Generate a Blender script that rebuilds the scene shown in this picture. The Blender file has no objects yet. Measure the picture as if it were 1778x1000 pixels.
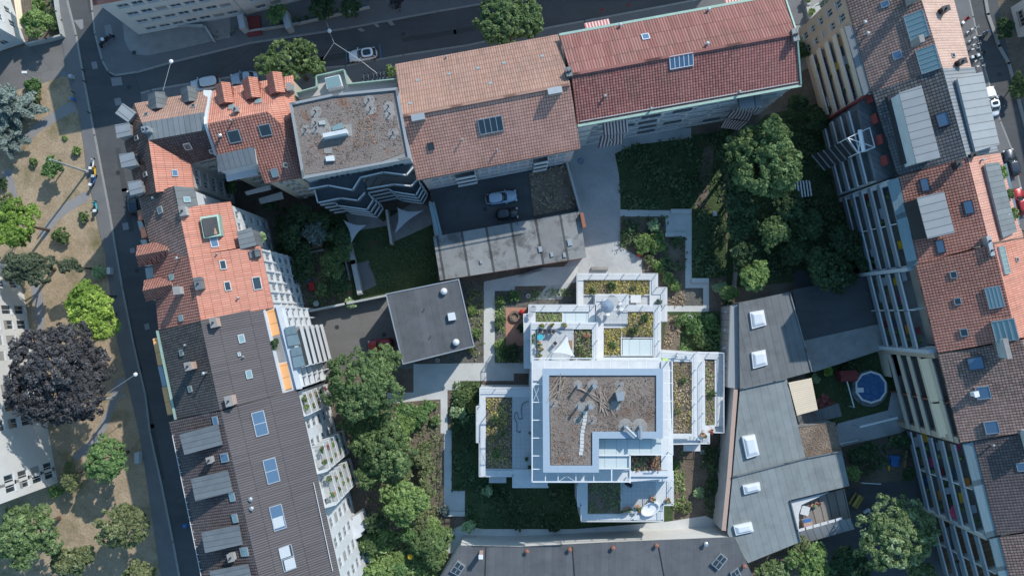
import bpy, bmesh, math, random
import numpy as np
from mathutils import Vector, Matrix
R = math.radians
# ---------------------------------------------------------------- camera, sky, sun, exposure
H, F, TILT = 120.0, 1383.0, math.atan(48 / 1383)
scn = bpy.context.scene
col = scn.collection
cam = bpy.data.objects.new('camera', bpy.data.cameras.new('camera'))
col.objects.link(cam)
cam.data.sensor_width = 36.0
cam.data.lens = 36.0 * F / 1778
cam.data.clip_end = 2000
cam.location = (0, 0, H)
cam.rotation_euler = (TILT, 0, 0)
scn.camera = cam
SUN_EL, SUN_DIR = 38.0, Vector((-0.59, -0.81))      # direction in which shadows fall
w = bpy.data.worlds.new('World'); scn.world = w; w.use_nodes = True
nt = w.node_tree
bg = nt.nodes['Background']
sky = nt.nodes.new('ShaderNodeTexSky'); sky.sky_type = 'NISHITA'; sky.sun_disc = False
az = math.atan2(-SUN_DIR.x, -SUN_DIR.y)              # compass angle of the sun, from +Y towards +X
sky.sun_elevation = R(SUN_EL); sky.sun_rotation = az
sky.air_density = 1.0; sky.dust_density = 0.6; sky.ozone_density = 1.6
tint = nt.nodes.new('ShaderNodeMix'); tint.data_type = 'RGBA'; tint.blend_type = 'MULTIPLY'; tint.inputs[0].default_value = 1.0
tint.inputs[7].default_value = (0.88, 1.18, 1.2, 1)      # the cool cast of this hazy summer sky
nt.links.new(sky.outputs[0], tint.inputs[6]); nt.links.new(tint.outputs[2], bg.inputs[0])
bg.inputs[1].default_value = 0.15
sl = bpy.data.lights.new('sun', 'SUN'); sl.energy = 3.55; sl.angle = R(0.55); sl.color = (1.0, 0.95, 0.88)
so = bpy.data.objects.new('sun', sl); col.objects.link(so)
ce = math.cos(R(SUN_EL)); d3 = Vector((SUN_DIR.x, SUN_DIR.y, 0)).normalized() * ce
d3.z = -math.sin(R(SUN_EL))
so.rotation_euler = d3.to_track_quat('-Z', 'Y').to_euler()
so.location = (60, 80, 100)
vs = scn.view_settings
scn.display_settings.display_device = 'sRGB'
vs.view_transform = 'Standard'; vs.look = 'None'; vs.exposure = 0.3; vs.gamma = 1.0; vs.use_curve_mapping = False
scn.cycles.use_denoising = True
scn.cycles.max_bounces = 6; scn.cycles.diffuse_bounces = 3; scn.cycles.glossy_bounces = 3
scn.cycles.transmission_bounces = 4; scn.cycles.transparent_max_bounces = 8

# ---------------------------------------------------------------- measuring: photo pixel at a height -> world point
CT, ST = math.cos(TILT), math.sin(TILT)
def P(u, v, z=0.0):
    x = (u - 889) / F; y = (500 - v) / F
    dy = y * CT + ST; dz = y * ST - CT
    t = (z - H) / dz
    return Vector((x * t, dy * t, z))
def PL(pts, z=0.0):
    return [P(q[0], q[1], q[2] if len(q) > 2 else z) for q in pts]
def ray(u, v):
    a = P(u, v, 0); o = Vector((0, 0, H)); return o, (a - o)

# ---------------------------------------------------------------- mesh builder
class MB:
    def __init__(s): s.v = []; s.f = []; s.uv = {}; s.mi = {}
    def face(s, pts, uv=None, mi=0):
        n = len(s.v); s.v += [tuple(p) for p in pts]; s.f.append(list(range(n, n + len(pts))))
        if uv: s.uv[len(s.f) - 1] = uv
        if mi: s.mi[len(s.f) - 1] = mi
        return s
    def prism(s, top, zb, uvtop=None, mi=0, bottom=True):
        """top: 3D ring (counter-clockwise from above or not), walls drop to zb (number or list)"""
        top = [Vector(p) for p in top]
        if area(top) < 0: top = top[::-1]; uvtop = uvtop[::-1] if uvtop else None
        n = len(s.v); k = len(top)
        bot = [Vector((p.x, p.y, zb)) for p in top]
        s.v += [tuple(p) for p in top] + [tuple(p) for p in bot]
        s.f.append([n + i for i in range(k)])
        if uvtop: s.uv[len(s.f) - 1] = uvtop
        if mi: s.mi[len(s.f) - 1] = mi
        if bottom: s.f.append([n + k + i for i in range(k)][::-1])
        for i in range(k):
            j = (i + 1) % k
            s.f.append([n + j, n + i, n + k + i, n + k + j])
            a, b = top[i], top[j]; L = (b - a).length
            s.uv[len(s.f) - 1] = [(L, b.z), (0, a.z), (0, zb), (L, zb)]
            if mi: s.mi[len(s.f) - 1] = mi
        return s
    def box(s, c, size, rz=0, mi=0, M=None):
        sx, sy, sz = size[0] / 2, size[1] / 2, size[2] / 2
        m = M if M is not None else Matrix.Translation(Vector(c)) @ Matrix.Rotation(rz, 4, 'Z')
        if M is not None: m = M @ Matrix.Translation(Vector(c))
        q = [m @ Vector(p) for p in ((-sx,-sy,-sz),(sx,-sy,-sz),(sx,sy,-sz),(-sx,sy,-sz),(-sx,-sy,sz),(sx,-sy,sz),(sx,sy,sz),(-sx,sy,sz))]
        n = len(s.v); s.v += [tuple(p) for p in q]
        for f in ((0,3,2,1),(4,5,6,7),(0,1,5,4),(1,2,6,5),(2,3,7,6),(3,0,4,7)):
            s.f.append([n + i for i in f])
            if mi: s.mi[len(s.f) - 1] = mi
        return s
    def bar(s, a, b, w, h, up=Vector((0, 0, 1)), mi=0):
        """square bar from a to b, width w, height h centred on the line"""
        a, b = Vector(a), Vector(b); d = b - a
        if d.length < 1e-5: return s
        x = d.normalized(); y = up.cross(x)
        if y.length < 1e-4: y = Vector((0, 1, 0)).cross(x)
        if y.length < 1e-4: y = Vector((1, 0, 0))
        y.normalize(); z = x.cross(y)
        m = Matrix((x, y, z)).transposed().to_4x4(); m.translation = (a + b) / 2
        return s.box((0, 0, 0), (d.length, w, h), M=m, mi=mi)
    def tube(s, a, b, r, r2=None, n=8, cap=True, mi=0):
        a, b = Vector(a), Vector(b); r2 = r if r2 is None else r2
        x = (b - a).normalized(); y = x.orthogonal().normalized(); z = x.cross(y)
        k = len(s.v)
        for c, rr in ((a, r), (b, r2)):
            for i in range(n):
                t = 2 * math.pi * i / n
                s.v.append(tuple(c + (y * math.cos(t) + z * math.sin(t)) * rr))
        for i in range(n):
            j = (i + 1) % n; s.f.append([k + i, k + j, k + n + j, k + n + i])
            if mi: s.mi[len(s.f) - 1] = mi
        if cap:
            s.f.append([k + i for i in range(n)][::-1]); s.f.append([k + n + i for i in range(n)])
            if mi: s.mi[len(s.f) - 1] = mi; s.mi[len(s.f) - 2] = mi
        return s
    def lathe(s, prof, c=(0, 0, 0), n=16, mi=0, sx=1, sy=1):
        k = len(s.v); c = Vector(c); m = len(prof)
        for r, z in prof:
            for i in range(n):
                t = 2 * math.pi * i / n
                s.v.append((c.x + r * sx * math.cos(t), c.y + r * sy * math.sin(t), c.z + z))
        for a in range(m - 1):
            for i in range(n):
                j = (i + 1) % n
                s.f.append([k + a * n + i, k + a * n + j, k + (a + 1) * n + j, k + (a + 1) * n + i])
                if mi: s.mi[len(s.f) - 1] = mi
        s.f.append([k + i for i in range(n)][::-1]); s.f.append([k + (m - 1) * n + i for i in range(n)])
        if mi: s.mi[len(s.f) - 1] = mi; s.mi[len(s.f) - 2] = mi
        return s
    def loft(s, rings, cap=True, mi=0):
        k = len(s.v); n = len(rings[0])
        for r_ in rings: s.v += [tuple(p) for p in r_]
        for a in range(len(rings) - 1):
            for i in range(n):
                j = (i + 1) % n
                s.f.append([k + a * n + i, k + a * n + j, k + (a + 1) * n + j, k + (a + 1) * n + i])
                if mi: s.mi[len(s.f) - 1] = mi
        if cap:
            s.f.append([k + i for i in range(n)][::-1]); s.f.append([k + (len(rings) - 1) * n + i for i in range(n)])
        return s
    def build(s, name, mat, parent=None, smooth=False, bevel=0):
        off = Vector((0, 0, 0)); p = parent
        while p is not None: off += p.location; p = p.parent
        me = bpy.data.meshes.new(name)
        me.from_pydata([tuple(Vector(q) - off) for q in s.v], [], s.f)
        for m in (mat if isinstance(mat, (list, tuple)) else [mat]): me.materials.append(m)
        uvl = me.uv_layers.new(name='UVMap')
        for i, pg in enumerate(me.polygons):
            if i in s.uv:
                for li, q in zip(pg.loop_indices, s.uv[i]): uvl.data[li].uv = q
            if i in s.mi: pg.material_index = s.mi[i]
            if smooth: pg.use_smooth = True
        o = bpy.data.objects.new(name, me); col.objects.link(o)
        if parent is not None: o.parent = parent
        if bevel:
            b = o.modifiers.new('bevel', 'BEVEL'); b.width = bevel; b.segments = 2; b.limit_method = 'ANGLE'
        return o
def area(p):
    return sum(p[i].x * p[(i + 1) % len(p)].y - p[(i + 1) % len(p)].x * p[i].y for i in range(len(p))) / 2
def inset(pts, d):
    pts = [Vector(p) for p in pts]; sgn = 1 if area(pts) > 0 else -1; n = len(pts); out = []
    dd = d if isinstance(d, (list, tuple)) else [d] * n      # per edge i -> i+1
    for i in range(n):
        a, b, c = pts[i - 1], pts[i], pts[(i + 1) % n]
        e1 = Vector((b.x - a.x, b.y - a.y)).normalized(); e2 = Vector((c.x - b.x, c.y - b.y)).normalized()
        n1 = Vector((-e1.y, e1.x)) * sgn; n2 = Vector((-e2.y, e2.x)) * sgn
        d1, d2 = dd[i - 1], dd[i]
        det = e1.x * e2.y - e1.y * e2.x
        if abs(det) < 0.15:
            off = n1 * d1 if abs(d1) > abs(d2) else n2 * d2
            out.append(Vector((b.x + off.x, b.y + off.y, b.z))); continue
        p1 = Vector((b.x, b.y)) + n1 * d1; p2 = Vector((b.x, b.y)) + n2 * d2
        t = ((p2.x - p1.x) * e2.y - (p2.y - p1.y) * e2.x) / det
        q = p1 + e1 * t
        out.append(Vector((q.x, q.y, b.z)))
    return out
def thing(name, label, cat, loc=(0, 0, 0), rz=0, group=None):
    o = bpy.data.objects.new(name, None); col.objects.link(o); o.empty_display_size = 0.5
    o.location = loc; o.rotation_euler = (0, 0, rz)
    return tag(o, label, cat, group)
def tag(o, label, cat, group=None, kind=None):
    if label: o['label'] = label
    if cat: o['category'] = cat
    if group: o['group'] = group
    if kind: o['kind'] = kind
    return o
def struct(name, mb, mat, label=None):
    o = mb.build(name, mat); o['kind'] = 'structure'
    if label: o['label'] = label
    return o
def dup(root, loc, rz=0, label=None, group=None, sc=None, mats=None):
    r_ = root.copy(); col.objects.link(r_); r_.location = loc; r_.rotation_euler = (0, 0, rz)
    if sc: r_.scale = (sc, sc, sc) if not isinstance(sc, tuple) else sc
    if label: r_['label'] = label
    if group: r_['group'] = group
    for ch in root.children:
        c = ch.copy(); col.objects.link(c); c.parent = r_
        if mats and c.name.split('.')[0] in mats:
            c.data = c.data.copy(); c.data.materials[0] = mats[c.name.split('.')[0]]
        for g in ch.children:
            e = g.copy(); col.objects.link(e); e.parent = c
    return r_

# ---------------------------------------------------------------- materials
class NB:
    """small node-building helper"""
    def __init__(s, name):
        s.m = bpy.data.materials.new(name); s.m.use_nodes = True; s.t = s.m.node_tree
        s.b = s.t.nodes['Principled BSDF']
    def n(s, typ, **k):
        o = s.t.nodes.new(typ)
        for a, b in k.items(): setattr(o, a, b)
        return o
    def l(s, a, b): s.t.links.new(a, b)
    def coord(s, kind='Object', scale=None, rot=0):
        c = s.n('ShaderNodeTexCoord')
        m = s.n('ShaderNodeMapping')
        if kind == 'World':
            g = s.n('ShaderNodeNewGeometry'); s.l(g.outputs['Position'], m.inputs[0])
        else: s.l(c.outputs[kind], m.inputs[0])
        if scale: m.inputs['Scale'].default_value = scale if isinstance(scale, tuple) else (scale,) * 3
        m.inputs['Rotation'].default_value = (0, 0, rot)
        return m.outputs[0]
    def noise(s, vec, scale, detail=4, rough=0.6):
        q = s.n('ShaderNodeTexNoise'); q.inputs['Scale'].default_value = scale; q.inputs['Detail'].default_value = detail
        q.inputs['Roughness'].default_value = rough; s.l(vec, q.inputs['Vector']); return q.outputs[0]
    def ramp(s, fac, stops):
        q = s.n('ShaderNodeValToRGB'); s.l(fac, q.inputs[0]); e = q.color_ramp.elements
        while len(e) < len(stops): e.new(0.5)
        for i, (p, c) in enumerate(stops):
            e[i].position = p; e[i].color = (c[0], c[1], c[2], 1)
        return q.outputs[0]
    def mix(s, fac, a, b, mode='MIX'):
        q = s.n('ShaderNodeMix'); q.data_type = 'RGBA'; q.blend_type = mode
        for x, i in ((fac, 0), (a, 6), (b, 7)):
            if isinstance(x, (int, float)): q.inputs[i].default_value = x
            elif isinstance(x, tuple): q.inputs[i].default_value = (x[0], x[1], x[2], 1)
            else: s.l(x, q.inputs[i])
        return q.outputs[2]
    def math(s, op, a, b=0.0, c=None):
        q = s.n('ShaderNodeMath', operation=op)
        for i, x in enumerate((a, b) if c is None else (a, b, c)):
            if isinstance(x, (int, float)): q.inputs[i].default_value = x
            else: s.l(x, q.inputs[i])
        return q.outputs[0]
    def bump(s, h, strength=0.4, dist=0.05):
        q = s.n('ShaderNodeBump'); q.inputs['Strength'].default_value = strength; q.inputs['Distance'].default_value = dist
        s.l(h, q.inputs['Height']); s.l(q.outputs[0], s.b.inputs['Normal'])
    def col(s, c):
        if isinstance(c, tuple): s.b.inputs['Base Color'].default_value = (c[0], c[1], c[2], 1)
        else: s.l(c, s.b.inputs['Base Color'])
    def fin(s, rough=0.8, metal=0.0, spec=0.3):
        s.b.inputs['Roughness'].default_value = rough; s.b.inputs['Metallic'].default_value = metal
        s.b.inputs['Specular IOR Level'].default_value = spec
        return s.m
def sc3(c, k): return tuple(min(1, x * k) for x in c)
def soft(c, d=0.26, k=1.35):
    l = 0.3 * c[0] + 0.6 * c[1] + 0.1 * c[2]; return tuple(min(0.9, (x + d * (l - x)) * k) for x in c)
MC = {}
def plain(name, c, rough=0.7, metal=0.0, var=0.12, scale=1.5, spec=0.3, bump=0.0):
    if name in MC: return MC[name]
    b = NB(name); v = b.coord('World')
    n1 = b.noise(v, scale, 5); n2 = b.noise(v, scale * 9, 2)
    f = b.math('ADD', b.math('MULTIPLY', n1, 0.7), b.math('MULTIPLY', n2, 0.3))
    b.col(b.ramp(f, [(0.3, sc3(c, 1 - var)), (0.7, sc3(c, 1 + var))]))
    if bump: b.bump(n2, bump, 0.03)
    MC[name] = b.fin(rough, metal, spec); return MC[name]
def speckle(name, stops, scale=6, big=0.25, bump=0.5, patch=None, rough=0.95, bscale=None):
    """gravel, sedum, soil, grass: ramp over fine noise, shifted by broad noise"""
    stops = [(p, soft(c, 0.12, 1.22)) for p, c in stops]
    b = NB(name); v = b.coord('World')
    n1 = b.noise(v, scale, 3, 0.75); n2 = b.noise(v, big, 4, 0.6)
    vo = b.n('ShaderNodeTexVoronoi'); vo.inputs['Scale'].default_value = bscale or scale * 0.8; b.l(v, vo.inputs['Vector'])
    f = b.math('ADD', b.math('ADD', b.math('MULTIPLY', n1, 0.62), b.math('MULTIPLY', n2, 0.5)), b.math('MULTIPLY', vo.outputs[0], 0.15))
    f = b.math('SUBTRACT', f, 0.08)
    c = b.ramp(f, stops)
    if patch:
        pc, ps, lo, hi = patch
        m = b.ramp(b.noise(v, ps, 5, 0.65), [(lo, (0, 0, 0)), (hi, (1, 1, 1))])
        c = b.mix(m, c, b.mix(b.math('MULTIPLY', n1, 0.9), sc3(pc, 1.3), sc3(pc, 0.6)))
    b.col(c); b.bump(b.math('ADD', n1, vo.outputs[0]), bump, 0.12)
    return b.fin(rough, 0, 0.1)
def tiles(name, c1, c2, joint_shade, w=0.42, h=0.38, old=(0.1, 0.09, 0.07), dirt=0.35, bump=0.8, ribs=True):
    """roof tiles on metre UVs: u along the eave, v up the slope"""
    c1, c2, joint_shade, old = soft(c1), soft(c2), soft(joint_shade, 0.1, 1.1), soft(old)
    b = NB(name); v = b.coord('UV')
    br = b.n('ShaderNodeTexBrick'); br.offset = 0.0; br.squash = 1.0
    b.l(v, br.inputs['Vector'])
    br.inputs['Color1'].default_value = (*c1, 1); br.inputs['Color2'].default_value = (*c2, 1)
    br.inputs['Mortar'].default_value = (*joint_shade, 1); br.inputs['Scale'].default_value = 1.0  # dark joints, with the shade of the course edges put into their colour
    br.inputs['Mortar Size'].default_value = 0.05; br.inputs['Mortar Smooth'].default_value = 0.6
    br.inputs['Bias'].default_value = 0.0
    br.inputs['Brick Width'].default_value = w; br.inputs['Row Height'].default_value = h
    n1 = b.noise(v, 0.35, 5, 0.7); n2 = b.noise(v, 2.6, 4, 0.7)
    d = b.ramp(b.math('ADD', b.math('MULTIPLY', n1, 0.6), b.math('MULTIPLY', n2, 0.45)), [(0.42, (0, 0, 0)), (0.72, (dirt,) * 3)])
    base = b.mix(d, br.outputs[0], old)
    # streaks running down the slope, lighter spots of lichen
    vs_ = b.coord('UV', (1.2, 0.06, 1)); st = b.noise(vs_, 1.5, 4, 0.7)
    base = b.mix(b.ramp(st, [(0.5, (0, 0, 0)), (0.75, (0.35, 0.35, 0.35))]), base, sc3(c1, 1.35))
    vd_ = b.coord('UV', (0.9, 0.05, 1)); sd = b.noise(vd_, 2.3, 5, 0.75)
    base = b.mix(b.ramp(sd, [(0.52, (0, 0, 0)), (0.72, (0.38, 0.38, 0.38))]), base, sc3(old, 1.1))
    pt = b.ramp(b.noise(v, 0.12, 3, 0.6), [(0.48, (0, 0, 0)), (0.56, (0.16, 0.16, 0.16))])
    base = b.mix(pt, base, sc3(c2, 1.15))
    sp = b.ramp(b.noise(v, 7.0, 2, 0.5), [(0.70, (0, 0, 0)), (0.74, (0.6, 0.6, 0.6))])
    base = b.mix(sp, base, sc3(c1, 1.6))
    b.col(base)
    sx = b.n('ShaderNodeSeparateXYZ'); b.l(v, sx.inputs[0])
    row = b.math('FRACT', b.math('DIVIDE', sx.outputs[1], h))
    hgt = b.math('MULTIPLY', b.math('SUBTRACT', 1.0, row), 0.6)
    if ribs:
        cl = b.math('ABSOLUTE', b.math('SINE', b.math('MULTIPLY', sx.outputs[0], math.pi / w)))
        hgt = b.math('ADD', hgt, b.math('MULTIPLY', cl, 0.7))
    b.bump(hgt, bump, 0.08)
    return b.fin(0.85, 0, 0.2)
def seams(name, c, pitch=0.6, axis=0, var=0.15, dark=0.55, rough=0.6, metal=0.0, width=0.06, bump=0.5, spec=0.3, stain=0.0):
    """sheet metal, roofing felt, planks: lines every pitch metres on UV axis"""
    c = sc3(c, 1.15)
    b = NB(name); v = b.coord('UV'); sx = b.n('ShaderNodeSeparateXYZ'); b.l(v, sx.inputs[0])
    fr = b.math('FRACT', b.math('DIVIDE', sx.outputs[axis], pitch))
    line = b.math('LESS_THAN', fr, width / pitch)
    pan = b.n('ShaderNodeTexWhiteNoise'); pan.noise_dimensions = '1D'
    b.l(b.math('FLOOR', b.math('DIVIDE', sx.outputs[axis], pitch)), pan.inputs['W'])
    n1 = b.noise(v, 0.5, 6, 0.65); n2 = b.noise(v, 5, 3)
    f = b.math('ADD', b.math('MULTIPLY', n1, 0.6), b.math('ADD', b.math('MULTIPLY', n2, 0.2), b.math('MULTIPLY', pan.outputs[0], 0.2)))
    base = b.ramp(f, [(0.3, sc3(c, 1 - var)), (0.7, sc3(c, 1 + var))])
    if stain:
        m = b.ramp(b.noise(v, 0.35, 5, 0.7), [(0.5, (0, 0, 0)), (0.62, (stain,) * 3)])
        base = b.mix(m, base, sc3(c, 0.35))
    base = b.mix(b.math('MULTIPLY', line, 1 - dark), base, (0.01, 0.01, 0.01))
    b.col(base)
    b.bump(b.math('ADD', b.math('MULTIPLY', line, 1.0), b.math('MULTIPLY', n2, 0.15)), bump, 0.04)
    return b.fin(rough, metal, spec)
def stripes(name, c1, c2, pitch=0.3, axis=0):
    b = NB(name); v = b.coord('UV'); sx = b.n('ShaderNodeSeparateXYZ'); b.l(v, sx.inputs[0])
    fr = b.math('GREATER_THAN', b.math('FRACT', b.math('DIVIDE', sx.outputs[axis], pitch)), 0.5)
    b.col(b.mix(fr, c1, c2)); return b.fin(0.8)
def foliage(name, ca, cb, cc=None, trans=0.35):
    ca, cb = soft(ca, .14, 1.9), soft(cb, .16, 2.1); cc = soft(cc, .18, 2.0) if cc else None
    b = NB(name); at = b.n('ShaderNodeAttribute'); at.attribute_name = 'r'
    st = [(0.0, ca), (1.0, cb)] if cc is None else [(0.0, ca), (0.6, cb), (1.0, cc)]
    c = b.ramp(at.outputs['Fac'], st)
    b.col(c); b.fin(0.65, 0, 0.25)
    tr = b.n('ShaderNodeBsdfTranslucent'); b.l(c, tr.inputs[0])
    mx = b.n('ShaderNodeMixShader'); mx.inputs[0].default_value = trans
    out = [q for q in b.t.nodes if q.type == 'OUTPUT_MATERIAL'][0]
    b.l(b.b.outputs[0], mx.inputs[1]); b.l(tr.outputs[0], mx.inputs[2]); b.l(mx.outputs[0], out.inputs[0])
    return b.m
def glassy(name, c, rough=0.08, metal=0.0, spec=0.6):
    b = NB(name); b.col(c); return b.fin(rough, metal, spec)

ORA = (0.50, 0.17, 0.10)
M = dict(
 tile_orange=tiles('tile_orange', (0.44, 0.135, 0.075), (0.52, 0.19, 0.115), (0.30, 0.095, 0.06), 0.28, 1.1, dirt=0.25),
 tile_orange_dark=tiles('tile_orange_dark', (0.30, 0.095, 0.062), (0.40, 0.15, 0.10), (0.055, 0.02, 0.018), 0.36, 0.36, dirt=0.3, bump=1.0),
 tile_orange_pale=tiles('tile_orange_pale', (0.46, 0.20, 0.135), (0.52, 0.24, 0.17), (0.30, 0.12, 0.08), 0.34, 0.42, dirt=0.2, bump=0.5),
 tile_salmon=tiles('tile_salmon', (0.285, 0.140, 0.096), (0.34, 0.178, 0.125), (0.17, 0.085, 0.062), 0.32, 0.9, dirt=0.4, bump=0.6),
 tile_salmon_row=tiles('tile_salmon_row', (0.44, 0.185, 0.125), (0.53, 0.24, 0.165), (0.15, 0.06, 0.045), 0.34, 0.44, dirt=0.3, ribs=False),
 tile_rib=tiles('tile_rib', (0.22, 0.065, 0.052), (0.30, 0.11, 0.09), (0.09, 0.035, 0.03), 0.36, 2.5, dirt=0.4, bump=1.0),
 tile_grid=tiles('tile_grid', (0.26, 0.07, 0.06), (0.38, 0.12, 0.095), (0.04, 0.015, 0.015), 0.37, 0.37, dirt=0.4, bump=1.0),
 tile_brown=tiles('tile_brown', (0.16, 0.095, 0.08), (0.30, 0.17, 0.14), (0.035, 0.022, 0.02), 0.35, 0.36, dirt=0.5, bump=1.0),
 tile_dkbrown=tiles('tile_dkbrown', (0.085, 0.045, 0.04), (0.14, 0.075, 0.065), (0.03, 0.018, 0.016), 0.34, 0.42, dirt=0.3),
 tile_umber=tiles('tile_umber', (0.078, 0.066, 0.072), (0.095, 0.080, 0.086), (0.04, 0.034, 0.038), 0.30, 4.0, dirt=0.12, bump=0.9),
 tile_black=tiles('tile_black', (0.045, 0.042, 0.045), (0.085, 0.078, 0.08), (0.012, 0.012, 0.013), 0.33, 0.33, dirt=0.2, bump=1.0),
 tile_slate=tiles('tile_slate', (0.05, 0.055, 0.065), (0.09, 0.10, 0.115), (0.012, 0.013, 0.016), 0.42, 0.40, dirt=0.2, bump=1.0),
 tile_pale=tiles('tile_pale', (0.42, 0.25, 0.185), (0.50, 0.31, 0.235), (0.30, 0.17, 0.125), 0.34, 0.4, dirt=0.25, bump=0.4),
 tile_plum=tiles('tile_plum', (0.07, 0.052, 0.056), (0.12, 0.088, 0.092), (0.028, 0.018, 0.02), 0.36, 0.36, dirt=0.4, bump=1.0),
 zinc=seams('zinc', (0.17, 0.182, 0.19), 0.7, 0, 0.2, 0.45, 0.55, 0.3),
 zinc_light=seams('zinc_light', (0.25, 0.26, 0.27), 1.0, 0, 0.1, 0.5, 0.6, 0.1, 0.1),
 zinc_rib=seams('zinc_rib', (0.21, 0.22, 0.235), 0.45, 0, 0.14, 0.6, 0.65, 0.1, 0.12, 0.7),
 felt=seams('felt', (0.135, 0.142, 0.145), 1.05, 0, 0.14, 0.6, 0.9, 0, 0.07, 0.3, stain=0.25),
 felt_light=seams('felt_light', (0.19, 0.212, 0.215), 1.1, 0, 0.16, 0.65, 0.9, 0, 0.06, 0.25, stain=0.2),
 felt_dark=seams('felt_dark', (0.095, 0.10, 0.108), 1.0, 0, 0.2, 0.8, 0.92, 0, 0.05, 0.15, stain=0.22),
 garage_roof=seams('garage_roof', (0.20, 0.202, 0.20), 3.6, 0, 0.2, 0.35, 0.9, 0, 0.35, 0.2, stain=0.8),
 white=plain('white', (0.565, 0.58, 0.595), 0.6, var=0.10, scale=0.9),
 render=plain('render', (0.60, 0.59, 0.57), 0.85, var=0.07, scale=0.6),
 render_grey=plain('render_grey', (0.42, 0.40, 0.38), 0.85, var=0.08, scale=0.6),
 render_pink=plain('render_pink', (0.50, 0.43, 0.42), 0.85, var=0.07, scale=0.5),
 render_beige=plain('render_beige', (0.43, 0.345, 0.27), 0.85, var=0.08, scale=0.5),
 render_blue=plain('render_blue', (0.36, 0.38, 0.40), 0.85, var=0.08, scale=0.5),
 cream=plain('cream', (0.50, 0.44, 0.35), 0.85, var=0.05),
 concrete=plain('concrete', (0.40, 0.41, 0.41), 0.85, var=0.20, scale=0.3, bump=0.15),
 concrete_path=plain('concrete_path', (0.51, 0.52, 0.51), 0.85, var=0.14, scale=0.5, bump=0.1),
 concrete_dirty=plain('concrete_dirty', (0.27, 0.26, 0.25), 0.9, var=0.22, scale=0.7, bump=0.3),
 pavement=plain('pavement', (0.155, 0.155, 0.16), 0.92, var=0.12, scale=0.5),
 kerb=plain('kerb', (0.27, 0.27, 0.26), 0.9, var=0.15, scale=3),
 metal=plain('metal', (0.45, 0.47, 0.48), 0.4, 0.6, var=0.08),
 metal_white=plain('metal_white', (0.74, 0.75, 0.76), 0.4, 0.1, var=0.03),
 metal_dark=plain('metal_dark', (0.05, 0.05, 0.055), 0.5, 0.3, var=0.1),
 copper=plain('copper_green', (0.30, 0.42, 0.36), 0.6, 0.2, var=0.15),
 brick=plain('brick', (0.30, 0.13, 0.09), 0.9, var=0.25, scale=6),
 chimney_brick=plain('chimney_brick', (0.42, 0.30, 0.25), 0.9, var=0.2, scale=5),
 wood=seams('wood', (0.30, 0.19, 0.12), 0.14, 0, 0.2, 0.4, 0.8, 0, 0.015),
 wood_grey=seams('wood_grey', (0.22, 0.20, 0.18), 0.16, 0, 0.2, 0.4, 0.85, 0, 0.02),
 orange_panel=seams('orange_panel', (0.72, 0.36, 0.15), 0.45, 1, 0.06, 0.75, 0.7, 0, 0.04),
 awning_beige=seams('awning_beige', (0.64, 0.53, 0.39), 0.28, 1, 0.05, 0.75, 0.8, 0, 0.05),
 glass=glassy('glass', (0.03, 0.045, 0.055), 0.06, 0, 0.8),
 glass_blue=glassy('glass_blue', (0.10, 0.17, 0.26), 0.06, 0.2, 0.9),
 glass_teal=glassy('glass_teal', (0.20, 0.30, 0.31), 0.12, 0.1, 0.8),
 glass_mint=seams('glass_mint', (0.44, 0.50, 0.51), 1.5, 0, 0.04, 0.55, 0.25, 0, 0.05),
 glass_band=seams('glass_band', (0.20, 0.27, 0.29), 0.55, 1, 0.35, 0.5, 0.15, 0.2, 0.06, spec=0.8),
 dome=plain('dome', (0.62, 0.65, 0.68), 0.25, var=0.04, spec=0.6),
 fabric_white=plain('fabric_white', (0.78, 0.79, 0.80), 0.9, var=0.02),
 parapet_sky_sheen=plain('sky_tinted_metal', (0.31, 0.38, 0.46), 0.8, var=0.05, scale=2),  # metal coping; the sky's reflection is put into this blue grey
 fabric_grey=plain('fabric_grey', (0.42, 0.45, 0.48), 0.9, var=0.03),
 tilefloor=None,
 red=plain('red', (0.45, 0.03, 0.03), 0.6, var=0.1),
 redpaint=plain('redpaint', (0.20, 0.045, 0.045), 0.8, var=0.15),
 orange=plain('orange', (0.75, 0.28, 0.05), 0.7), yellow=plain('yellow', (0.75, 0.45, 0.04), 0.6),
 blue=plain('blue', (0.05, 0.16, 0.40), 0.6), cyan=plain('cyan', (0.05, 0.42, 0.50), 0.5),
 lime=plain('lime', (0.50, 0.70, 0.20), 0.6), terracotta=plain('terracotta', (0.42, 0.22, 0.16), 0.85, var=0.12, scale=0.8),
 pink=plain('pink', (0.5, 0.08, 0.2), 0.7), deck_dark=plain('deck_dark', (0.12, 0.135, 0.15), 0.8, var=0.2), panel_blue=plain('panel_blue', (0.17, 0.21, 0.25), 0.4, var=0.15), panel_dark=plain('panel_dark', (0.08, 0.10, 0.12), 0.5, var=0.1), rubber=plain('rubber', (0.02, 0.02, 0.021), 0.8),
 bark=plain('bark', (0.10, 0.075, 0.055), 0.95, var=0.3, scale=4),
 awn_red=stripes('awning_stripe_brown', (0.10, 0.05, 0.05), (0.42, 0.38, 0.37), 0.42, 0),
 awn_pink=stripes('awning_stripe_red', (0.42, 0.12, 0.11), (0.60, 0.50, 0.48), 0.42, 0),
 awn_grey=stripes('awning_stripe_grey', (0.11, 0.11, 0.12), (0.36, 0.34, 0.30), 0.5, 1),
)
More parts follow.
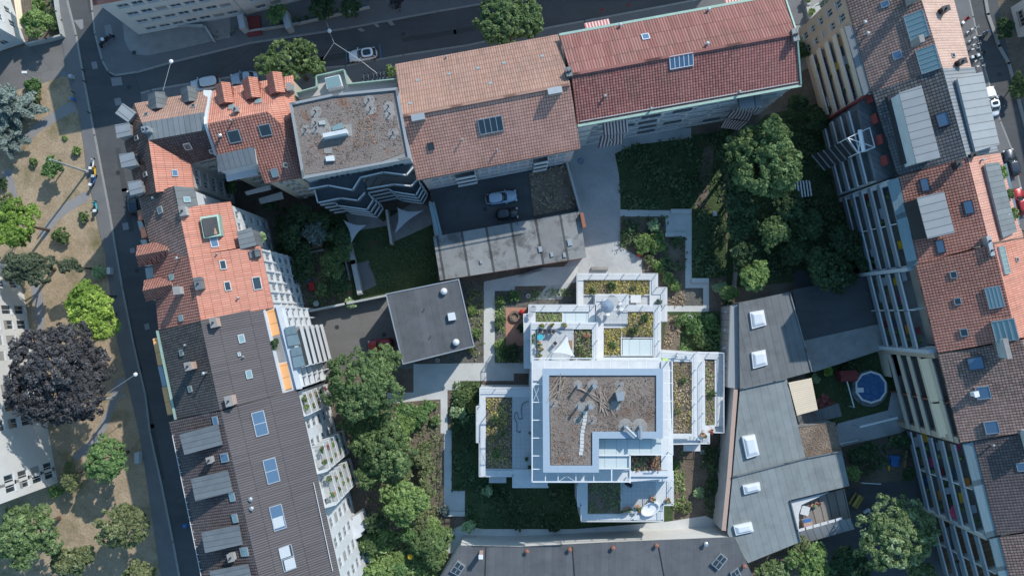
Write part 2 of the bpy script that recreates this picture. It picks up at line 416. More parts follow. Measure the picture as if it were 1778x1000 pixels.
def tilefloor():
    b = NB('paving_tiles'); v = b.coord('World'); br = b.n('ShaderNodeTexBrick'); br.offset = 0
    b.l(v, br.inputs['Vector']); br.inputs['Scale'].default_value = 1
    for k_, c in (('Color1', (0.38, 0.40, 0.42)), ('Color2', (0.43, 0.45, 0.47)), ('Mortar', (0.18, 0.20, 0.22))):
        br.inputs[k_].default_value = (*c, 1)
    br.inputs['Mortar Size'].default_value = 0.02; br.inputs['Brick Width'].default_value = 0.6; br.inputs['Row Height'].default_value = 0.6
    b.col(b.mix(b.noise(v, 0.8, 4), br.outputs[0], (0.48, 0.49, 0.5))); b.bump(br.outputs[1], 0.2, 0.01)
    return b.fin(0.75)
M['tilefloor'] = tilefloor()
def asphalt(name, c, var=0.3):
    b = NB(name); v = b.coord('World')
    n1 = b.noise(v, 0.12, 6, 0.65); n2 = b.noise(v, 14, 2); n3 = b.noise(b.coord('World', (0.25, 1.6, 1), R(-12)), 0.5, 4)
    f = b.math('ADD', b.math('ADD', b.math('MULTIPLY', n1, 0.5), b.math('MULTIPLY', n2, 0.3)), b.math('MULTIPLY', n3, 0.25))
    cc = b.ramp(f, [(0.35, sc3(c, 1 - var)), (0.7, sc3(c, 1 + var))])
    vo = b.n('ShaderNodeTexVoronoi'); vo.feature = 'DISTANCE_TO_EDGE'; vo.inputs['Scale'].default_value = 0.22
    b.l(b.mix(0.4, v, b.noise(v, 0.8, 3)), vo.inputs['Vector'])
    crack = b.math('LESS_THAN', vo.outputs[0], 0.006)
    cc = b.mix(b.math('MULTIPLY', crack, 0.22), cc, sc3(c, 0.35))
    b.col(cc); b.bump(n2, 0.25, 0.02); return b.fin(0.9, 0, 0.25)
M['asphalt'] = asphalt('asphalt', (0.088, 0.09, 0.094))
M['asphalt_light'] = asphalt('asphalt_light', (0.15, 0.145, 0.14))
M['asphalt_dark'] = asphalt('asphalt_dark', (0.066, 0.067, 0.07), 0.2)
M['path_grey'] = asphalt('path_grey', (0.25, 0.245, 0.25), 0.12)
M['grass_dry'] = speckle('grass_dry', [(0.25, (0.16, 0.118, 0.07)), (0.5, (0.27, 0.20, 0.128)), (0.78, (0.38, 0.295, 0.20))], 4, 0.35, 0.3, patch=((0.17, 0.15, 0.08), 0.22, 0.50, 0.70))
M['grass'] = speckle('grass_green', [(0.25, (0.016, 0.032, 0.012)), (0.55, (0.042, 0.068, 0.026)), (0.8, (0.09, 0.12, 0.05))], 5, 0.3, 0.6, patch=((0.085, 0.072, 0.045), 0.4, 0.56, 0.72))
M['soil'] = speckle('soil', [(0.25, (0.05, 0.038, 0.028)), (0.5, (0.115, 0.09, 0.068)), (0.8, (0.20, 0.165, 0.13))], 6, 0.35, 0.6)
M['mulch'] = speckle('mulch', [(0.25, (0.035, 0.033, 0.03)), (0.5, (0.10, 0.095, 0.085)), (0.8, (0.17, 0.165, 0.15))], 7, 0.4, 0.7)
M['sedum'] = speckle('sedum', [(0.25, (0.10, 0.075, 0.06)), (0.5, (0.165, 0.13, 0.11)), (0.8, (0.25, 0.21, 0.18))], 6, 0.22, 0.5, patch=((0.15, 0.085, 0.055), 0.35, 0.55, 0.70))
M['sedum_roof'] = speckle('sedum_roof', [(0.25, (0.10, 0.08, 0.07)), (0.5, (0.16, 0.13, 0.115)), (0.8, (0.24, 0.205, 0.185))], 6, 0.3, 0.5, patch=((0.20, 0.105, 0.07), 0.3, 0.55, 0.70))
M['gravel'] = speckle('gravel', [(0.25, (0.14, 0.13, 0.125)), (0.5, (0.21, 0.20, 0.19)), (0.8, (0.28, 0.27, 0.26))], 9, 0.3, 0.3)
M['gravel_brown'] = speckle('gravel_brown', [(0.25, (0.05, 0.038, 0.028)), (0.5, (0.15, 0.108, 0.078)), (0.75, (0.27, 0.21, 0.16))], 5, 0.4, 0.9)
FO = dict(
 green=foliage('leaf_green', (0.045, 0.08, 0.026), (0.098, 0.152, 0.05), (0.185, 0.25, 0.09)),
 fresh=foliage('leaf_fresh', (0.05, 0.10, 0.03), (0.095, 0.175, 0.052), (0.165, 0.26, 0.08)),
 bright=foliage('leaf_bright', (0.07, 0.12, 0.015), (0.13, 0.21, 0.02), (0.24, 0.33, 0.03)),
 yellow=foliage('leaf_yellow', (0.09, 0.16, 0.02), (0.20, 0.29, 0.03), (0.40, 0.46, 0.05)),
 lime=foliage('leaf_lime', (0.07, 0.12, 0.03), (0.14, 0.21, 0.055), (0.24, 0.32, 0.10)),
 olive=foliage('leaf_olive', (0.062, 0.078, 0.03), (0.13, 0.155, 0.062), (0.22, 0.245, 0.11)),
 pine=foliage('leaf_pine', (0.028, 0.045, 0.025), (0.07, 0.09, 0.05), (0.13, 0.14, 0.08), 0.2),
 purple=foliage('leaf_purple', (0.024, 0.023, 0.026), (0.046, 0.045, 0.049), (0.088, 0.086, 0.09), 0.15),
 silver=foliage('leaf_silver', (0.05, 0.075, 0.065), (0.11, 0.145, 0.13), (0.20, 0.25, 0.225), 0.2),
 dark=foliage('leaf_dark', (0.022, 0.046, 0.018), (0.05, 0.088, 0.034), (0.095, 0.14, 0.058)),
 birch=foliage('leaf_birch', (0.06, 0.10, 0.03), (0.14, 0.19, 0.07), (0.26, 0.31, 0.16)),
 pale=foliage('leaf_pale', (0.13, 0.19, 0.08), (0.24, 0.32, 0.16), (0.42, 0.48, 0.32)),
 red=foliage('leaf_red', (0.10, 0.03, 0.03), (0.22, 0.07, 0.06), (0.36, 0.16, 0.12)),
 rust=foliage('leaf_rust', (0.14, 0.07, 0.04), (0.26, 0.14, 0.08), (0.38, 0.22, 0.14)),
 sedumy=foliage('leaf_sedum', (0.08, 0.075, 0.02), (0.20, 0.18, 0.035), (0.42, 0.36, 0.05), 0.2),
 sedbrown=foliage('leaf_sedum_brown', (0.06, 0.045, 0.037), (0.115, 0.085, 0.068), (0.20, 0.155, 0.125), 0.1),
 straw=foliage('leaf_straw', (0.12, 0.085, 0.055), (0.21, 0.16, 0.10), (0.32, 0.26, 0.17), 0.1),
)
# ---------------------------------------------------------------- vegetation
def leaf_mesh(name, cen, nrm, half, r, mat, asp=1.5):
    """cen (n,3), nrm (n,3), half (n,), r (n,) -> one mesh of n small four-sided leaves"""
    n = len(cen); rng = np.random.default_rng(n)
    t = rng.normal(size=(n, 3)); a = np.cross(nrm, t); a /= np.linalg.norm(a, axis=1)[:, None] + 1e-9
    b = np.cross(nrm, a); b /= np.linalg.norm(b, axis=1)[:, None] + 1e-9
    h = half[:, None]
    v = np.stack([cen - a * h * asp, cen - b * h * 0.7 + nrm * h * 0.15, cen + a * h * asp, cen + b * h * 0.7 + nrm * h * 0.15], 1).reshape(-1, 3)
    me = bpy.data.meshes.new(name)
    me.vertices.add(4 * n); me.vertices.foreach_set('co', v.astype(np.float32).ravel())
    me.loops.add(4 * n); me.loops.foreach_set('vertex_index', np.arange(4 * n, dtype=np.int32))
    me.polygons.add(n); me.polygons.foreach_set('loop_start', np.arange(0, 4 * n, 4, dtype=np.int32))
    at = me.attributes.new('r', 'FLOAT', 'FACE'); at.data.foreach_set('value', np.clip(r, 0, 1).astype(np.float32))
    me.update(calc_edges=True)
    for m in (mat if isinstance(mat, list) else [mat]): me.materials.append(m)
    return me
def crown_pts(seed, rx, ry, rz, n, leaf, lobes, kind='round'):
    g = np.random.default_rng(seed)
    L = []
    for i in range(lobes):
        while True:
            p = g.uniform(-1, 1, 3)
            if kind == 'flat': p[2] *= 0.5
            if np.linalg.norm(p) < 1: break
        p = p / (np.linalg.norm(p) + 1e-6) * g.uniform(0.35, 0.78)
        if p[2] < -0.2: p[2] *= -0.5
        L.append((p[0] * rx, p[1] * ry, p[2] * rz, g.uniform(0.20, 0.40) * min(rx, ry)))
    L.append((0, 0, 0, 0.55 * min(rx, ry)))
    L = np.array(L); w_ = L[:, 3] ** 2; w_ /= w_.sum()
    # puffs of leaves sit on the lobes; the leaves sit on the puffs
    R_ = min(rx, ry); pr = float(np.clip(0.10 * R_, 0.14, 0.52)); per = int(np.clip(34 * (pr / 0.5) * (0.17 / leaf) ** 2, 8, 36)); m = max(12, int(n / per * 1.7))
    k = g.choice(len(L), size=m, p=w_)
    d = g.normal(size=(m, 3)); d /= np.linalg.norm(d, axis=1)[:, None]
    d[:, 2] = np.where(d[:, 2] < -0.3, -d[:, 2], d[:, 2])
    sq = np.array([1, 1, min(1, rz / R_ * 1.1)])
    pc = L[k, :3] + d * (L[k, 3] * (1 + g.normal(size=m) * 0.13 - 0.05))[:, None] * sq
    keep = np.ones(m, bool)
    for j in range(len(L)): keep &= ~((np.linalg.norm((pc - L[j, :3]) / sq, axis=1) < L[j, 3] * 0.74) & (k != j))
    pc, d, k = pc[keep][:n // per + 1], d[keep][:n // per + 1], k[keep][:n // per + 1]
    q = g.normal(size=(len(pc) * per, 3)) + np.repeat(d, per, 0) * 0.7 + np.array([0, 0, 0.5]); q /= np.linalg.norm(q, axis=1)[:, None]
    prr = pr * g.uniform(0.6, 1.25, len(pc))
    c = np.repeat(pc, per, 0) + q * np.repeat(prr, per)[:, None] * g.uniform(0.7, 1.05, len(q))[:, None] * np.array([1, 1, .8])
    nr = q * 0.75 + g.normal(size=q.shape) * 0.4; nr /= np.linalg.norm(nr, axis=1)[:, None]
    half = leaf * g.uniform(0.55, 1.25, len(c))
    lobe_r = g.normal(size=len(L)) * 0.10; puff_r = g.normal(size=len(pc)) * 0.12
    r = 0.45 + np.repeat(lobe_r[k] + puff_r, per) + g.normal(size=len(c)) * 0.13
    return c, nr, half, r
def conifer_pts(seed, rx, rz, n, leaf):
    """layered drooping boughs radiating from a leader"""
    g = np.random.default_rng(seed); C, N_, Hh, Rr = [], [], [], []
    nb = 46
    for i in range(nb):
        t = i / nb; z = rz * (0.05 + 0.95 * t); L_ = rx * (1 - t) ** 0.8 * g.uniform(0.75, 1.1); a = i * 2.4 + g.uniform(-.2, .2)
        m = int(n / nb * (0.4 + 1.2 * (1 - t)))
        s_ = g.uniform(0.05, 1, m) ** 0.7; wd = (1 - s_) * 0.34 * L_ + 0.12
        side = g.uniform(-1, 1, m) * wd
        x = np.cos(a) * s_ * L_ - np.sin(a) * side; y = np.sin(a) * s_ * L_ + np.cos(a) * side
        zz = z - s_ * L_ * 0.22 - np.abs(side) * 0.2 + g.normal(size=m) * 0.08
        C.append(np.stack([x, y, zz], 1)); q = g.normal(size=(m, 3)) * 0.4 + np.array([0, 0, 1]); N_.append(q / np.linalg.norm(q, axis=1)[:, None])
        Hh.append(leaf * g.uniform(.6, 1.2, m)); Rr.append(0.3 + 0.4 * s_ + g.normal(size=m) * 0.12 + g.normal() * 0.08)
    return np.concatenate(C), np.concatenate(N_), np.concatenate(Hh), np.concatenate(Rr)
_ts = [100]
def tree(u, v, rpx, htop, mat, label, name='tree', cat='tree', ry=None, n=None, leaf=0.17, lobes=18, kind='round', group=None, trunk=True, zbase=0.0, rot=0.0, rzf=0.62):
    """u, v, rpx: crown centre and radius in the photo; htop: height of the top of the crown"""
    _ts[0] += 1; seed = _ts[0]; rnd = random.Random(seed)
    k = (H - htop * 0.75) / F; rx = rpx * k; ryy = (ry or rpx) * k
    rz = min(rx, ryy) * rzf if kind != 'conifer' else htop * 0.85
    rz = min(rz, htop * 0.48) if kind != 'conifer' else rz
    if not trunk: htop = min(htop, zbase + rz * 1.95)
    zc = htop - rz
    c0 = P(u, v, zc if kind != 'conifer' else htop * 0.45)
    base = Vector((c0.x, c0.y, zbase))
    t = thing(name, label, cat, base, 0, group)
    if n is None: n = int(min(48000, max(500, 19 * math.pi * rx * ryy / (leaf * leaf * 2.1) * .75)))
    if kind == 'conifer': cen, nr, half, r = conifer_pts(seed, rx, rz, n, leaf); cen = cen + np.array([0, 0, htop - rz - zbase])
    else: cen, nr, half, r = crown_pts(seed, rx, ryy, rz, n, leaf, lobes, kind); cen = cen + np.array([0, 0, zc - zbase])
    if rot:
        cr, sr = math.cos(rot), math.sin(rot); Rm = np.array([[cr, sr, 0], [-sr, cr, 0], [0, 0, 1]])
        cen = cen @ Rm; nr = nr @ Rm
    me = leaf_mesh('crown', cen, nr, half, r, mat)
    o = bpy.data.objects.new('crown', me); col.objects.link(o); o.parent = t
    if trunk:
        b = MB(); tr = max(0.05, min(0.38, rx * 0.055)); hh = zc - zbase
        top = base + Vector((rnd.uniform(-.2, .2), rnd.uniform(-.2, .2), hh * 0.75))
        b.tube(base - Vector((0, 0, 0.1)), base + Vector((0, 0, hh * 0.4)), tr * 1.25, tr, 8)
        b.tube(base + Vector((0, 0, hh * 0.4)), top, tr, tr * 0.7, 8)
        for i in range(7):
            a = i * 2.399 + rnd.random(); s0 = base + (top - base) * rnd.uniform(0.55, 1)
            e = Vector((base.x + math.cos(a) * rx * 0.55, base.y + math.sin(a) * ryy * 0.55, zc + rz * rnd.uniform(-0.1, 0.35)))
            mid = (s0 + e) / 2 + Vector((0, 0, -0.1 * rz)); b.tube(s0, mid, tr * 0.5, tr * 0.35, 6); b.tube(mid, e, tr * 0.35, tr * 0.12, 6)
        b.build('trunk', M['bark'], t)
    return t
def inside(p, poly):
    x, y = p; r_ = False; n = len(poly)
    for i in range(n):
        x1, y1 = poly[i]; x2, y2 = poly[i - 1]
        if (y1 > y) != (y2 > y) and x < (x2 - x1) * (y - y1) / (y2 - y1) + x1: r_ = not r_
    return r_
def scatter_pts(poly, z, dens, size, hgt, seed, clump=0.0, rbias=0.5):
    """random tufts over a pixel polygon at height z; returns leaf arrays in world space"""
    g = np.random.default_rng(seed); W = PL(poly, z); P2 = [(p.x, p.y) for p in W]
    xs = [p[0] for p in P2]; ys = [p[1] for p in P2]
    A = abs(area(W)); n = int(A * dens); out = []
    while len(out) < n:
        q = (g.uniform(min(xs), max(xs)), g.uniform(min(ys), max(ys)))
        if inside(q, P2): out.append(q)
    if not out: return None
    q = np.array(out)
    # broad patches: low-frequency pattern decides height and colour
    f = np.sin(q[:, 0] * 1.7 + seed) * np.cos(q[:, 1] * 1.3 + seed * 2) * 0.5 + np.sin(q[:, 0] * 0.61 + q[:, 1] * 0.83 + seed) * 0.5
    if clump:
        k = f > g.normal(size=n) * 0.3 - (1 - clump) ; q = q[k]; f = f[k]; n = len(q)
    per = 4
    c = np.repeat(q, per, 0) + g.normal(size=(n * per, 2)) * size * 0.9
    f = np.repeat(f, per)
    zz = z + np.abs(g.normal(size=n * per)) * hgt * (0.6 + 0.4 * f) + 0.01
    cen = np.column_stack([c, zz]); nr = g.normal(size=(n * per, 3)) * 0.5 + np.array([0, 0, 0.9]); nr /= np.linalg.norm(nr, axis=1)[:, None]
    return cen, nr, size * g.uniform(0.5, 1.2, n * per), rbias + 0.22 * f + g.normal(size=n * per) * 0.2
def planting(name, polys, z, dens, size, hgt, mat, parent=None, label=None, cat=None, kind='stuff', clump=0.0, seed=None):
    _ts[0] += 1
    acc = [scatter_pts(p, z, dens, size, hgt, (seed or _ts[0]) + i, clump) for i, p in enumerate(polys)]
    acc = [a for a in acc if a is not None and len(a[0])]
    cen, nr, half, r = [np.concatenate([a[i] for a in acc]) for i in range(4)]
    if parent is not None: cen = cen - np.array(parent.location)
    o = bpy.data.objects.new(name, leaf_mesh(name, cen, nr, half, r, mat)); col.objects.link(o)
    if parent is not None: o.parent = parent
    else: tag(o, label, cat, None, kind)
    return o
def bush_part(parent, u, v, rpx, z, mat, name='shrub', h=None, leaf=0.13):
    """a shrub growing in a planter: part of the building that carries the planter"""
    _ts[0] += 1; k = (H - z) / F; r_ = rpx * k; c = P(u, v, z + r_ * 0.6)
    cen, nr, half, r = crown_pts(_ts[0], r_, r_, (h or r_ * 0.8), int(min(1500, 130 + 900 * r_ * r_)), leaf, 7)
    cen = cen + np.array(c) - np.array(parent.location)
    o = bpy.data.objects.new(name, leaf_mesh(name, cen, nr, half, r, mat)); col.objects.link(o); o.parent = parent
    return o
# ---------------------------------------------------------------- ground, roads, pavements, paths (the setting)
def flat(name, poly, z, mat, thick=0.0):
    b = MB(); W = PL(poly, z)
    if area(W) < 0: W = W[::-1]
    uv = [(p.x, p.y) for p in W]
    if thick: b.prism(W, z - thick, uv)
    else: b.face(W, uv)
    return struct(name, b, mat)
def strip(name, pts, wd, z0, z1, mat, parent=None, kind=True):
    """a kerb, low wall or path edge along a pixel polyline (pixels measured at height z1)"""
    b = MB(); W = PL(pts, z1)
    for a, c in zip(W[:-1], W[1:]):
        d = (c - a).normalized() * wd * 0.3
        b.bar(Vector((a.x, a.y, (z0 + z1) / 2)) - d, Vector((c.x, c.y, (z0 + z1) / 2)) + d, wd, z1 - z0)
    if parent: return b.build(name, mat, parent)
    o = b.build(name, mat)
    if kind: o['kind'] = 'structure'
    return o
g = MB(); g.face([(-600, -600, 0), (600, -600, 0), (600, 600, 0), (-600, 600, 0)]); struct('ground', g, M['soil'])
# west street and its side street, north street, east street
flat('road', [(60, -60), (190, -60), (260, -60), (1100, -300), (1420, -80), (1260, 30), (960, 60), (700, 110), (420, 150), (262, 190), (300, 300), (340, 500), (400, 800), (440, 1060), (255, 1060), (235, 750), (205, 500), (165, 260), (130, 80)], 0.006, M['asphalt'])
flat('side_street', [(-60, 108), (50, 78), (118, 55), (140, 140), (20, 158), (-60, 180)], 0.010, M['asphalt_light'])
flat('east_road', [(1600, -60), (1720, -60), (1760, 140), (1800, 330), (1660, 330), (1640, 100)], 0.008, M['asphalt'])
PV = 0.13
flat('west_pavement', [(60, -60), (101, -60), (116, 0), (132, 62), (145, 137), (164, 235), (167, 250), (190, 370), (212, 500), (232, 600), (252, 685), (260, 750), (282, 850), (300, 940), (322, 1060), (292, 1060), (275, 975), (257, 850), (241, 750), (220, 660), (205, 600), (190, 500), (182, 440), (172, 400), (162, 350), (150, 300), (145, 250), (135, 190), (118, 135), (106, 62), (92, 0)], PV, M['pavement'], PV)
KW = [(101, -60), (116, 0), (132, 62), (145, 137), (164, 235), (167, 250), (190, 370), (212, 500), (232, 600), (252, 685), (260, 750), (282, 850), (300, 940), (322, 1060)]
strip('kerb', KW, 0.28, 0, PV + 0.012, M['kerb'])
flat('north_pavement', [(152, -60), (160, 20), (165, 60), (177, 105), (188, 125), (200, 131), (240, 125), (300, 108), (435, 75), (600, 50), (760, 20), (850, 5), (1100, -60)], PV, M['pavement'], PV)
strip('kerb', [(152, -60), (160, 20), (165, 60), (177, 105), (188, 125), (200, 131), (240, 125), (300, 108), (435, 75), (600, 50), (760, 20), (850, 5), (1100, -60)], 0.28, 0, PV + 0.012, M['kerb'])
flat('forecourt', [(212, 30), (216, 70), (224, 87), (236, 95), (254, 97), (300, 88), (370, 72), (400, 66), (400, 20), (300, 0)], PV + 0.02, M['concrete_dirty'], 0.02)
flat('south_pavement', [(245, 190), (245, 162), (262, 157), (300, 150), (420, 131), (600, 115), (650, 105), (700, 96), (812, 79), (960, 47), (1015, 37), (1200, 2), (1380, -35), (1400, 40), (1010, 110), (700, 190), (420, 250)], PV, M['pavement'], PV)
strip('kerb', [(245, 162), (262, 157), (300, 150), (420, 131), (600, 115), (650, 105), (700, 96), (812, 79), (960, 47), (1015, 37), (1200, 2), (1380, -35)], 0.28, 0, PV + 0.012, M['kerb'])
flat('east_pavement', [(1670, -60), (1690, 30), (1707, 110), (1716, 140), (1737, 210), (1757, 260), (1790, 400), (1700, 400), (1600, 60), (1600, -60)], PV, M['pavement'], PV)
strip('kerb', [(1670, -60), (1690, 30), (1707, 110), (1716, 140), (1737, 210), (1757, 260), (1790, 400)], 0.25, 0, PV + 0.012, M['kerb'])
strip('kerb', [(1705, -40), (1716, 25), (1735, 80), (1752, 110), (1768, 170), (1790, 250)], 0.5, 0, PV + 0.05, M['kerb'])
flat('passage', [(1366, -60), (1480, -60), (1480, 40), (1420, 110), (1380, 130)], 0.02, M['concrete_dirty'])
# repaired patches of the carriageway
for q in ([(128, 36), (144, 34), (145, 50), (140, 52)], [(158, 109), (167, 107), (170, 119), (161, 121)], [(192, 136), (210, 134), (213, 148), (195, 150)], [(198, 172), (209, 170), (212, 182), (201, 184)], [(212, 138 + 250), (222, 386), (224, 398), (214, 400)], [(225, 432), (233, 430), (235, 438), (227, 440)], [(250, 563), (258, 561), (260, 571), (252, 573)], [(181, 45), (192, 43), (196, 60), (184, 62)]):
    flat('road_patch', q, 0.012 if q[0][0] != 181 else PV + 0.025, M['path_grey'])
for q in ([(648, 42), (654, 41), (660, 47), (654, 48)], [(620, 51), (627, 49), (634, 54), (628, 56)], [(672, 38), (680, 37), (686, 44), (678, 45)]):
    flat('road_marking', q, PV + 0.006, M['kerb'])
# park on the left
flat('park_lawn', [(-80, 150), (20, 158), (60, 150), (110, 133), (121, 135), (135, 190), (145, 250), (150, 300), (162, 350), (172, 400), (182, 440), (190, 500), (205, 600), (220, 660), (241, 750), (257, 850), (275, 975), (292, 1060), (-80, 1060)], 0.014, M['grass_dry'])
for q in ([(30, 238), (62, 215), (96, 192), (118, 178), (128, 176), (133, 192), (108, 205), (75, 225), (50, 245), (25, 262)],
          [(5, 300), (18, 292), (27, 325), (32, 348), (24, 350), (12, 325)],
          [(146, 333), (158, 340), (150, 350), (120, 368), (100, 385), (82, 410), (74, 420), (68, 405), (88, 378), (110, 355)],
          [(52, 486), (66, 484), (76, 520), (78, 560), (70, 590), (62, 560)],
          [(200, 660), (216, 654), (220, 664), (205, 690), (188, 740), (165, 780), (130, 800), (126, 790), (160, 760), (184, 715)]):
    flat('park_path', q, 0.02, M['path_grey'])
# courtyards
flat('driveway', [(975, 240), (1068, 240), (1067, 265), (1074, 300), (1077, 330), (1077, 428), (1115, 450), (1115, 480), (1000, 480), (975, 520), (930, 520), (955, 490), (1000, 440), (1012, 380)], 0.02, M['concrete'])
flat('driveway_strip', [(1060, 240), (1130, 228), (1200, 222), (1200, 240), (1100, 252), (1066, 268)], 0.016, M['concrete'])
flat('concrete_path', [(840, 489), (905, 476), (940, 465), (1003, 462), (1003, 490), (952, 496), (894, 497), (894, 505), (859, 505), (859, 630), (925, 630), (925, 648), (892, 648), (892, 661), (799, 661), (799, 677), (777, 677), (777, 745), (784, 745), (784, 852), (807, 852), (807, 896), (771, 896), (771, 752), (765, 752), (765, 693), (732, 695), (672, 701), (672, 682), (718, 681), (718, 632), (840, 630)], 0.022, M['concrete_path'])
flat('concrete_path', [(1077, 364), (1165, 366), (1165, 364), (1201, 364), (1201, 484), (1231, 484), (1231, 541), (1150, 541), (1150, 531), (1221, 531), (1221, 500), (1190, 500), (1190, 411), (1157, 411), (1155, 376), (1077, 376)], 0.022, M['concrete_path'])
for i, q in enumerate(([(1165, 363), (1201, 363), (1201, 371), (1165, 371)], [(1155, 404), (1191, 404), (1191, 411), (1155, 411)], [(1201, 483), (1231, 483), (1231, 491), (1201, 491)], [(771, 888), (807, 888), (807, 896), (771, 896)])):
    b = MB(); b.prism(PL(q, 0.45), 0.02, [(0, 0)] * 4)
    o = b.build('concrete_bench', M['concrete_path'])
    tag(o, ['long concrete bench at the shaded north end of the east path', 'concrete bench beside the small hedge square on the east path', 'concrete bench at the sunlit bend near the mulch square', 'concrete bench at the south end of the long west path'][i], 'bench', 'concrete benches along the garden paths')
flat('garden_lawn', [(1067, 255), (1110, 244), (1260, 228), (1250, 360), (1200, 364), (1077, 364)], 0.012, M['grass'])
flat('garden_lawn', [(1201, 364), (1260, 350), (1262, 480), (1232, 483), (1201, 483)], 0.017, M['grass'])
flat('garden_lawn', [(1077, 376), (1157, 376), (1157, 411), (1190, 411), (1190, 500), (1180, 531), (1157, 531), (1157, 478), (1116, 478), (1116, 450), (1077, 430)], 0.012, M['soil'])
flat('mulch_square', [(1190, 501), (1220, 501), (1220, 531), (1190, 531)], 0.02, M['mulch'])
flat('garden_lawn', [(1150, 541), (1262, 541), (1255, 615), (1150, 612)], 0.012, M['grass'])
flat('garden_bed', [(1157, 548), (1182, 548), (1180, 608), (1150, 608)], 0.018, M['soil'])
flat('garden_bed', [(860, 506), (1003, 500), (1003, 532), (920, 535), (920, 630), (860, 630)], 0.018, M['mulch'])
flat('play_surface', [(878, 534), (924, 534), (924, 600), (878, 600)], 0.024, M['terracotta'])
flat('garden_bed', [(785, 495), (839, 489), (839, 629), (775, 632)], 0.012, M['mulch'])
flat('garden_bed', [(690, 706), (764, 694), (764, 752), (770, 752), (770, 920), (640, 920), (650, 800)], 0.012, M['soil'])
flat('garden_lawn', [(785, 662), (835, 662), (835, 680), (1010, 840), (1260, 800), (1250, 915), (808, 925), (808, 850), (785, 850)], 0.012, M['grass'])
flat('garden_bed', [(1168, 780), (1190, 770), (1255, 775), (1252, 900), (1168, 905)], 0.016, M['soil'])
flat('terrace_path', [(770, 925), (800, 912), (840, 918), (1000, 918), (1160, 905), (1225, 895), (1285, 925), (1290, 960), (770, 960)], 0.03, M['concrete_path'])
flat('asphalt_yard', [(500, 552), (534, 541), (672, 515), (720, 560), (720, 640), (600, 640), (500, 700)], 0.02, M['asphalt_light'])
flat('asphalt_yard', [(1378, 470), (1560, 470), (1570, 640), (1400, 660)], 0.012, M['asphalt'])
flat('garden_lawn', [(1400, 640), (1560, 590), (1600, 720), (1440, 760), (1390, 700)], 0.014, M['grass'])
flat('terrace_path', [(1455, 735), (1542, 712), (1548, 680), (1575, 690), (1590, 740), (1560, 752), (1462, 775), (1440, 760)], 0.02, M['concrete'])
flat('asphalt_yard', [(1470, 850), (1500, 842), (1570, 832), (1640, 825), (1680, 1060), (1400, 1060), (1400, 900)], 0.016, M['asphalt'])
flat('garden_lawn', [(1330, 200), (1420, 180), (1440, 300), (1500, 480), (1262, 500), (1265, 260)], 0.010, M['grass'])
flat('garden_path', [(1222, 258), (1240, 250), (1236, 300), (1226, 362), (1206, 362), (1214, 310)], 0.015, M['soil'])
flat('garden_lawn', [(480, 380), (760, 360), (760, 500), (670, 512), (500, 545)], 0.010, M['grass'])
flat('terrace_paving', [(600, 372), (640, 362), (665, 385), (720, 350), (748, 360), (750, 390), (678, 423), (672, 392), (612, 402)], 0.024, M['concrete_dirty'])
flat('terrace_paving', [(612, 460), (640, 452), (654, 495), (622, 510)], 0.02, M['pavement'])
flat('garden_bed', [(478, 440), (560, 430), (610, 450), (612, 520), (530, 540), (520, 520)], 0.014, M['soil'])

for pts, wd in (([(222, 560), (240, 640), (262, 740), (280, 830)], 1.0), ([(205, 260), (216, 330), (228, 400)], .8), ([(480, 118), (560, 104), (640, 88)], .9), ([(700, 70), (790, 56), (850, 44)], .7), ([(160, 20), (150, -30)], .9)):
    strip('trench_patch', pts, wd, 0.0, 0.011, M['asphalt_dark'])
# ---------------------------------------------------------------- building kit
class Facet:
    def __init__(s, pts):
        s.p = PL(pts); a = s.p; n = Vector((0, 0, 0))
        for i in range(len(a)):
            q, r_ = a[i], a[(i + 1) % len(a)]
            n += Vector(((q.y - r_.y) * (q.z + r_.z), (q.z - r_.z) * (q.x + r_.x), (q.x - r_.x) * (q.y + r_.y)))
        n.normalize()
        if n.z < 0: n = -n
        s.n = n; s.c = sum(a, Vector()) / len(a)
        if n.z > 0.9995:
            e = (a[1] - a[0]).normalized(); s.eu = Vector((e.x, e.y, 0)).normalized()
        else: s.eu = Vector((0, 0, 1)).cross(n).normalized()
        s.ev = n.cross(s.eu)
    def uv(s, p): d = p - s.p[0]; return (d.dot(s.eu) + 50, d.dot(s.ev) + 50)
    def hit(s, u, v):
        o, d = ray(u, v); t = (s.c - o).dot(s.n) / d.dot(s.n); return o + d * t
    def mat(s, u, v, lift=0.0):
        m = Matrix((s.eu, s.ev, s.n)).transposed().to_4x4(); m.translation = s.hit(u, v) + s.n * lift; return m
WM = {}
def window_meshes(ww, wh, fm, var, sill=True):
    k = (round(ww, 2), round(wh, 2), fm, var, sill)
    if k in WM: return WM[k]
    f = MB(); t = 0.07
    f.box((0, -0.10, wh / 2 - t / 2), (ww, 0.08, t)); f.box((0, -0.10, -wh / 2 + t / 2), (ww, 0.08, t))
    f.box((-ww / 2 + t / 2, -0.10, 0), (t, 0.08, wh - 2 * t)); f.box((ww / 2 - t / 2, -0.10, 0), (t, 0.08, wh - 2 * t))
    f.box((0, -0.10, 0), (t, 0.07, wh - 2 * t))
    if sill: f.box((0, 0.06, -wh / 2 - 0.04), (ww + 0.16, 0.20, 0.06))
    fo = f.build('window', M[fm]); col.objects.unlink(fo)
    p = MB(); p.box((0, -0.13, 0), (ww - 2 * t, 0.02, wh - 2 * t)); po = p.build('pane', M['glass']); col.objects.unlink(po)
    so_ = None
    if var:
        q = MB(); hh = (wh - t) * (0.35 if var == 1 else 0.97)
        q.box((0, -0.035, wh / 2 - hh / 2), (ww - 0.02, 0.04, hh)); so_ = q.build('shutter', M['shutter' if var == 2 else 'shutter']); col.objects.unlink(so_)
    WM[k] = (fo.data, po.data, so_.data if so_ else None); return WM[k]
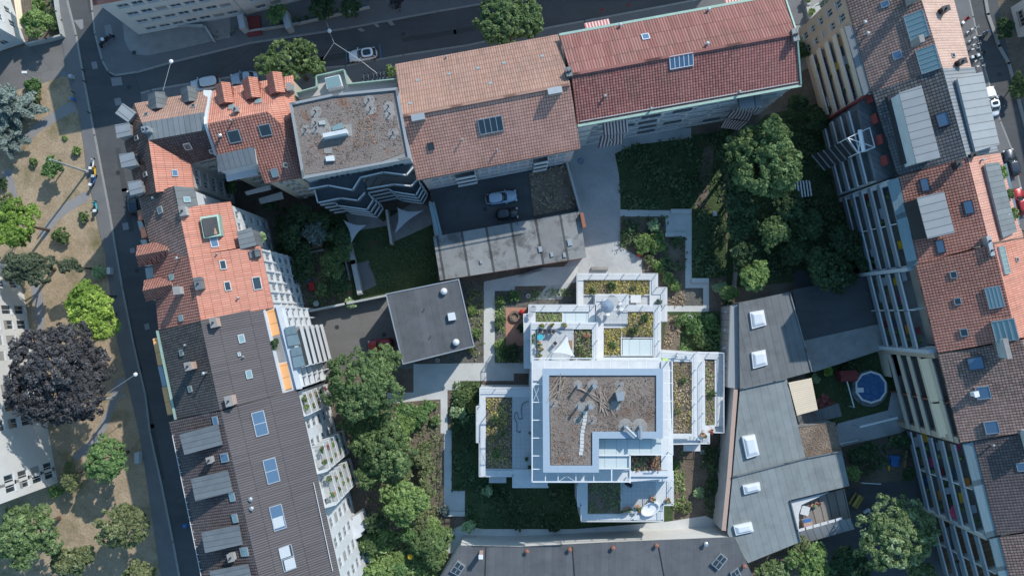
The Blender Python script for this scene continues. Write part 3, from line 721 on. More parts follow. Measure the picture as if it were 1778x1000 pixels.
M['shutter'] = seams('shutter', (0.42, 0.41, 0.39), 0.08, 1, 0.1, 0.6, 0.7)
def put(me, name, parent, loc=(0, 0, 0), rz=0):
    o = bpy.data.objects.new(name, me); col.objects.link(o); o.parent = parent; o.location = loc; o.rotation_euler = (0, 0, rz); return o
def add_window(root, c, rz, ww, wh, fm='white', var=0, sill=True):
    a, b_, s_ = window_meshes(ww, wh, fm, var, sill)
    o = put(a, 'window', root, Vector(c) - root.location, rz); put(b_, 'pane', o)
    if s_: put(s_, 'shutter', o)
    return o
def facade(mb, root, A, B, za, zb_, zbase, z0, dz, rows, cols, ww=1.1, wh=1.4, fm='white', m0=1.2, m1=1.2, seed=1, depth=0.18, skip=(), dirn=1, sill=True):
    """wall from A to B (world XY) with window openings; outside is to the right of A->B"""
    rnd = random.Random(seed); A = Vector((A[0], A[1], 0)); B = Vector((B[0], B[1], 0)); L = (B - A).length; e = (B - A).normalized()
    out = Vector((e.y, -e.x, 0)); rz = math.atan2(e.y, e.x) + math.pi     # local +y points outwards
    xs = [m0 + (L - m0 - m1) * (i + 0.5) / cols for i in range(cols)]
    zs = [z0 + dz * j for j in range(rows)]
    zmin = min(za, zb_)
    zs = [z for z in zs if z + wh / 2 < zmin - 0.15]
    op = {(i, j) for i in range(cols) for j in range(len(zs)) if (i, j) not in skip}
    X = [0]; Z = [zbase]
    for x in xs: X += [x - ww / 2, x + ww / 2]
    for z in zs: Z += [z - wh / 2, z + wh / 2]
    X.append(L); Z.append(zmin)
    q = lambda x, z, d=0: A + e * x + out * (-d) + Vector((0, 0, z))
    for i in range(len(X) - 1):
        for j in range(len(Z) - 1):
            if i % 2 == 1 and j % 2 == 1 and ((i - 1) // 2, (j - 1) // 2) in op:
                x0, x1, z_0, z_1 = X[i], X[i + 1], Z[j], Z[j + 1]
                for p1, p2 in (((x0, z_0), (x1, z_0)), ((x1, z_0), (x1, z_1)), ((x1, z_1), (x0, z_1)), ((x0, z_1), (x0, z_0))):
                    mb.face([q(*p1), q(*p2), q(*p2, depth), q(*p1, depth)])
                mb.face([q(x0, z_0, depth), q(x1, z_0, depth), q(x1, z_1, depth), q(x0, z_1, depth)])
                xm, zm = (x0 + x1) / 2, (z_0 + z_1) / 2
                add_window(root, q(xm, zm, 0.02), rz, ww - 0.01, wh - 0.01, fm, rnd.choice((0, 0, 0, 1, 1, 2)), sill)
            else:
                mb.face([q(X[i], Z[j]), q(X[i + 1], Z[j]), q(X[i + 1], Z[j + 1]), q(X[i], Z[j + 1])], [(X[i], Z[j]), (X[i + 1], Z[j]), (X[i + 1], Z[j + 1]), (X[i], Z[j + 1])])
    if abs(za - zb_) > 0.02: mb.face([q(0, zmin), q(L, zmin), q(L, zb_), q(0, za)])
class House:
    def __init__(s, name, label, outline, facets, wall='render', zb=0.0, over=0.35, fac={}, thick=0.22, cat='building', insets=None, roofname='roof'):
        W = PL(outline)
        if area(W) < 0:
            W = W[::-1]; n = len(W); fac = {(n - 2 - k) % n: v_ for k, v_ in fac.items()}
            if insets: insets = {(n - 2 - k) % n: v_ for k, v_ in insets.items()}
        c = sum(W, Vector()) / len(W)
        s.root = thing(name, label, cat, (c.x, c.y, zb)); n = len(W)
        dd = [over] * n
        if insets:
            for k, v_ in insets.items(): dd[k] = v_
        s.W = W; s.I = inset(W, dd); s.zb = zb
        b = MB(); I = s.I
        for i in range(n):
            a, c_ = I[i], I[(i + 1) % n]; za, zc = a.z - thick, c_.z - thick
            if i in fac: facade(b, s.root, a, c_, za, zc, zb, **fac[i])
            else:
                L = (c_ - a).length
                b.face([(a.x, a.y, zb), (c_.x, c_.y, zb), (c_.x, c_.y, zc), (a.x, a.y, za)], [(0, zb), (L, zb), (L, zc), (0, za)])
        b.face([(p.x, p.y, zb + 0.01) for p in I])
        s.walls = b.build('wall', M[wall], s.root)
        s.F = []; r_ = MB(); mats = []
        for pts, mk in facets:
            f = Facet(pts); s.F.append(f); p = f.p if area(f.p) > 0 else f.p[::-1]
            if mk not in mats: mats.append(mk)
            mi = mats.index(mk); r_.face(p, [f.uv(q) for q in p], mi)
            lo = [q - Vector((0, 0, thick)) for q in p]; r_.face(lo[::-1], None, mi)
            for i in range(len(p)):
                j = (i + 1) % len(p); r_.face([p[j], p[i], lo[i], lo[j]], [(0, 0), (1, 0), (1, .2), (0, .2)], mi)
        s.roof = r_.build(roofname, [M[k] for k in mats], s.root)
    def skylight(s, fi, u, v, w_, h_, glass='glass', frame='metal', rot=0, split=0, lift=0.16):
        f = s.F[fi]; m = f.mat(u, v) @ Matrix.Rotation(rot, 4, 'Z'); b = MB(); t = 0.09
        for c, q in (((0, h_ / 2, lift / 2), (w_, t, lift)), ((0, -h_ / 2, lift / 2), (w_, t, lift)), ((w_ / 2, 0, lift / 2), (t, h_ + t, lift)), ((-w_ / 2, 0, lift / 2), (t, h_ + t, lift))):
            b.box(c, q, M=m)
        for k in range(1, split + 1): b.box((-w_ / 2 + w_ * k / (split + 1), 0, lift / 2 + .01), (t, h_ - t, lift), M=m)
        o = b.build('skylight', M[frame], s.root)
        p = MB(); p.box((0, 0, lift * 0.8), (w_ - t, h_ - t, 0.03), M=m); p.build('pane', M[glass], o); return o
    def chimney(s, fi, u, v, a=0.7, b_=0.7, h=1.3, rot=None, mat='chimney_brick', cap='concrete_dirty', pots=1):
        f = s.F[fi]; p = f.hit(u, v); b = MB(); rz = rot if rot is not None else math.atan2(f.eu.y, f.eu.x)
        b.box((p.x, p.y, p.z + h / 2 - 0.4), (a, b_, h + 0.8), rz)
        o = b.build('chimney', M[mat], s.root)
        c = MB(); c.box((p.x, p.y, p.z + h + 0.05), (a + 0.12, b_ + 0.12, 0.09), rz)
        c.build('cap', M[cap], o)
        d = MB()
        for k in range(pots):
            q = Vector((math.cos(rz), math.sin(rz), 0)) * ((k - (pots - 1) / 2) * a / max(1, pots)); x = Vector((p.x, p.y, p.z + h + 0.09)) + q
            d.tube(x, x + Vector((0, 0, 0.32)), 0.13, 0.11, 10)
        d.build('flue', M['metal_dark'], o); return o
    def vent(s, fi, u, v, r_=0.08, h=0.55, mat='metal'):
        f = s.F[fi]; p = f.hit(u, v); b = MB(); b.tube(p - Vector((0, 0, 0.1)), p + Vector((0, 0, h)), r_, r_, 8)
        b.tube(p + Vector((0, 0, h)), p + Vector((0, 0, h + 0.1)), r_ * 1.7, r_ * 0.6, 8); return b.build('vent_pipe', M[mat], s.root)
    def block(s, name, pts, zbot, mat, top=None):
        """a dormer, penthouse or plate: pixel ring with heights, dropping to zbot"""
        b = MB(); f = Facet(pts); W = f.p if area(f.p) > 0 else f.p[::-1]
        b.prism(W, zbot); o = b.build(name, M[mat], s.root)
        if top:
            r_ = MB(); Z = Vector((0, 0, 0.12)); ring = inset(W, -0.12); ring = [Vector((q.x, q.y, q.z)) + Z for q in ring]
            r_.face(ring, [f.uv(q) for q in ring]); lo = [q - Z * 0.9 for q in ring]; r_.face(lo[::-1])
            for i in range(len(ring)):
                j = (i + 1) % len(ring); r_.face([ring[j], ring[i], lo[i], lo[j]])
            r_.build('dormer_roof', M[top], o)
        return o
    def gable_dormer(s, fl, fr, rf, rb, zbot, wall, top, win=True):
        """fl, fr front eave corners; rf front ridge; rb back ridge (all u,v,z)"""
        a, b_, c, d = PL([fl, fr, rf, rb]); dirv = (d - c); dirv.z = 0
        bl, br = a + dirv * 0.98, b_ + dirv * 0.98
        m = MB(); Z = lambda p: Vector((p.x, p.y, zbot))
        ins = 0.12
        m.face([Z(a), Z(b_), b_, c, a]); m.face([Z(b_), Z(br), br, b_]); m.face([Z(bl), Z(a), a, bl]); m.face([Z(br), Z(bl), bl, d, br])
        o = m.build('dormer', M[wall], s.root)
        r_ = MB(); up = Vector((0, 0, 0.1)); fwd = -dirv.normalized() * 0.25
        sp = (b_ - a).normalized() * 0.15
        for x0, x1 in ((a - sp, bl - sp), (b_ + sp, br + sp)):
            q = [x0 + fwd + up, x1 + up, d + up * 1.4, c + fwd + up * 1.4]
            if area(q) < 0: q = q[::-1]
            w_ = (q[1] - q[0]).length; h_ = (q[2] - q[1]).length
            L = dirv.length; sl_ = (c - a).length
            uv = [((p - x0).dot(dirv.normalized()), 0 if (p - x0 - up).dot((c - x0).normalized()) < 0.5 * sl_ else sl_) for p in q]
            r_.face(q, uv); lo = [p - up for p in q]; r_.face(lo[::-1])
            for i in range(4):
                j = (i + 1) % 4; r_.face([q[j], q[i], lo[i], lo[j]])
        r_.build('dormer_roof', M[top], o)
        if win:
            mid = (a + b_) / 2; nrm = -dirv.normalized(); wv = MB(); zc = a.z - 0.75
            rz = math.atan2(nrm.y, nrm.x) - math.pi / 2; wd = (b_ - a).length
            wv.box(Vector((mid.x, mid.y, zc)) + nrm * 0.02, (wd * 0.62, 0.06, 1.0), rz); wv.build('dormer_window', M['glass'], o)
        return o
def balconies(root, A, B, inward, depth, floors, bays, ph=1.0, pm='white', sm='concrete_dirty', part='render', back='render_grey', cap=None, slab_t=0.16, rail=False, top=None, part_h=2.6, name='balcony'):
    """A, B: world XY ends of the outer edge; inward: unit vector to the wall"""
    A = Vector((A[0], A[1], 0)); B = Vector((B[0], B[1], 0)); n = Vector((inward[0], inward[1], 0)).normalized()
    for z in floors:
        for k in range(bays):
            a = A + (B - A) * (k / bays); b_ = A + (B - A) * ((k + 1) / bays); e = (b_ - a).normalized() * 0.03; a = a + e; b_ = b_ - e
            m = MB(); Z = Vector((0, 0, z))
            m.prism([a + Z, b_ + Z, b_ + n * depth + Z, a + n * depth + Z], z - slab_t)
            o = m.build(name, M[sm], root)
            p = MB()
            if rail:
                t = Z + Vector((0, 0, ph))
                p.bar(a + t, b_ + t, 0.06, 0.06); nn = max(2, int((b_ - a).length / 0.14))
                for i in range(nn + 1):
                    q = a + (b_ - a) * (i / nn); p.bar(q + Z, q + t, 0.02, 0.02)
                for q in (a, b_): p.bar(q + t, q + n * depth + t, 0.05, 0.05)
                p.build('railing', M[pm], o)
            else:
                q = Z + Vector((0, 0, ph / 2 - 0.05)); p.bar(a + q, b_ + q, 0.12, ph + 0.1)
                p.build('parapet', M[pm], o)
                if cap:
                    c = MB(); q = Z + Vector((0, 0, ph + 0.03)); c.bar(a + q, b_ + q, 0.2, 0.06); c.build('coping', M[cap], o)
            if part:
                w_ = MB(); q = Z + Vector((0, 0, part_h / 2)); x = b_ - e * 2 if k < bays - 1 else b_
                w_.bar(x + n * 0.10 + q, x + n * depth + q, 0.10, part_h - 0.2, ); w_.build('partition', M[part], o)
def front(u0, v0, u1, v1, z):
    return P(u0, v0, z), P(u1, v1, z)
def railing(root, pts, z, h=1.0, mat='metal_white', step=2.4, closed=False, r_=0.03, midrail=True, name='railing'):
    """pixel polyline measured at the top rail's height"""
    W = PL(pts, z + h); b = MB()
    if closed: W.append(W[0])
    for a, c in zip(W[:-1], W[1:]):
        b.bar(a, c, 0.08, 0.08)
        if midrail:
            for f_ in (0.35, 0.68):
                q = Vector((0, 0, h * f_)); b.bar(a - q, c - q, 0.02, 0.02)
        n = max(1, round((c - a).length / step))
        for i in range(n + 1):
            q = a + (c - a) * (i / n); b.bar(q - Vector((0, 0, h)), q, 0.08, 0.08)
    return b.build(name, M[mat], root)
# ---------------------------------------------------------------- houses of the block
E, RG = 16.5, 20.5
# --- west row, corner house
a = House('corner_house', 'corner house with pale pink and orange tiled roofs and a flat zinc top', [(233, 180, 16), (364, 157, 16.5), (378, 272, 16.5), (331, 284, 16.5), (337, 326, 16.5), (271, 334, 20), (240, 345, 16), (216, 250, 16), (219, 214, 16)],
  [([(233, 180, 16), (364, 157, 16.5), (354, 195, 20), (246, 213, 20)], 'tile_salmon'),
   ([(246, 213, 20), (354, 195, 20), (357, 226, 20), (258, 244, 20)], 'zinc'),
   ([(258, 244, 20), (357, 226, 20), (378, 272, 16.5), (331, 284, 16.5)], 'tile_dkbrown'),
   ([(258, 244, 20), (331, 284, 16.5), (337, 326, 16.5), (271, 334, 20)], 'tile_orange'),
   ([(233, 180, 16), (246, 213, 20), (219, 214, 16)], 'tile_dkbrown'), ([(219, 214, 16), (246, 213, 20), (258, 244, 20), (216, 250, 16)], 'tile_dkbrown'),
   ([(216, 250, 16), (258, 244, 20), (271, 334, 20), (240, 345, 16)], 'tile_dkbrown')], wall='render_grey', over=0.25,
  fac={2: dict(z0=2.2, dz=3.0, rows=5, cols=3, ww=0.9, wh=1.4, m0=0.6, m1=0.4), 3: dict(z0=2.2, dz=3.0, rows=5, cols=2, ww=0.9, wh=1.4, m0=0.5, m1=0.5)})
CH = a
for q in ([(214, 182, 18.2), (235, 196, 18.8), (223, 211, 18.8), (203, 197, 18.2)], [(202, 219, 18.3), (224, 215, 18.8), (226, 234, 18.8), (205, 239, 18.3)], [(209, 270, 18.3), (231, 266, 18.8), (235, 286, 18.8), (213, 290, 18.3)], [(224, 318, 18.3), (244, 314, 18.8), (247, 333, 18.8), (228, 338, 18.3)]):
    a.block('dormer', q, 15.4, 'zinc_light', 'zinc_light')
a.gable_dormer((259, 168, 17.6), (285, 164, 17.6), (270, 163, 19.0), (273, 188, 19.0), 15.8, 'zinc', 'zinc')
a.gable_dormer((316, 158, 17.6), (338, 154, 17.6), (326, 153, 19.0), (329, 176, 19.0), 15.8, 'zinc', 'zinc')
a.chimney(1, 259, 228, 0.9, 0.6, 1.0, mat='metal', cap='metal', pots=2)
a.skylight(0, 254, 200, 0.5, 0.7); a.skylight(0, 336, 185, 0.5, 0.7); a.skylight(2, 326, 254, 0.8, 0.9); a.skylight(3, 303, 301, 0.8, 0.7, 'glass_blue')
a.skylight(2, 369, 262, 0.7, 0.6, 'glass_blue'); a.skylight(6, 253, 303, 0.5, 0.8); a.skylight(5, 238, 240, 0.5, 0.8)
# --- west row, second house
b = House('gabled_house', 'narrow house with an orange tiled roof cut by an open roof terrace', [(240, 344, 16), (302, 323, 20.5), (337, 326, 18.6), (343, 357, 18.6), (400, 350, 16.5), (418, 429, 16.5), (328, 447, 20.5), (262, 430, 16)],
  [([(240, 344, 16), (302, 323, 20.5), (328, 447, 20.5), (262, 430, 16)], 'tile_brown'), ([(302, 323, 20.6), (337, 326, 18.8), (343, 357, 18.8), (311, 366, 20.6)], 'felt'),
   ([(311, 366, 20.5), (343, 357, 19), (400, 350, 16.5), (418, 429, 16.5), (328, 447, 20.5)], 'tile_orange')], wall='white', over=0.3,
  fac={4: dict(z0=2.0, dz=3.0, rows=5, cols=3, ww=0.9, wh=1.3, m0=0.4, m1=0.3)})
b.block('terrace_edge', [(347, 377, 19.9), (379, 372, 18.6), (384, 409, 18.6), (354, 414, 19.9)], 17.2, 'copper')
b.block('terrace_floor', [(350, 380, 20.05), (376, 376, 18.78), (381, 406, 18.78), (356, 411, 20.05)], 17.2, 'metal_dark')
b.block('terrace_deck', [(356, 401, 19.95), (374, 396, 19.05), (378, 406, 18.95), (358, 410, 19.9)], 17.2, 'wood')
b.skylight(2, 371, 419, 1.5, 0.9, 'glass_blue', 'white'); b.skylight(1, 324, 347, 0.6, 0.8, 'glass_teal'); b.chimney(2, 322, 368, 1.1, 0.7, 0.9, mat='concrete', pots=1)
b.block('dormer', [(413, 404, 17.6), (436, 397, 17.3), (444, 425, 17.3), (419, 431, 17.6)], 14, 'zinc', 'zinc')
b.skylight(0, 279, 365, 0.8, 0.9, 'glass_blue'); b.vent(0, 270, 345, 0.1, 0.9)
b.block('roof_box', [(238, 366, 15.2), (246, 364, 15.8), (249, 380, 15.8), (240, 383, 15.2)], 13.5, 'brick')
b.block('roof_box', [(243, 396, 15.2), (252, 393, 15.8), (255, 410, 15.8), (246, 414, 15.2)], 13.5, 'brick')
b.block('bay_roof', [(238, 384, 14), (246, 383, 14.6), (251, 398, 14.6), (242, 400, 14)], 8, 'zinc_light'); b.block('bay_roof', [(243, 417, 14), (254, 416, 14.6), (256, 425, 14.6), (246, 426, 14)], 8, 'zinc_light')
BA, BB = P(404, 362, 15.2), P(424, 428, 15.2)
# --- west row, third house (orange, white window grid towards the court)
c = House('orange_roofed_house', 'house with a bright orange tiled roof and a white gridded courtyard front', [(262, 430, 16), (328, 447, 20.5), (418, 430, 17.2), (452, 427, 16.5), (475, 534, 16.5), (349, 556, 20.5), (275, 573, 16)],
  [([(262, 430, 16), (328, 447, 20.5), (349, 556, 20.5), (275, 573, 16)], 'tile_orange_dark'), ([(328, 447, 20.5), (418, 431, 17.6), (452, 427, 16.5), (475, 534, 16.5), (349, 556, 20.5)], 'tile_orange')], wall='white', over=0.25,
  fac={3: dict(z0=1.9, dz=2.85, rows=5, cols=5, ww=0.75, wh=1.75, m0=0.5, m1=0.3)})
c.gable_dormer((244, 461, 16.6), (242, 428, 16.6), (240, 444, 18.6), (292, 434, 18.8), 14.5, 'render', 'tile_orange_dark')
c.gable_dormer((257, 521, 16.6), (254, 488, 16.6), (252, 504, 18.6), (298, 494, 18.8), 14.5, 'render', 'tile_orange_dark')
c.block('bay_roof', [(251, 466, 14.5), (265, 463, 15), (268, 480, 15), (254, 485, 14.5)], 8, 'zinc_light')
c.block('bay_tower', [(273, 546, 15), (283, 543, 15.4), (285, 557, 15.4), (277, 563, 15)], 8, 'copper')
for q in ((387, 460, 1.1, 0.7), (395, 497, 1.1, 0.7), (446, 492, 1.6, 1.0)): c.skylight(1, *q)
c.skylight(0, 299, 481, 0.7, 0.9, 'glass_teal'); c.skylight(0, 315, 552, 0.7, 0.7, 'glass_blue')
c.chimney(1, 349, 493, 1.5, 0.8, 0.9, mat='zinc', cap='zinc', pots=1); c.chimney(0, 316, 505, 0.9, 0.7, 1.7, mat='concrete', pots=0)
c.chimney(1, 444, 441, 0.9, 1.2, 0.5, mat='zinc', cap='zinc', pots=3); c.vent(1, 378, 441); c.vent(1, 415, 517, 0.1, 0.6); c.vent(0, 313, 449, 0.1, 1.2)
# pilasters of the white front
I = c.I
i3 = max(range(len(I)), key=lambda k: (I[k] + I[(k + 1) % len(I)]).x)
A_, B_ = I[i3], I[(i3 + 1) % len(I)]
m = MB(); e = (B_ - A_); e.z = 0; L_ = e.length; e.normalize(); o_ = Vector((e.y, -e.x, 0))
for k in range(6):
    p = Vector((A_.x, A_.y, 0)) + e * (0.5 + (L_ - 0.8) * k / 5) + o_ * 0.12; m.box((p.x, p.y, 8), (0.16, 0.22, 16), math.atan2(e.y, e.x))
for k in range(5):
    p = Vector((A_.x, A_.y, 0)) + e * L_ / 2 + o_ * 0.10; m.box((p.x, p.y, 0.9 + 2.85 * k), (L_, 0.2, 0.22), math.atan2(e.y, e.x))
m.build('facade_grid', M['white'], c.root)
# --- west row, fourth house (black and brown roof, orange terrace)
d = House('dark_roofed_house', 'house with a dark tiled roof, orange roof terrace and white balcony stack', [(275, 574, 16.5), (348, 556, 21), (455, 533, 16.8), (479, 531, 16.4), (517, 675, 16.4), (490, 684, 16.8), (382, 712, 21), (307, 728, 16.5)],
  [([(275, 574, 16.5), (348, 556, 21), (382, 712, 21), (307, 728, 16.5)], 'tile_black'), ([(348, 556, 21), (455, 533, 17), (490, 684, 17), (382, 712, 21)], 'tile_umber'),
   ([(456, 533, 16.4), (479, 531, 16.4), (517, 675, 16.4), (491, 684, 16.4)], 'white')], wall='white', over=0.05,
  fac={2: dict(z0=1.9, dz=2.85, rows=5, cols=6, ww=0.9, wh=1.9, m0=0.8, m1=0.5)})
for q in ([(460, 539, 16.5), (478, 536, 16.5), (486, 581, 16.5), (470, 585, 16.5)], [(482, 632, 16.5), (498, 629, 16.5), (507, 674, 16.5), (492, 679, 16.5)]):
    d.block('terrace_roof', q, 16.41, 'orange_panel')
d.block('terrace_floor', [(471, 586, 16.45), (486, 583, 16.45), (497, 627, 16.45), (482, 630, 16.45)], 16.40, 'concrete_dirty')
for q in ([(455, 533, 16.9), (459, 532, 16.9), (495, 683, 16.9), (491, 684, 16.9)], [(478, 531, 16.9), (486, 531, 16.9), (523, 675, 16.9), (515, 676, 16.9)]): d.block('parapet', q, 16.2, 'white')
for q in ((419, 588, 1.0, 0.7), (432, 650, 1.0, 0.7), (415, 615, 0.4, 0.3)): d.skylight(1, *q, 'glass_teal', 'metal')
for q in ((316, 612, 0.7, 0.6), (331, 675, 0.7, 0.6)): d.skylight(0, *q, 'glass', 'metal')
d.chimney(1, 377, 560, 1.1, 0.7, 1.3); d.chimney(0, 338, 634, 0.9, 0.7, 2.1); d.chimney(1, 404, 694, 1.2, 0.8, 1.4); d.vent(0, 323, 599, .09, .5); d.vent(0, 359, 647, .12, 1.2); d.vent(1, 424, 619)
for q in ([(265, 588, 14.6), (273, 586, 14.6), (283, 633, 14.6), (274, 635, 14.6)], [(281, 673, 14.6), (289, 671, 14.6), (300, 719, 14.6), (291, 721, 14.6)]): d.block('street_balcony', q, 13.6, 'orange_panel')
d.block('street_balcony', [(274, 636, 14.2), (281, 634, 14.2), (289, 670, 14.2), (282, 672, 14.2)], 13.2, 'render_blue')
gt = MB(); p0, p1 = PL([(273, 574), (305, 728)], 16.6); gt.bar(p0, p1, 0.3, 0.18); gt.build('gutter', M['copper'], d.root)
# white balcony stack of the fourth house
A_, B_ = P(512, 565, 17.0), P(530, 636, 17.0)
inw = Vector((-(B_ - A_).y, (B_ - A_).x, 0)); inw = inw if inw.x < 0 else -inw
balconies(d.root, A_, B_, inw, 2.3, [2.2, 5.05, 7.9, 10.75, 13.6], 1, 1.0, 'white', 'concrete_dirty', 'white', cap='white', part_h=2.8)
w0, w1 = P(486, 535, 16.4), P(520, 672, 16.4); f = MB()
for k in range(9):
    p = w0 + (w1 - w0) * (k / 8); f.box((p.x + 0.2, p.y, 8), (0.5, 0.15, 15.6), math.atan2((w1 - w0).y, (w1 - w0).x) + math.pi / 2)
f.build('facade_fin', M['white'], d.root)
for z in (4.7, 7.55, 10.4, 13.25, 16.1):
    f = MB(); f.bar(w0 + Vector((.28, 0, z - 16.4)), w1 + Vector((.28, 0, z - 16.4)), 0.55, 0.24); f.build('string_course', M['white'], d.root)
for q in ([(494, 569), (512, 565), (522, 599), (501, 602)], [(504, 605), (522, 601), (530, 636), (511, 640)]):
    d.block('balcony_roof', [(x, y, 17.2) for x, y in q], 17.05, 'glass_band')
# --- west row, long brown-roofed house
e5 = House('long_brown_house', 'long apartment house with a brown tiled roof, four zinc dormers and paired skylights', [(293, 732, 16.5), (384, 714, 21), (516, 675, 16.5), (604, 1060, 16.5), (463, 1060, 21), (363, 1060, 16.5)],
  [([(293, 732, 16.5), (384, 714, 21), (463, 1060, 21), (363, 1060, 16.5)], 'tile_plum'), ([(384, 714, 21), (516, 675, 16.5), (604, 1060, 16.5), (463, 1060, 21)], 'tile_umber')], wall='white', over=0.4,
  fac={2: dict(z0=1.9, dz=2.85, rows=5, cols=10, ww=1.3, wh=1.8, m0=0.8, m1=0.5)})
for q in ([(314, 755, 20.0), (378, 738, 20.7), (385, 770, 20.7), (322, 787, 20.0)], [(334, 832, 20.0), (395, 818, 20.7), (403, 852, 20.7), (341, 867, 20.0)], [(352, 925, 20.0), (414, 912, 20.7), (420, 943, 20.7), (358, 957, 20.0)], [(366, 992, 20.0), (430, 980, 20.7), (438, 1012, 20.7), (373, 1024, 20.0)]):
    o = e5.block('dormer', q, 16, 'tile_black', 'zinc')
    pa, pb = P(*q[0]), P(*q[3]); w_ = MB(); n_ = Vector((pa.y - pb.y, pb.x - pa.x, 0)).normalized(); n_ = n_ if n_.x < 0 else -n_
    m_ = (pa + pb) / 2; w_.box((m_.x + n_.x * 0.02, m_.y + n_.y * .02, m_.z - 0.8), ((pa - pb).length * 0.8, 0.06, 1.1), math.atan2((pb - pa).y, (pb - pa).x)); w_.build('dormer_window', M['glass'], o)
for (u, v, gl) in ((391, 794, 'glass_blue'), (404, 862, 'glass_teal'), (409, 899, 'glass_teal'), (425, 957, 'glass_teal'), (375, 730, 'glass_blue')): e5.skylight(0, u, v, 1.0, 1.2 if v in (794, 957) else 0.8, gl, 'metal')
for u, v in ((451, 735), (471, 817), (482, 898), (499, 968)): e5.skylight(1, u, v, 3.0, 1.5, 'glass_blue' if v < 900 else 'glass', 'metal', 0, 1, 0.16)
b_ = [(483, 906), (494, 958), (503, 978)]
for u, v in b_: 
    f = e5.F[1]; mm = f.mat(u, v); q = MB(); q.box((0, 0, 0.17), (1.3, 1.3, 0.03), M=mm); q.build('blind', M['fabric_grey'], e5.root)
for u, v in ((437, 865), (439, 881)): e5.vent(1, u, v, 0.16, 0.5)
e5.chimney(0, 369, 796, 0.7, 0.6, 1.1, mat='concrete', pots=1); e5.chimney(0, 406, 963, 0.9, 0.7, 1.1, mat='concrete', pots=1)
sn = MB(); f = e5.F[1]
for a0, a1 in (((544, 838), (577, 990)),):
    p0, p1 = f.hit(*a0) + f.n * 0.18, f.hit(*a1) + f.n * 0.18; sn.bar(p0, p1, 0.05, 0.12)
    for k in range(14): q = p0 + (p1 - p0) * (k / 13); sn.bar(q, q - f.n * 0.2 - f.ev * 0.0, 0.06, 0.06)
sn.build('snow_guard', M['metal_white'], e5.root)
sn = MB(); f = e5.F[0]; p0, p1 = f.hit(301, 755) + f.n * .15, f.hit(351, 1000) + f.n * .15; sn.bar(p0, p1, 0.05, 0.12)
for k in range(20): q = p0 + (p1 - p0) * (k / 19); sn.bar(q, q + f.ev * 0.35, 0.05, 0.05)
sn.build('snow_guard', M['metal_white'], e5.root)
# balconies of the long house
for (u0, v0, u1, v1, nb) in ((529, 680, 541, 718, 1), (560, 770, 572, 815, 1), (574, 824, 588, 872, 1)):
    A_, B_ = P(u0, v0, 15.0), P(u1, v1, 15.0); inw = Vector(((B_ - A_).y, -(B_ - A_).x, 0)); inw = inw if inw.x < 0 else -inw
    balconies(e5.root, A_, B_, inw, 1.9, [2.2, 5.05, 7.9, 10.75, 13.6], nb, 1.0, 'metal_white', 'concrete', 'metal_white', rail=True)
e5.block('conservatory_roof', [(577, 936, 4.2), (605, 917, 4.2), (613, 950, 4.2), (600, 966, 4.2), (587, 978, 4.2)], 0.0, 'white')
e5.block('conservatory_roof', [(604, 902, 3.4), (612, 903, 3.4), (612, 898, 3.4), (625, 890, 3.4), (633, 920, 3.4), (626, 925, 3.4), (627, 931, 3.4), (613, 938, 3.4)], 0.0, 'white')
# --- north row: orange house
n2 = House('dormered_orange_house', 'orange tiled house with three small tiled dormers facing the street', [(371, 157, 16.5), (509, 131, 16.5), (512, 200, 16.8), (521, 310, 16.5), (460, 319, 16.5), (443, 290, 16.5), (384, 302, 16.5), (359, 215, 20)],
  [([(371, 157, 16.5), (509, 131, 16.5), (464, 194, 20.5), (359, 215, 20.5)], 'tile_orange'), ([(509, 131, 16.5), (512, 200, 18.0), (487, 215, 19.6), (464, 194, 20.5)], 'tile_orange'),
   ([(359, 215, 20.5), (464, 194, 20.5), (487, 215, 19.7), (521, 310, 16.5), (460, 319, 16.5), (438, 259, 18.7), (379, 272, 18.7)], 'tile_orange_dark'), ([(487, 215, 19.6), (512, 200, 18.0), (521, 310, 16.5)], 'tile_orange_dark')], wall='cream', over=0.3,
  fac={3: dict(z0=2, dz=3, rows=5, cols=3, ww=1.0, wh=1.4), 5: dict(z0=2, dz=3, rows=5, cols=3, ww=1.0, wh=1.4)})
for (x, y) in ((0, 0), (47, -9), (89, -18)):
    n2.gable_dormer((376 + x, 152 + y, 18.6), (399 + x, 148 + y, 18.6), (385 + x, 146 + y, 19.9), (391 + x, 178 + y, 19.9), 16.2, 'tile_orange_dark', 'tile_orange')
n2.skylight(0, 402, 187, 0.7, 0.8, 'glass_teal'); n2.skylight(0, 449, 177, 0.8, 0.8, 'glass_teal'); n2.chimney(0, 413, 193, 0.6, 0.6, 1.0, mat='metal', pots=1)
n2.skylight(2, 407, 237, 1.5, 1.5); n2.skylight(2, 461, 226, 1.4, 1.4); n2.skylight(2, 477, 300, 0.8, 1.0, 'glass_teal'); n2.skylight(3, 495, 287, 0.5, 0.6); n2.vent(2, 384, 237, .15, .6)
n2.chimney(0, 504, 153, 0.6, 0.9, 0.6, mat='zinc_light', pots=0); n2.vent(2, 404, 211, .08, .8)
n2.block('courtyard_dormer', [(378, 271, 19.4), (440, 257, 19.4), (444, 283, 18.7), (381, 297, 18.7)], 14, 'white', 'zinc')
n2.block('balcony_slab', [(391, 301, 15.6), (445, 289, 15.6), (448, 303, 15.6), (394, 315, 15.6)], 15.3, 'white')
n2.block('firewall', [(353, 157, 19.9 - 3.4), (367, 157, 16.9), (358, 215, 20.9), (377, 268, 17), (372, 270, 17), (354, 216, 20.9)], 10, 'white')
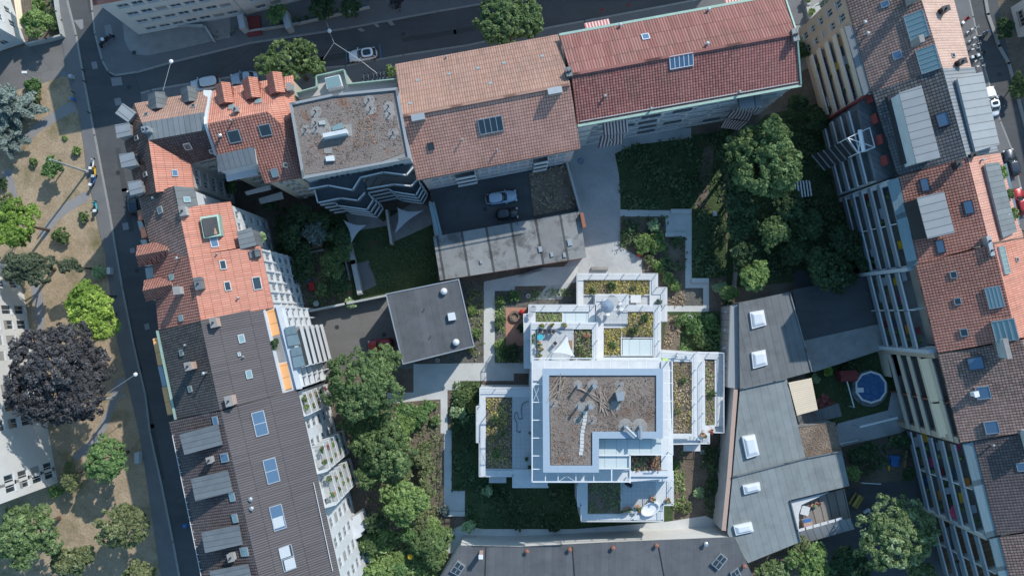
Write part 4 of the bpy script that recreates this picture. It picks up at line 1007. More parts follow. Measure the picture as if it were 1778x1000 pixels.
n2.block('balcony_slab', [(425, 333, 10.5), (468, 321, 10.5), (470, 329, 10.5), (428, 339, 10.5)], 10.2, 'concrete'); n2.block('balcony_slab', [(449, 345, 6.5), (489, 333, 6.5), (492, 345, 6.5), (452, 354, 6.5)], 6.2, 'concrete')
# --- north row: modern flat-roofed house with folded balconies
N3Z = 20.3
n3 = House('folded_balcony_house', 'modern flat-roofed house with a brown gravel roof and folded dark balconies', [(502, 179, N3Z), (577, 163, N3Z), (690, 152, N3Z), (713, 276, N3Z), (525, 311, N3Z)],
  [([(502, 179, N3Z), (577, 163, N3Z), (690, 152, N3Z), (713, 276, N3Z), (525, 311, N3Z)], 'gravel')], wall='render_blue', over=0.1, fac={3: dict(z0=2, dz=3.0, rows=6, cols=8, ww=1.5, wh=2.0)}, roofname='flat_roof')
n3.block('roof_planting', [(511, 184, N3Z + .06), (580, 170, N3Z + .06), (640, 166, N3Z + .06), (683, 160, N3Z + .06), (688, 190, N3Z + .06), (690, 215, N3Z + .06), (698, 240, N3Z + .06), (703, 265, N3Z + .06), (660, 281, N3Z + .06), (600, 292, N3Z + .06), (530, 303, N3Z + .06), (522, 270, N3Z + .06), (513, 225, N3Z + .06)], N3Z, 'sedum_roof')
def parapet_ring(root, pts, z, wd, h, mat, name='parapet'):
    W = PL(pts, z + h); b = MB(); sgn = inset(W, wd); n = len(W)
    for i in range(n):
        j = (i + 1) % n; q = [W[i], W[j], sgn[j], sgn[i]]
        if area(q) < 0: q = q[::-1]
        b.prism(q, z - 0.02)
    return b.build(name, M[mat], root)
parapet_ring(n3.root, [(502, 179), (577, 163), (690, 152), (713, 276), (525, 311)], N3Z, 0.32, 0.35, 'zinc_light')
for (u, v) in ((549, 195), (641, 175), (644, 190), (675, 186), (677, 199), (683, 232), (532, 226), (550, 224), (549, 214)):
    q = MB(); p = P(u, v, N3Z); q.lathe([(0.75, 0), (0.7, 0.05), (0.1, 0.07)], p + Vector((0, 0, 0.03)), 14); q.build('gravel_patch', M['gravel'], n3.root); n3.vent(0, u, v, 0.07, 0.7, 'metal_dark')
n3.block('gravel_bed', [(541, 208, N3Z + .08), (566, 204, N3Z + .08), (575, 222, N3Z + .08), (610, 215, N3Z + .08), (612, 236, N3Z + .08), (560, 246, N3Z + .08), (556, 232, N3Z + .08), (541, 225, N3Z + .08)], N3Z, 'gravel')
n3.block('lift_housing', [(560, 232, N3Z + 1.3), (601, 224, N3Z + 1.3), (602, 231, N3Z + 1.3), (561, 239, N3Z + 1.3)], N3Z, 'white')
n3.block('hatch', [(577, 220, N3Z + .3), (594, 213, N3Z + .3), (596, 223, N3Z + .3), (577, 227, N3Z + .3)], N3Z, 'glass_teal'); n3.block('hatch', [(553, 211, N3Z + .3), (563, 209, N3Z + .3), (565, 216, N3Z + .3), (554, 217, N3Z + .3)], N3Z, 'concrete')
n3.block('hatch', [(565, 272, N3Z + .5), (579, 270, N3Z + .5), (581, 279, N3Z + .5), (566, 280, N3Z + .5)], N3Z, 'dome'); n3.block('hatch_step', [(563, 258, N3Z + .15), (576, 256, N3Z + .15), (577, 266, N3Z + .15), (562, 267, N3Z + .15)], N3Z, 'gravel')
def fold(root, poly, z, back, mat_s='deck_dark'):
    """a folded terrace: slab from the polyline back to the wall line, with a thin light parapet"""
    W = PL(poly, z + 1.0); low = [Vector((p.x, p.y, z)) for p in W]
    bk = [P(q[0], q[1], z) for q in back]
    m = MB(); ring = low + bk[::-1]
    if area(ring) < 0: ring = ring[::-1]
    m.prism(ring, z - 0.25); o = m.build('terrace_slab', M[mat_s], root)
    p = MB(); c_ = MB()
    for a_, b2 in zip(W[:-1], W[1:]):
        p.bar(a_ - Vector((0, 0, 0.55)), b2 - Vector((0, 0, 0.55)), 0.12, 1.1); dd = (b2 - a_).normalized() * 0.06; c_.bar(a_ - dd, b2 + dd, 0.17, 0.05)
    p.build('parapet', M['panel_dark'], o); c_.build('coping', M['white'], o); return o
LB = [(528, 309), (628, 290)]; RB = [(628, 290), (716, 273)]
def shp(poly, dz, z):   # same plan one floor lower: shrink the pixel picture about the nadir
    out = []
    for (u, v) in poly:
        p = P(u, v, z); k = F / (H - (z - dz)); # keep world XY, new height
        out.append((p, z - dz))
    return out
fold(n3.root, [(627, 308), (666, 299), (706, 304), (717, 291)], 16.6, [(626, 292), (714, 275)]); fold(n3.root, [(537, 328), (570, 322), (612, 330), (626, 308)], 16.6, [(530, 309), (626, 292)])
fold(n3.root, [(638, 328), (684, 320), (714, 323), (724, 312)], 13.4, [(626, 296), (716, 279)], 'wood_grey'); fold(n3.root, [(546, 330), (552, 352), (592, 344), (621, 348), (633, 335)], 13.4, [(534, 312), (626, 296)])
def fold_world(root, poly, z, backz):
    W = [P(u, v, 11.4) for u, v in poly]; k = 1.0
    low = [Vector((p.x, p.y, z)) for p in W]; bk = [Vector((p.x, p.y, z)) for p in backz]
    m = MB(); ring = low + bk[::-1]
    if area(ring) < 0: ring = ring[::-1]
    m.prism(ring, z - 0.25); o = m.build('terrace_slab', M['deck_dark'], root); p = MB(); c_ = MB(); U = Vector((0, 0, 1))
    for a_, b2 in zip(low[:-1], low[1:]):
        p.bar(a_ + U * 0.45, b2 + U * 0.45, 0.12, 1.1); dd = (b2 - a_).normalized() * 0.06; c_.bar(a_ + U - dd, b2 + U + dd, 0.17, 0.05)
    p.build('parapet', M['panel_dark'], o); c_.build('coping', M['white'], o)
bkR = [P(626, 296, 16), P(716, 279, 16)]; bkL = [P(534, 312, 16), P(626, 296, 16)]
for i, z in enumerate((10.4, 7.6, 4.8, 2.0)):
    fold_world(n3.root, [(640, 335), (674, 328), (683, 333), (722, 339), (731, 323), (727, 313)], z, bkR)
    fold_world(n3.root, [(557, 356), (582, 352), (587, 357), (637, 364), (648, 347), (640, 336)], z, bkL)
# street-side annex with a glazed roof lantern
n3.block('street_annex', [(550, 133, 14.5), (597, 122, 14.5), (603, 150, 14.5), (690, 137, 14.5), (690, 152, 14.5), (577, 163, 14.5), (518, 172, 14.5), (514, 164, 14.5), (549, 153, 14.5)], 0, 'render_grey')
for q in ([(514, 161), (549, 151)], [(549, 151), (549, 132)], [(549, 132), (597, 121)], [(597, 121), (603, 146)], [(603, 146), (690, 137)], [(514, 161), (516, 168)]):
    wa, wb = PL(q, 15.4); pm = MB(); pm.bar(wa - Vector((0, 0, .45)), wb - Vector((0, 0, .45)), 0.14, 0.95); pm.build('parapet', M['copper'], n3.root)
o = n3.block('roof_lantern', [(564, 136, 15.8), (589, 130, 15.8), (594, 149, 15.8), (568, 155, 15.8)], 14.5, 'metal_white')
q = MB(); q.face(PL([(565, 137), (588, 131), (593, 148), (569, 154)], 15.85)); q.build('glazing', M['glass_teal'], o)
# --- north row: salmon-roofed house
n4 = House('salmon_roofed_house', 'large house with a plain salmon tiled saddle roof above the parking deck', [(686, 112, 15), (969, 60, 15), (990, 147, 20), (1008, 258, 15), (724, 313, 15), (699, 202, 20)],
  [([(686, 112, 15), (969, 60, 15), (990, 147, 20), (699, 202, 20)], 'tile_salmon'), ([(699, 202, 20), (990, 147, 20), (1008, 258, 15), (724, 313, 15)], 'tile_salmon_row')], wall='render_pink', over=0.45,
  fac={3: dict(z0=5.0, dz=2.8, rows=4, cols=14, ww=1.1, wh=1.1, fm='white', m0=1.0, m1=1.0, seed=4)})
n4.skylight(1, 852, 217, 3.1, 2.0, 'glass', 'metal', 0, 3); n4.skylight(1, 748, 254, 0.7, 0.9, 'glass', 'metal_dark')
n4.chimney(1, 727, 206, 1.6, 0.7, .7, mat='metal', cap='metal', pots=0); n4.chimney(1, 963, 160, 1.7, 0.7, .7, mat='metal', cap='metal', pots=0); n4.chimney(0, 987, 129, 0.7, 1.1, 1.0, mat='zinc', cap='zinc', pots=2)
for u, v in ((725, 140), (780, 129), (830, 119), (875, 110), (941, 98), (851, 145), (712, 180)): n4.skylight(0, u, v, 0.35, 0.3, 'glass_teal', 'metal', 0, 0, 0.05)
for u, v in ((863, 261), (802, 243), (775, 100)): n4.vent(1 if v > 200 else 0, u, v, 0.09, 0.5)
rg = MB(); p0, p1 = P(699, 202, 20.06), P(990, 147, 20.06); rg.bar(p0, p1, 0.3, 0.12); rg.build('ridge_cap', M['tile_salmon'], n4.root)
gt = MB(); p0, p1 = P(724, 314, 15.4), P(1008, 259, 15.4); gt.bar(p0, p1, 0.14, 0.12); gt.build('gutter', M['metal_dark'], n4.root)
for (u0, u1, ph) in ((787, 824, 4), (928, 955, 3)):
    v0 = 313 - (u0 - 724) * 0.194; v1 = 313 - (u1 - 724) * 0.194; A_, B_ = P(u0, v0 + 3, 15.0), P(u1, v1 + 3, 15.0); inw = Vector((-(B_ - A_).y, (B_ - A_).x, 0)); inw = inw if inw.y > 0 else -inw
    balconies(n4.root, A_, B_, inw, 1.5, [5.1, 7.9, 10.7], 1, 1.0, 'white', 'concrete_dirty', 'white')
# --- north row: red-roofed house
n5 = House('red_roofed_house', 'long house with a dark red tiled roof and a grey banded courtyard front', [(972, 63, E), (1362, -8, E), (1384, 58, 19.6), (1391, 147, E), (1003, 217, E), (992, 130, 19.6)],
  [([(972, 63, E), (1362, -8, E), (1384, 58, 19.6), (992, 130, 19.6)], 'tile_rib'), ([(992, 130, 19.6), (1384, 58, 19.6), (1391, 147, E), (1003, 217, E)], 'tile_grid')], wall='render', over=0.35,
  fac={3: dict(z0=2.2, dz=3.2, rows=5, cols=13, ww=1.7, wh=1.0, fm='fabric_grey', m0=2, m1=1, seed=7)})
for pts in ([(971, 61), (1362, -10)], [(1003, 219), (1391, 149)]):
    gt = MB(); p0, p1 = PL(pts, E - 0.05); gt.bar(p0, p1, 0.32, 0.16); gt.build('gutter', M['copper'], n5.root)
gt = MB(); a0, a1, a2 = P(1362, -8, E + .1), P(1384, 58, 19.7), P(1391, 147, E + .1); gt.bar(a0, a1, 0.2, 0.12); gt.bar(a1, a2, 0.2, 0.12); gt.build('verge', M['copper'], n5.root)
rg = MB(); p0, p1 = P(992, 130, 19.66), P(1384, 58, 19.66); rg.bar(p0, p1, 0.35, 0.14); rg.build('ridge_cap', M['tile_rib'], n5.root)
n5.skylight(1, 1183, 106, 3.0, 1.6, 'glass_blue', 'metal_white', 0, 4); n5.skylight(0, 1121, 65, 0.9, 0.9, 'glass_blue', 'metal_white'); n5.chimney(1, 1379, 63, 0.7, 1.5, 0.45, mat='zinc', cap='zinc', pots=2)
for u, v in ((1076, 46), (1229, 19), (1227, 78)): n5.vent(0, u, v, 0.15, 0.6)
for u, v in ((1130, 190), (1283, 161), (1050, 168)): n5.vent(1, u, v, 0.12, 0.5)
# banded front: spandrel panels
I = n5.I; k3 = min(range(len(I)), key=lambda k: (I[k] + I[(k + 1) % len(I)]).y); A_, B_ = I[k3], I[(k3 + 1) % len(I)]; A_ = Vector((A_.x, A_.y, 0)); B_ = Vector((B_.x, B_.y, 0)); e = (B_ - A_).normalized(); o_ = Vector((e.y, -e.x, 0)); L_ = (B_ - A_).length
rnd = random.Random(5)
for j in range(5):
    m = MB(); m.bar(A_ + o_ * 0.05 + Vector((0, 0, 3.8 + j * 3.2)), B_ + o_ * 0.05 + Vector((0, 0, 3.8 + j * 3.2)), 0.1, 0.35); m.build('band', M['concrete'], n5.root)
    for k in range(7):
        if rnd.random() < 0.9:
            x = 2 + (L_ - 5) * (k + 0.3 * rnd.random()) / 7; m = MB(); z = 1.35 + j * 3.2 + 1.6; m.bar(A_ + e * x + o_ * 0.12 + Vector((0, 0, z - 0.2)), A_ + e * (x + 2.6) + o_ * 0.12 + Vector((0, 0, z - 0.2)), 0.08, 0.95); m.build('balcony_panel', M['panel_dark' if rnd.random() < .35 else 'fabric_grey'], n5.root)
def awning(name, pts, mat, label, uvscale=1.0, group=None, thick=0.06):
    """a sloping cloth or roof sheet: four pixel corners with heights (first edge = against the wall)"""
    W = PL(pts); b = MB(); L1 = (W[1] - W[0]).length; L2 = (W[2] - W[1]).length
    t = Vector((0, 0, thick)); b.face(W, [(0, 0), (L1, 0), (L1, L2), (0, L2)]); lo = [p - t for p in W]; b.face(lo[::-1], [(0, L2), (L1, L2), (L1, 0), (0, 0)])
    for i in range(4): j = (i + 1) % 4; b.face([W[j], W[i], lo[i], lo[j]])
    return b
for nm, pts, mk in (('awning', [(1046, 215, 15.8), (1090, 207, 15.8), (1092, 229, 14.6), (1048, 236, 14.6)], 'awn_red'), ('awning', [(1043, 236, 11.8), (1082, 232, 11.8), (1082, 250, 10.8), (1038, 257, 10.8)], 'awn_red'),
                    ('awning', [(1279, 186, 13.5), (1321, 187, 13.5), (1313, 197, 12.3), (1277, 192, 12.3)], 'awn_red'), ('awning', [(1271, 192, 10.5), (1310, 195, 10.5), (1302, 211, 9.2), (1261, 204, 9.2)], 'awn_red'), ('awning', [(1258, 207, 7.4), (1300, 212, 7.4), (1284, 226, 6.2), (1250, 222, 6.2)], 'awn_red'),
                    ('awning', [(1014, 41, 13.0), (1057, 33, 13.0), (1060, 44, 14.4), (1017, 51, 14.4)], 'awn_pink'), ('awning', [(1256, -6, 13.0), (1300, -16, 13.0), (1302, 0, 14.4), (1259, 6, 14.4)], 'awn_pink')):
    awning(nm, pts, mk, '').build(nm, M[mk], n5.root)
n5.block('balcony_slab', [(1280, 171, 15), (1320, 165, 15), (1323, 186, 15), (1283, 190, 15)], 14.7, 'zinc')
# --- parking deck, garage, pavilion
DZ = 3.5
dk = House('parking_deck', 'dark asphalt parking deck between the salmon-roofed house and the garages', [(746, 325, DZ), (987, 278, DZ), (1008, 372, DZ), (757, 418, DZ)], [([(746, 325, DZ), (987, 278, DZ), (1008, 372, DZ), (757, 418, DZ)], 'asphalt')], wall='concrete_dirty', over=0.0, cat='parking deck', roofname='deck_surface')
dk.block('planted_bed', [(918, 300, DZ + .1), (984, 286, DZ + .1), (1000, 360, DZ + .1), (927, 376, DZ + .1)], DZ, 'gravel_brown')
for q in ([(984, 279), (1009, 372)], [(746, 350), (757, 412)]):
    wa, wb = PL(q, DZ + 1.3); m = MB(); m.bar(wa - Vector((0, 0, .7)), wb - Vector((0, 0, .7)), 0.3, 1.4); m.build('boundary_wall', M['render_grey'], dk.root)
gl = MB(); wa, wb = PL([(749, 352), (763, 410)], DZ + 1.4); gl.bar(wa, wb, 0.9, 0.08); gl.build('glass_canopy', M['glass_band'], dk.root)
ga = House('garage_row', 'row of garages with a stained pale flat roof beside the parking deck', [(752, 411, 5.5), (1006, 367, 5.5), (1018, 447, 5.5), (764, 487, 5.5)], [([(752, 411, 5.5), (1006, 367, 5.5), (1018, 447, 5.5), (764, 487, 5.5)], 'garage_roof')], wall='brick', over=0.15, cat='garages', roofname='flat_roof')
for q in ([(784, 449), (846, 441)], [(912, 421), (972, 412)]):
    wa, wb = PL(q, 5.56); 
for u, v, s_ in ((835, 455, .3), (938, 433, .5), (958, 442, .4), (980, 443, .4), (989, 421, .6)):
    p = P(u, v, 5.5); m = MB(); m.box((p.x, p.y, 5.6), (s_, s_ * 1.6, 0.25), 0.2); m.build('roof_vent', M['metal'], ga.root)
q_ = [(1007, 370), (1013, 369), (1018, 394), (1012, 396)]; ga.block('brick_pier', [(x, y, 6.3) for x, y in q_], 5.3, 'brick')
pv = House('flat_roofed_pavilion', 'small pavilion with a tilted square dark felt roof and white edging', [(669, 510, 6.5), (797, 484, 6.5), (824, 602, 6.5), (699, 633, 6.5)], [([(669, 510, 6.5), (797, 484, 6.5), (824, 602, 6.5), (699, 633, 6.5)], 'felt_dark')], wall='render_grey', over=0.3, cat='pavilion', roofname='flat_roof')
parapet_ring(pv.root, [(669, 510), (797, 484), (824, 602), (699, 633)], 6.5, 0.16, 0.1, 'metal', 'roof_edge')
for u, v in ((771, 506), (792, 594)):
    p = P(u, v, 6.5); m = MB(); m.lathe([(0.42, 0), (0.45, 0.35), (0.5, 0.38), (0.42, 0.6), (0.2, 0.75), (0.02, 0.8)], p, 16); m.build('dome_vent', M['dome'], pv.root)
pv.block('skylight_box', [(777, 544, 7.1), (789, 542, 7.1), (792, 555, 7.1), (779, 557, 7.1)], 6.4, 'dome'); pv.vent(0, 737, 537, 0.05, .4, 'metal_dark'); pv.vent(0, 748, 584, 0.05, .4, 'metal_dark')
# --- workshop on the east side of the court and dark hall at the south
wk = House('workshop_building', 'long low workshop with grey felt roofs, five white rooflights and a gravel bay', [(1283, 526, 5.5), (1371, 507, 5.5), (1410, 645, 5.5), (1366, 657, 5.5), (1386, 741, 5.5), (1450, 732, 5.5), (1461, 783, 5.5), (1475, 843, 5.5), (1372, 868, 5.5), (1390, 940, 5.5), (1299, 977, 5.5), (1263, 926, 5.5), (1272, 828, 5.5), (1285, 675, 5.5)],
  [([(1283, 526, 5.6), (1371, 507, 5.6), (1410, 645, 5.6), (1366, 657, 5.6), (1285, 675, 5.6)], 'felt'), ([(1285, 675, 5.4), (1366, 657, 5.4), (1386, 741, 5.4), (1399, 795, 5.4), (1272, 828, 5.4)], 'felt_light'),
   ([(1386, 741, 5.2), (1450, 732, 5.2), (1461, 783, 5.2), (1399, 795, 5.2)], 'gravel_brown'), ([(1272, 828, 5.5), (1399, 795, 5.5), (1461, 783, 5.5), (1475, 843, 5.5), (1372, 868, 5.5), (1390, 940, 5.5), (1299, 977, 5.5), (1263, 926, 5.5)], 'felt_light')], wall='zinc_light', over=0.12, cat='workshop', roofname='flat_roof')
for q in ([(1302, 542), (1326, 538), (1331, 564), (1306, 571)], [(1305, 612), (1329, 607), (1333, 633), (1308, 640)], [(1289, 758), (1311, 754), (1319, 789), (1297, 796)], [(1290, 843), (1319, 837), (1321, 851), (1293, 858)], [(1274, 913), (1305, 906), (1309, 922), (1278, 929)]):
    o = wk.block('rooflight', [(x, y, 5.95) for x, y in q], 5.3, 'metal_white'); W = inset(PL(q, 5.97), 0.1); m = MB(); ctr = sum(W, Vector()) / 4 + Vector((0, 0, 0.32)); W2 = [p + (ctr - p) * 0.35 + Vector((0, 0, 0.17)) for p in W]; W2 = [Vector((p.x, p.y, 6.22)) for p in W2]
    m.loft([W, W2]); m.build('dome', M['dome'], o, smooth=False, bevel=0.08)
for pts in ([(1285, 675), (1366, 657)], [(1272, 828), (1399, 795), (1461, 783)], [(1372, 868), (1390, 940)], [(1371, 507), (1410, 645)]):
    W = PL(pts, 5.68); m = MB()
    for a_, b2 in zip(W[:-1], W[1:]): m.bar(a_, b2, 0.16, 0.2)
    m.build('roof_edge', M['zinc'], wk.root)
W = PL([(1277, 676), (1265, 830), (1256, 920)], 5.2); m = MB()
for a_, b2 in zip(W[:-1], W[1:]): m.bar(a_ - Vector((0, 0, 2.5)), b2 - Vector((0, 0, 2.5)), 0.5, 5.2)
m.build('boundary_wall', M['concrete'], wk.root); m = MB()
for a_, b2 in zip(W[:-1], W[1:]): m.bar(a_ + Vector((0, 0, .15)), b2 + Vector((0, 0, .15)), 0.6, 0.1)
m.build('wall_coping', M['chimney_brick'], wk.root)
for v in (542, 573, 604, 635):
    p = P(1266 - (v - 542) * 0.06, v, 3.5); m = MB(); m.box((p.x - .25, p.y, 3.5), (0.7, 0.25, 0.2)); m.build('bracket', M['white'], wk.root)
o = wk.block('terrace_floor', [(1374, 872, 3.0), (1466, 848, 3.0), (1478, 902, 3.0), (1390, 925, 3.0)], 0, 'wood_grey')
m = MB(); W = PL([(1374, 870), (1440, 854), (1392, 876), (1387, 893), (1387, 930)], 4.6); m.prism([W[0], W[1], W[2], W[3], W[4]], 3.0); m.build('white_parapet', M['white'], wk.root)
awning('awning', [(1387, 925, 4.2), (1476, 899, 4.2), (1484, 918, 3.2), (1395, 943, 3.2)], 'zinc_light', '').build('canopy', M['zinc_light'], wk.root)
for k in range(6):
    u = 1392 + k * 13; p = P(u, 919 - k * 3.6, 4.3); m = MB(); m.box((p.x, p.y, 4.3), (0.95, 0.4, 0.06), 0.27); m.build('parapet_slab', M['white'], wk.root)
hs = House('long_dark_hall', 'long hall with a dark grey felt roof along the bottom of the courtyard', [(799, 947, 6), (905, 949, 6), (1040, 942, 6), (1276, 932, 6), (1335, 1060, 6), (735, 1060, 6)], [([(799, 947, 6), (905, 949, 6), (1040, 942, 6), (1276, 932, 6), (1335, 1060, 6), (735, 1060, 6)], 'felt_dark')], wall='render', over=0.1, cat='hall', roofname='flat_roof')
for u, v in ((915, 955), (989, 952), (1064, 949), (1139, 945), (1291, 981), (1331, 985)):
    if u > 1320: continue
    p = P(u, v, 6); m = MB(); m.tube(p, p + Vector((0, 0, .55)), 0.22, 0.22, 12); m.lathe([(0.3, .55), (0.3, .62), (.05, .75)], p, 12); m.build('clay_vent', M['brick'], hs.root)
hs.chimney(0, 836, 958, 0.5, 0.5, 2.2, cap='metal_white', pots=0); hs.vent(0, 1224, 942, .2, .7)
for q in ([(794, 973), (808, 983), (796, 1000), (781, 992)], [(1251, 960), (1264, 970), (1248, 990), (1235, 979)], [(1268, 995), (1281, 985), (1290, 1004), (1276, 1012)]):
    o = hs.block('skylight', [(x, y, 6.5) for x, y in q], 5.9, 'metal'); W = inset(PL(q, 6.53), 0.12); m = MB(); m.face(W); m.build('pane', M['glass'], o)
    m = MB(); mid = [(W[0] + W[1]) / 2, (W[2] + W[3]) / 2]; m.bar(mid[0] + Vector((0, 0, .03)), mid[1] + Vector((0, 0, .03)), .08, .06); m.bar((W[1] + W[2]) / 2 + Vector((0, 0, .03)), (W[3] + W[0]) / 2 + Vector((0, 0, .03)), .08, .06); m.build('glazing_bar', M['metal'], o)
for u in (844, 994, 1144): 
    W = PL([(u, 949), (u + (u - 889) * .08, 1060)], 6.06); m = MB(); m.bar(W[0], W[1], 0.12, 0.06); m.build('roof_joint', M['metal_dark'], hs.root)
# low flat garages in the east yard
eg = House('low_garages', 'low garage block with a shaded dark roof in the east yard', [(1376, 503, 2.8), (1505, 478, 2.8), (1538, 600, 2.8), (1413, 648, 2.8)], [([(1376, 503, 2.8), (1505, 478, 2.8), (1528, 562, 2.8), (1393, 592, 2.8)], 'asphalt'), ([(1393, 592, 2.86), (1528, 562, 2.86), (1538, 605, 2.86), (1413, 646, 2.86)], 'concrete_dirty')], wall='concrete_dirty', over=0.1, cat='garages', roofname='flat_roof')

wk.block('wall_ledge', [(1267, 531, 4.9), (1284, 527, 4.9), (1286, 676, 4.9), (1262, 672, 4.9)], 0.0, 'zinc_light')
# ---------------------------------------------------------------- east row
def perp(A, B, west=True):
    n = Vector(((B - A).y, -(B - A).x, 0)).normalized()
    return n if n.x > 0 else -n     # inwards = to the east
def estack(h, p0, p1, floors, bays, **k):
    A, B = P(*p0), P(*p1); n = perp(A, B); balconies(h.root, A, B, n, 1.9, floors, bays, **k)
    return A, B, n
FL = [3.0, 5.8, 8.6, 11.4, 14.2]
ER = 17.5
r1 = House('beige_east_house', 'northern house of the east row with mottled brown tiles and beige balconies', [(1461, -30, 17), (1588, -40, 21.5), (1645, -44, 17), (1687, 118, 17), (1637, 119, 21.5), (1513, 160, 17)],
  [([(1461, -30, 17), (1588, -40, 21.5), (1637, 119, 21.5), (1513, 160, 17)], 'tile_brown'), ([(1588, -40, 21.5), (1645, -44, 17), (1687, 118, 17), (1637, 119, 21.5)], 'tile_pale')], wall='render_beige', over=0.3,
  fac={5: dict(z0=2.2, dz=3.0, rows=5, cols=7, ww=1.0, wh=1.5, m0=0.5, m1=0.5, seed=3)})
A, B, n = estack(r1, (1465, 47, 15.2), (1498, 167, 15.2), FL, 1, pm='cream', sm='concrete_dirty', part='render_beige', cap='metal_white')
r1.block('balcony_roof', [(1465, 47, 16.6), (1481, 44, 16.9), (1513, 160, 16.9), (1500, 167, 16.6)], 16.4, 'zinc')
wa, wb = P(1500, 167, 16.6), P(1513, 160, 16.9); m = MB(); m.bar(Vector((wa.x, wa.y, 8.2)) + n * 0.0, Vector((wa.x, wa.y, 8.2)) + n * 1.9, 0.25, 16.6); m.build('party_wall', M['redpaint'], r1.root)
for u, v, w_, h_ in ((1592, 46, 1.9, 3.3), (1612, 104, 1.9, 3.0)):
    r1.skylight(0, u, v, h_, w_ * 1.15, 'glass_teal', 'metal', 0, 4, 0.3)
r1.skylight(0, 1537, 8, 0.7, 0.9, 'glass_blue'); r1.skylight(0, 1558, 96, 0.9, 1.0, 'glass_blue'); r1.vent(0, 1500, 41, .15, .5); r1.vent(0, 1505, 60, .15, .5)
r1.chimney(0, 1577, 2, 1.2, 0.6, 2.2, mat='concrete_dirty', pots=0); r1.chimney(0, 1586, 77, .8, 0.5, 2.0, mat='concrete_dirty', pots=0); r1.chimney(1, 1633, 22, 0.6, 0.9, 1.3, mat='metal_dark', cap='metal_dark', pots=1); r1.chimney(1, 1662, 112, 0.6, 0.9, 1.3, mat='metal_dark', cap='metal_dark', pots=1); r1.skylight(1, 1654, 97, 0.5, 0.7)
r2 = House('slate_roofed_east_house', 'east row house with a slate roof, ribbed zinc dormers and a recessed terrace', [(1500, 166, 14.6), (1515, 160, 17.5), (1637, 119, 21.5), (1692, 117, 17.5), (1733, 262, 17.5), (1679, 274, 21.5), (1560, 305, 17.5), (1533, 314, 14.6)],
  [([(1515, 160, 17.5), (1637, 119, 21.5), (1679, 274, 21.5), (1560, 305, 17.5)], 'tile_slate'), ([(1637, 119, 21.5), (1692, 117, 17.5), (1733, 262, 17.5), (1679, 274, 21.5)], 'zinc_rib'), ([(1489, 184, 14.5), (1500, 166, 14.5), (1528, 161, 14.5), (1566, 305, 14.5), (1524, 316, 14.5)], 'zinc')], wall='render_blue', over=0.1)
r2.block('dormer', [(1562, 163, 21.0), (1598, 151, 21.6), (1630, 273, 21.6), (1592, 283, 21.0)], 17, 'white', 'zinc_light')
r2.block('dormer', [(1663, 137, 21.2), (1704, 128, 19.6), (1733, 250, 19.6), (1694, 262, 21.2)], 17, 'white', 'zinc_light')
r2.block('recess_shade_plate', [(1541, 168, 18.6), (1557, 163, 18.9), (1588, 280, 18.9), (1570, 285, 18.6)], 17, 'metal_dark')  # dark plate at roof level; the recess's shade is put into its colour
for k in range(3):
    f0, f1 = P(1556 + k * 10, 166 + k * 40, 19.6), P(1564 + k * 10, 198 + k * 40, 19.6); m = MB(); m.bar(f0, f1, 0.5, 0.9); m.build('terrace_window', M['glass_blue'], r2.root)
r2.skylight(0, 1637, 208, 1.7, 1.3, 'glass_blue', 'metal_dark', 0, 0, 0.4)
A, B, n = estack(r2, (1489, 184, 15.2), (1522, 313, 15.2), FL[:4], 2, pm='panel_blue', sm='concrete_dirty', part='render_blue', cap='metal_white')
for k in range(4):
    f0 = P(1508 + k * 8.5, 163 + k * 36, 15.6); f1 = P(1512 + k * 8.5, 179 + k * 36, 15.6); m = MB(); m.bar(f0, f1, 0.25, 1.8); m.build('red_panel', M['redpaint'], r2.root)
RF = [1.7, 4.5, 7.3, 10.1, 12.9]
r3 = House('orange_east_house', 'east row house with a mottled orange roof and a large ribbed zinc dormer', [(1560, 307, ER), (1680, 274, 21.5), (1737, 266, ER), (1777, 412, ER), (1718, 422, 21.5), (1594, 460, ER)],
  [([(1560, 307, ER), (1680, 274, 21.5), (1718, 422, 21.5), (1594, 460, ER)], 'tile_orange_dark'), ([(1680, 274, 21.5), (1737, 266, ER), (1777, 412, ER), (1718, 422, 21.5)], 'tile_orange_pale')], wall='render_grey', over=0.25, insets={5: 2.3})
r3.block('dormer', [(1593, 345, 21.2), (1637, 335, 21.7), (1655, 403, 21.7), (1611, 413, 21.2)], 17, 'metal_dark', 'zinc_light')
r3.block('street_dormer', [(1711, 286, 20.6), (1733, 284, 19.0), (1763, 400, 19.0), (1742, 412, 20.6)], 16, 'white', 'zinc')
r3.block('street_terrace', [(1738, 286, 17.6), (1748, 284, 17.6), (1773, 396, 17.6), (1765, 402, 17.6)], 16, 'glass_band')
for q in ((1606, 321, 1.6, 0.9), (1682, 360, 1.6, 1.0), (1633, 428, 1.6, 0.9)): r3.skylight(0, *q, 'glass_blue', 'metal_dark')
r3.chimney(0, 1657, 288, 0.8, 0.6, 1.1, mat='metal_dark', cap='metal_dark', pots=1); r3.chimney(0, 1712, 428, 2.4, 0.4, 0.9, mat='metal', cap='metal', pots=2); r3.chimney(1, 1686, 271, .4, .9, .8, mat='metal_dark', cap='metal_dark', pots=1); r3.vent(1, 1703, 279, .12, .6); r3.vent(1, 1747, 374, .12, .6)
A, B, n = estack(r3, (1541, 316, 16.0), (1577, 463, 16.0), RF, 2, pm='panel_blue', sm='concrete_dirty', part='metal_white', cap='metal_white')
r3.block('balcony_glass_roof', [(1541, 316, 17.0), (1560, 308, 17.6), (1594, 460, 17.6), (1577, 464, 17.0)], 16.85, 'glass_band')
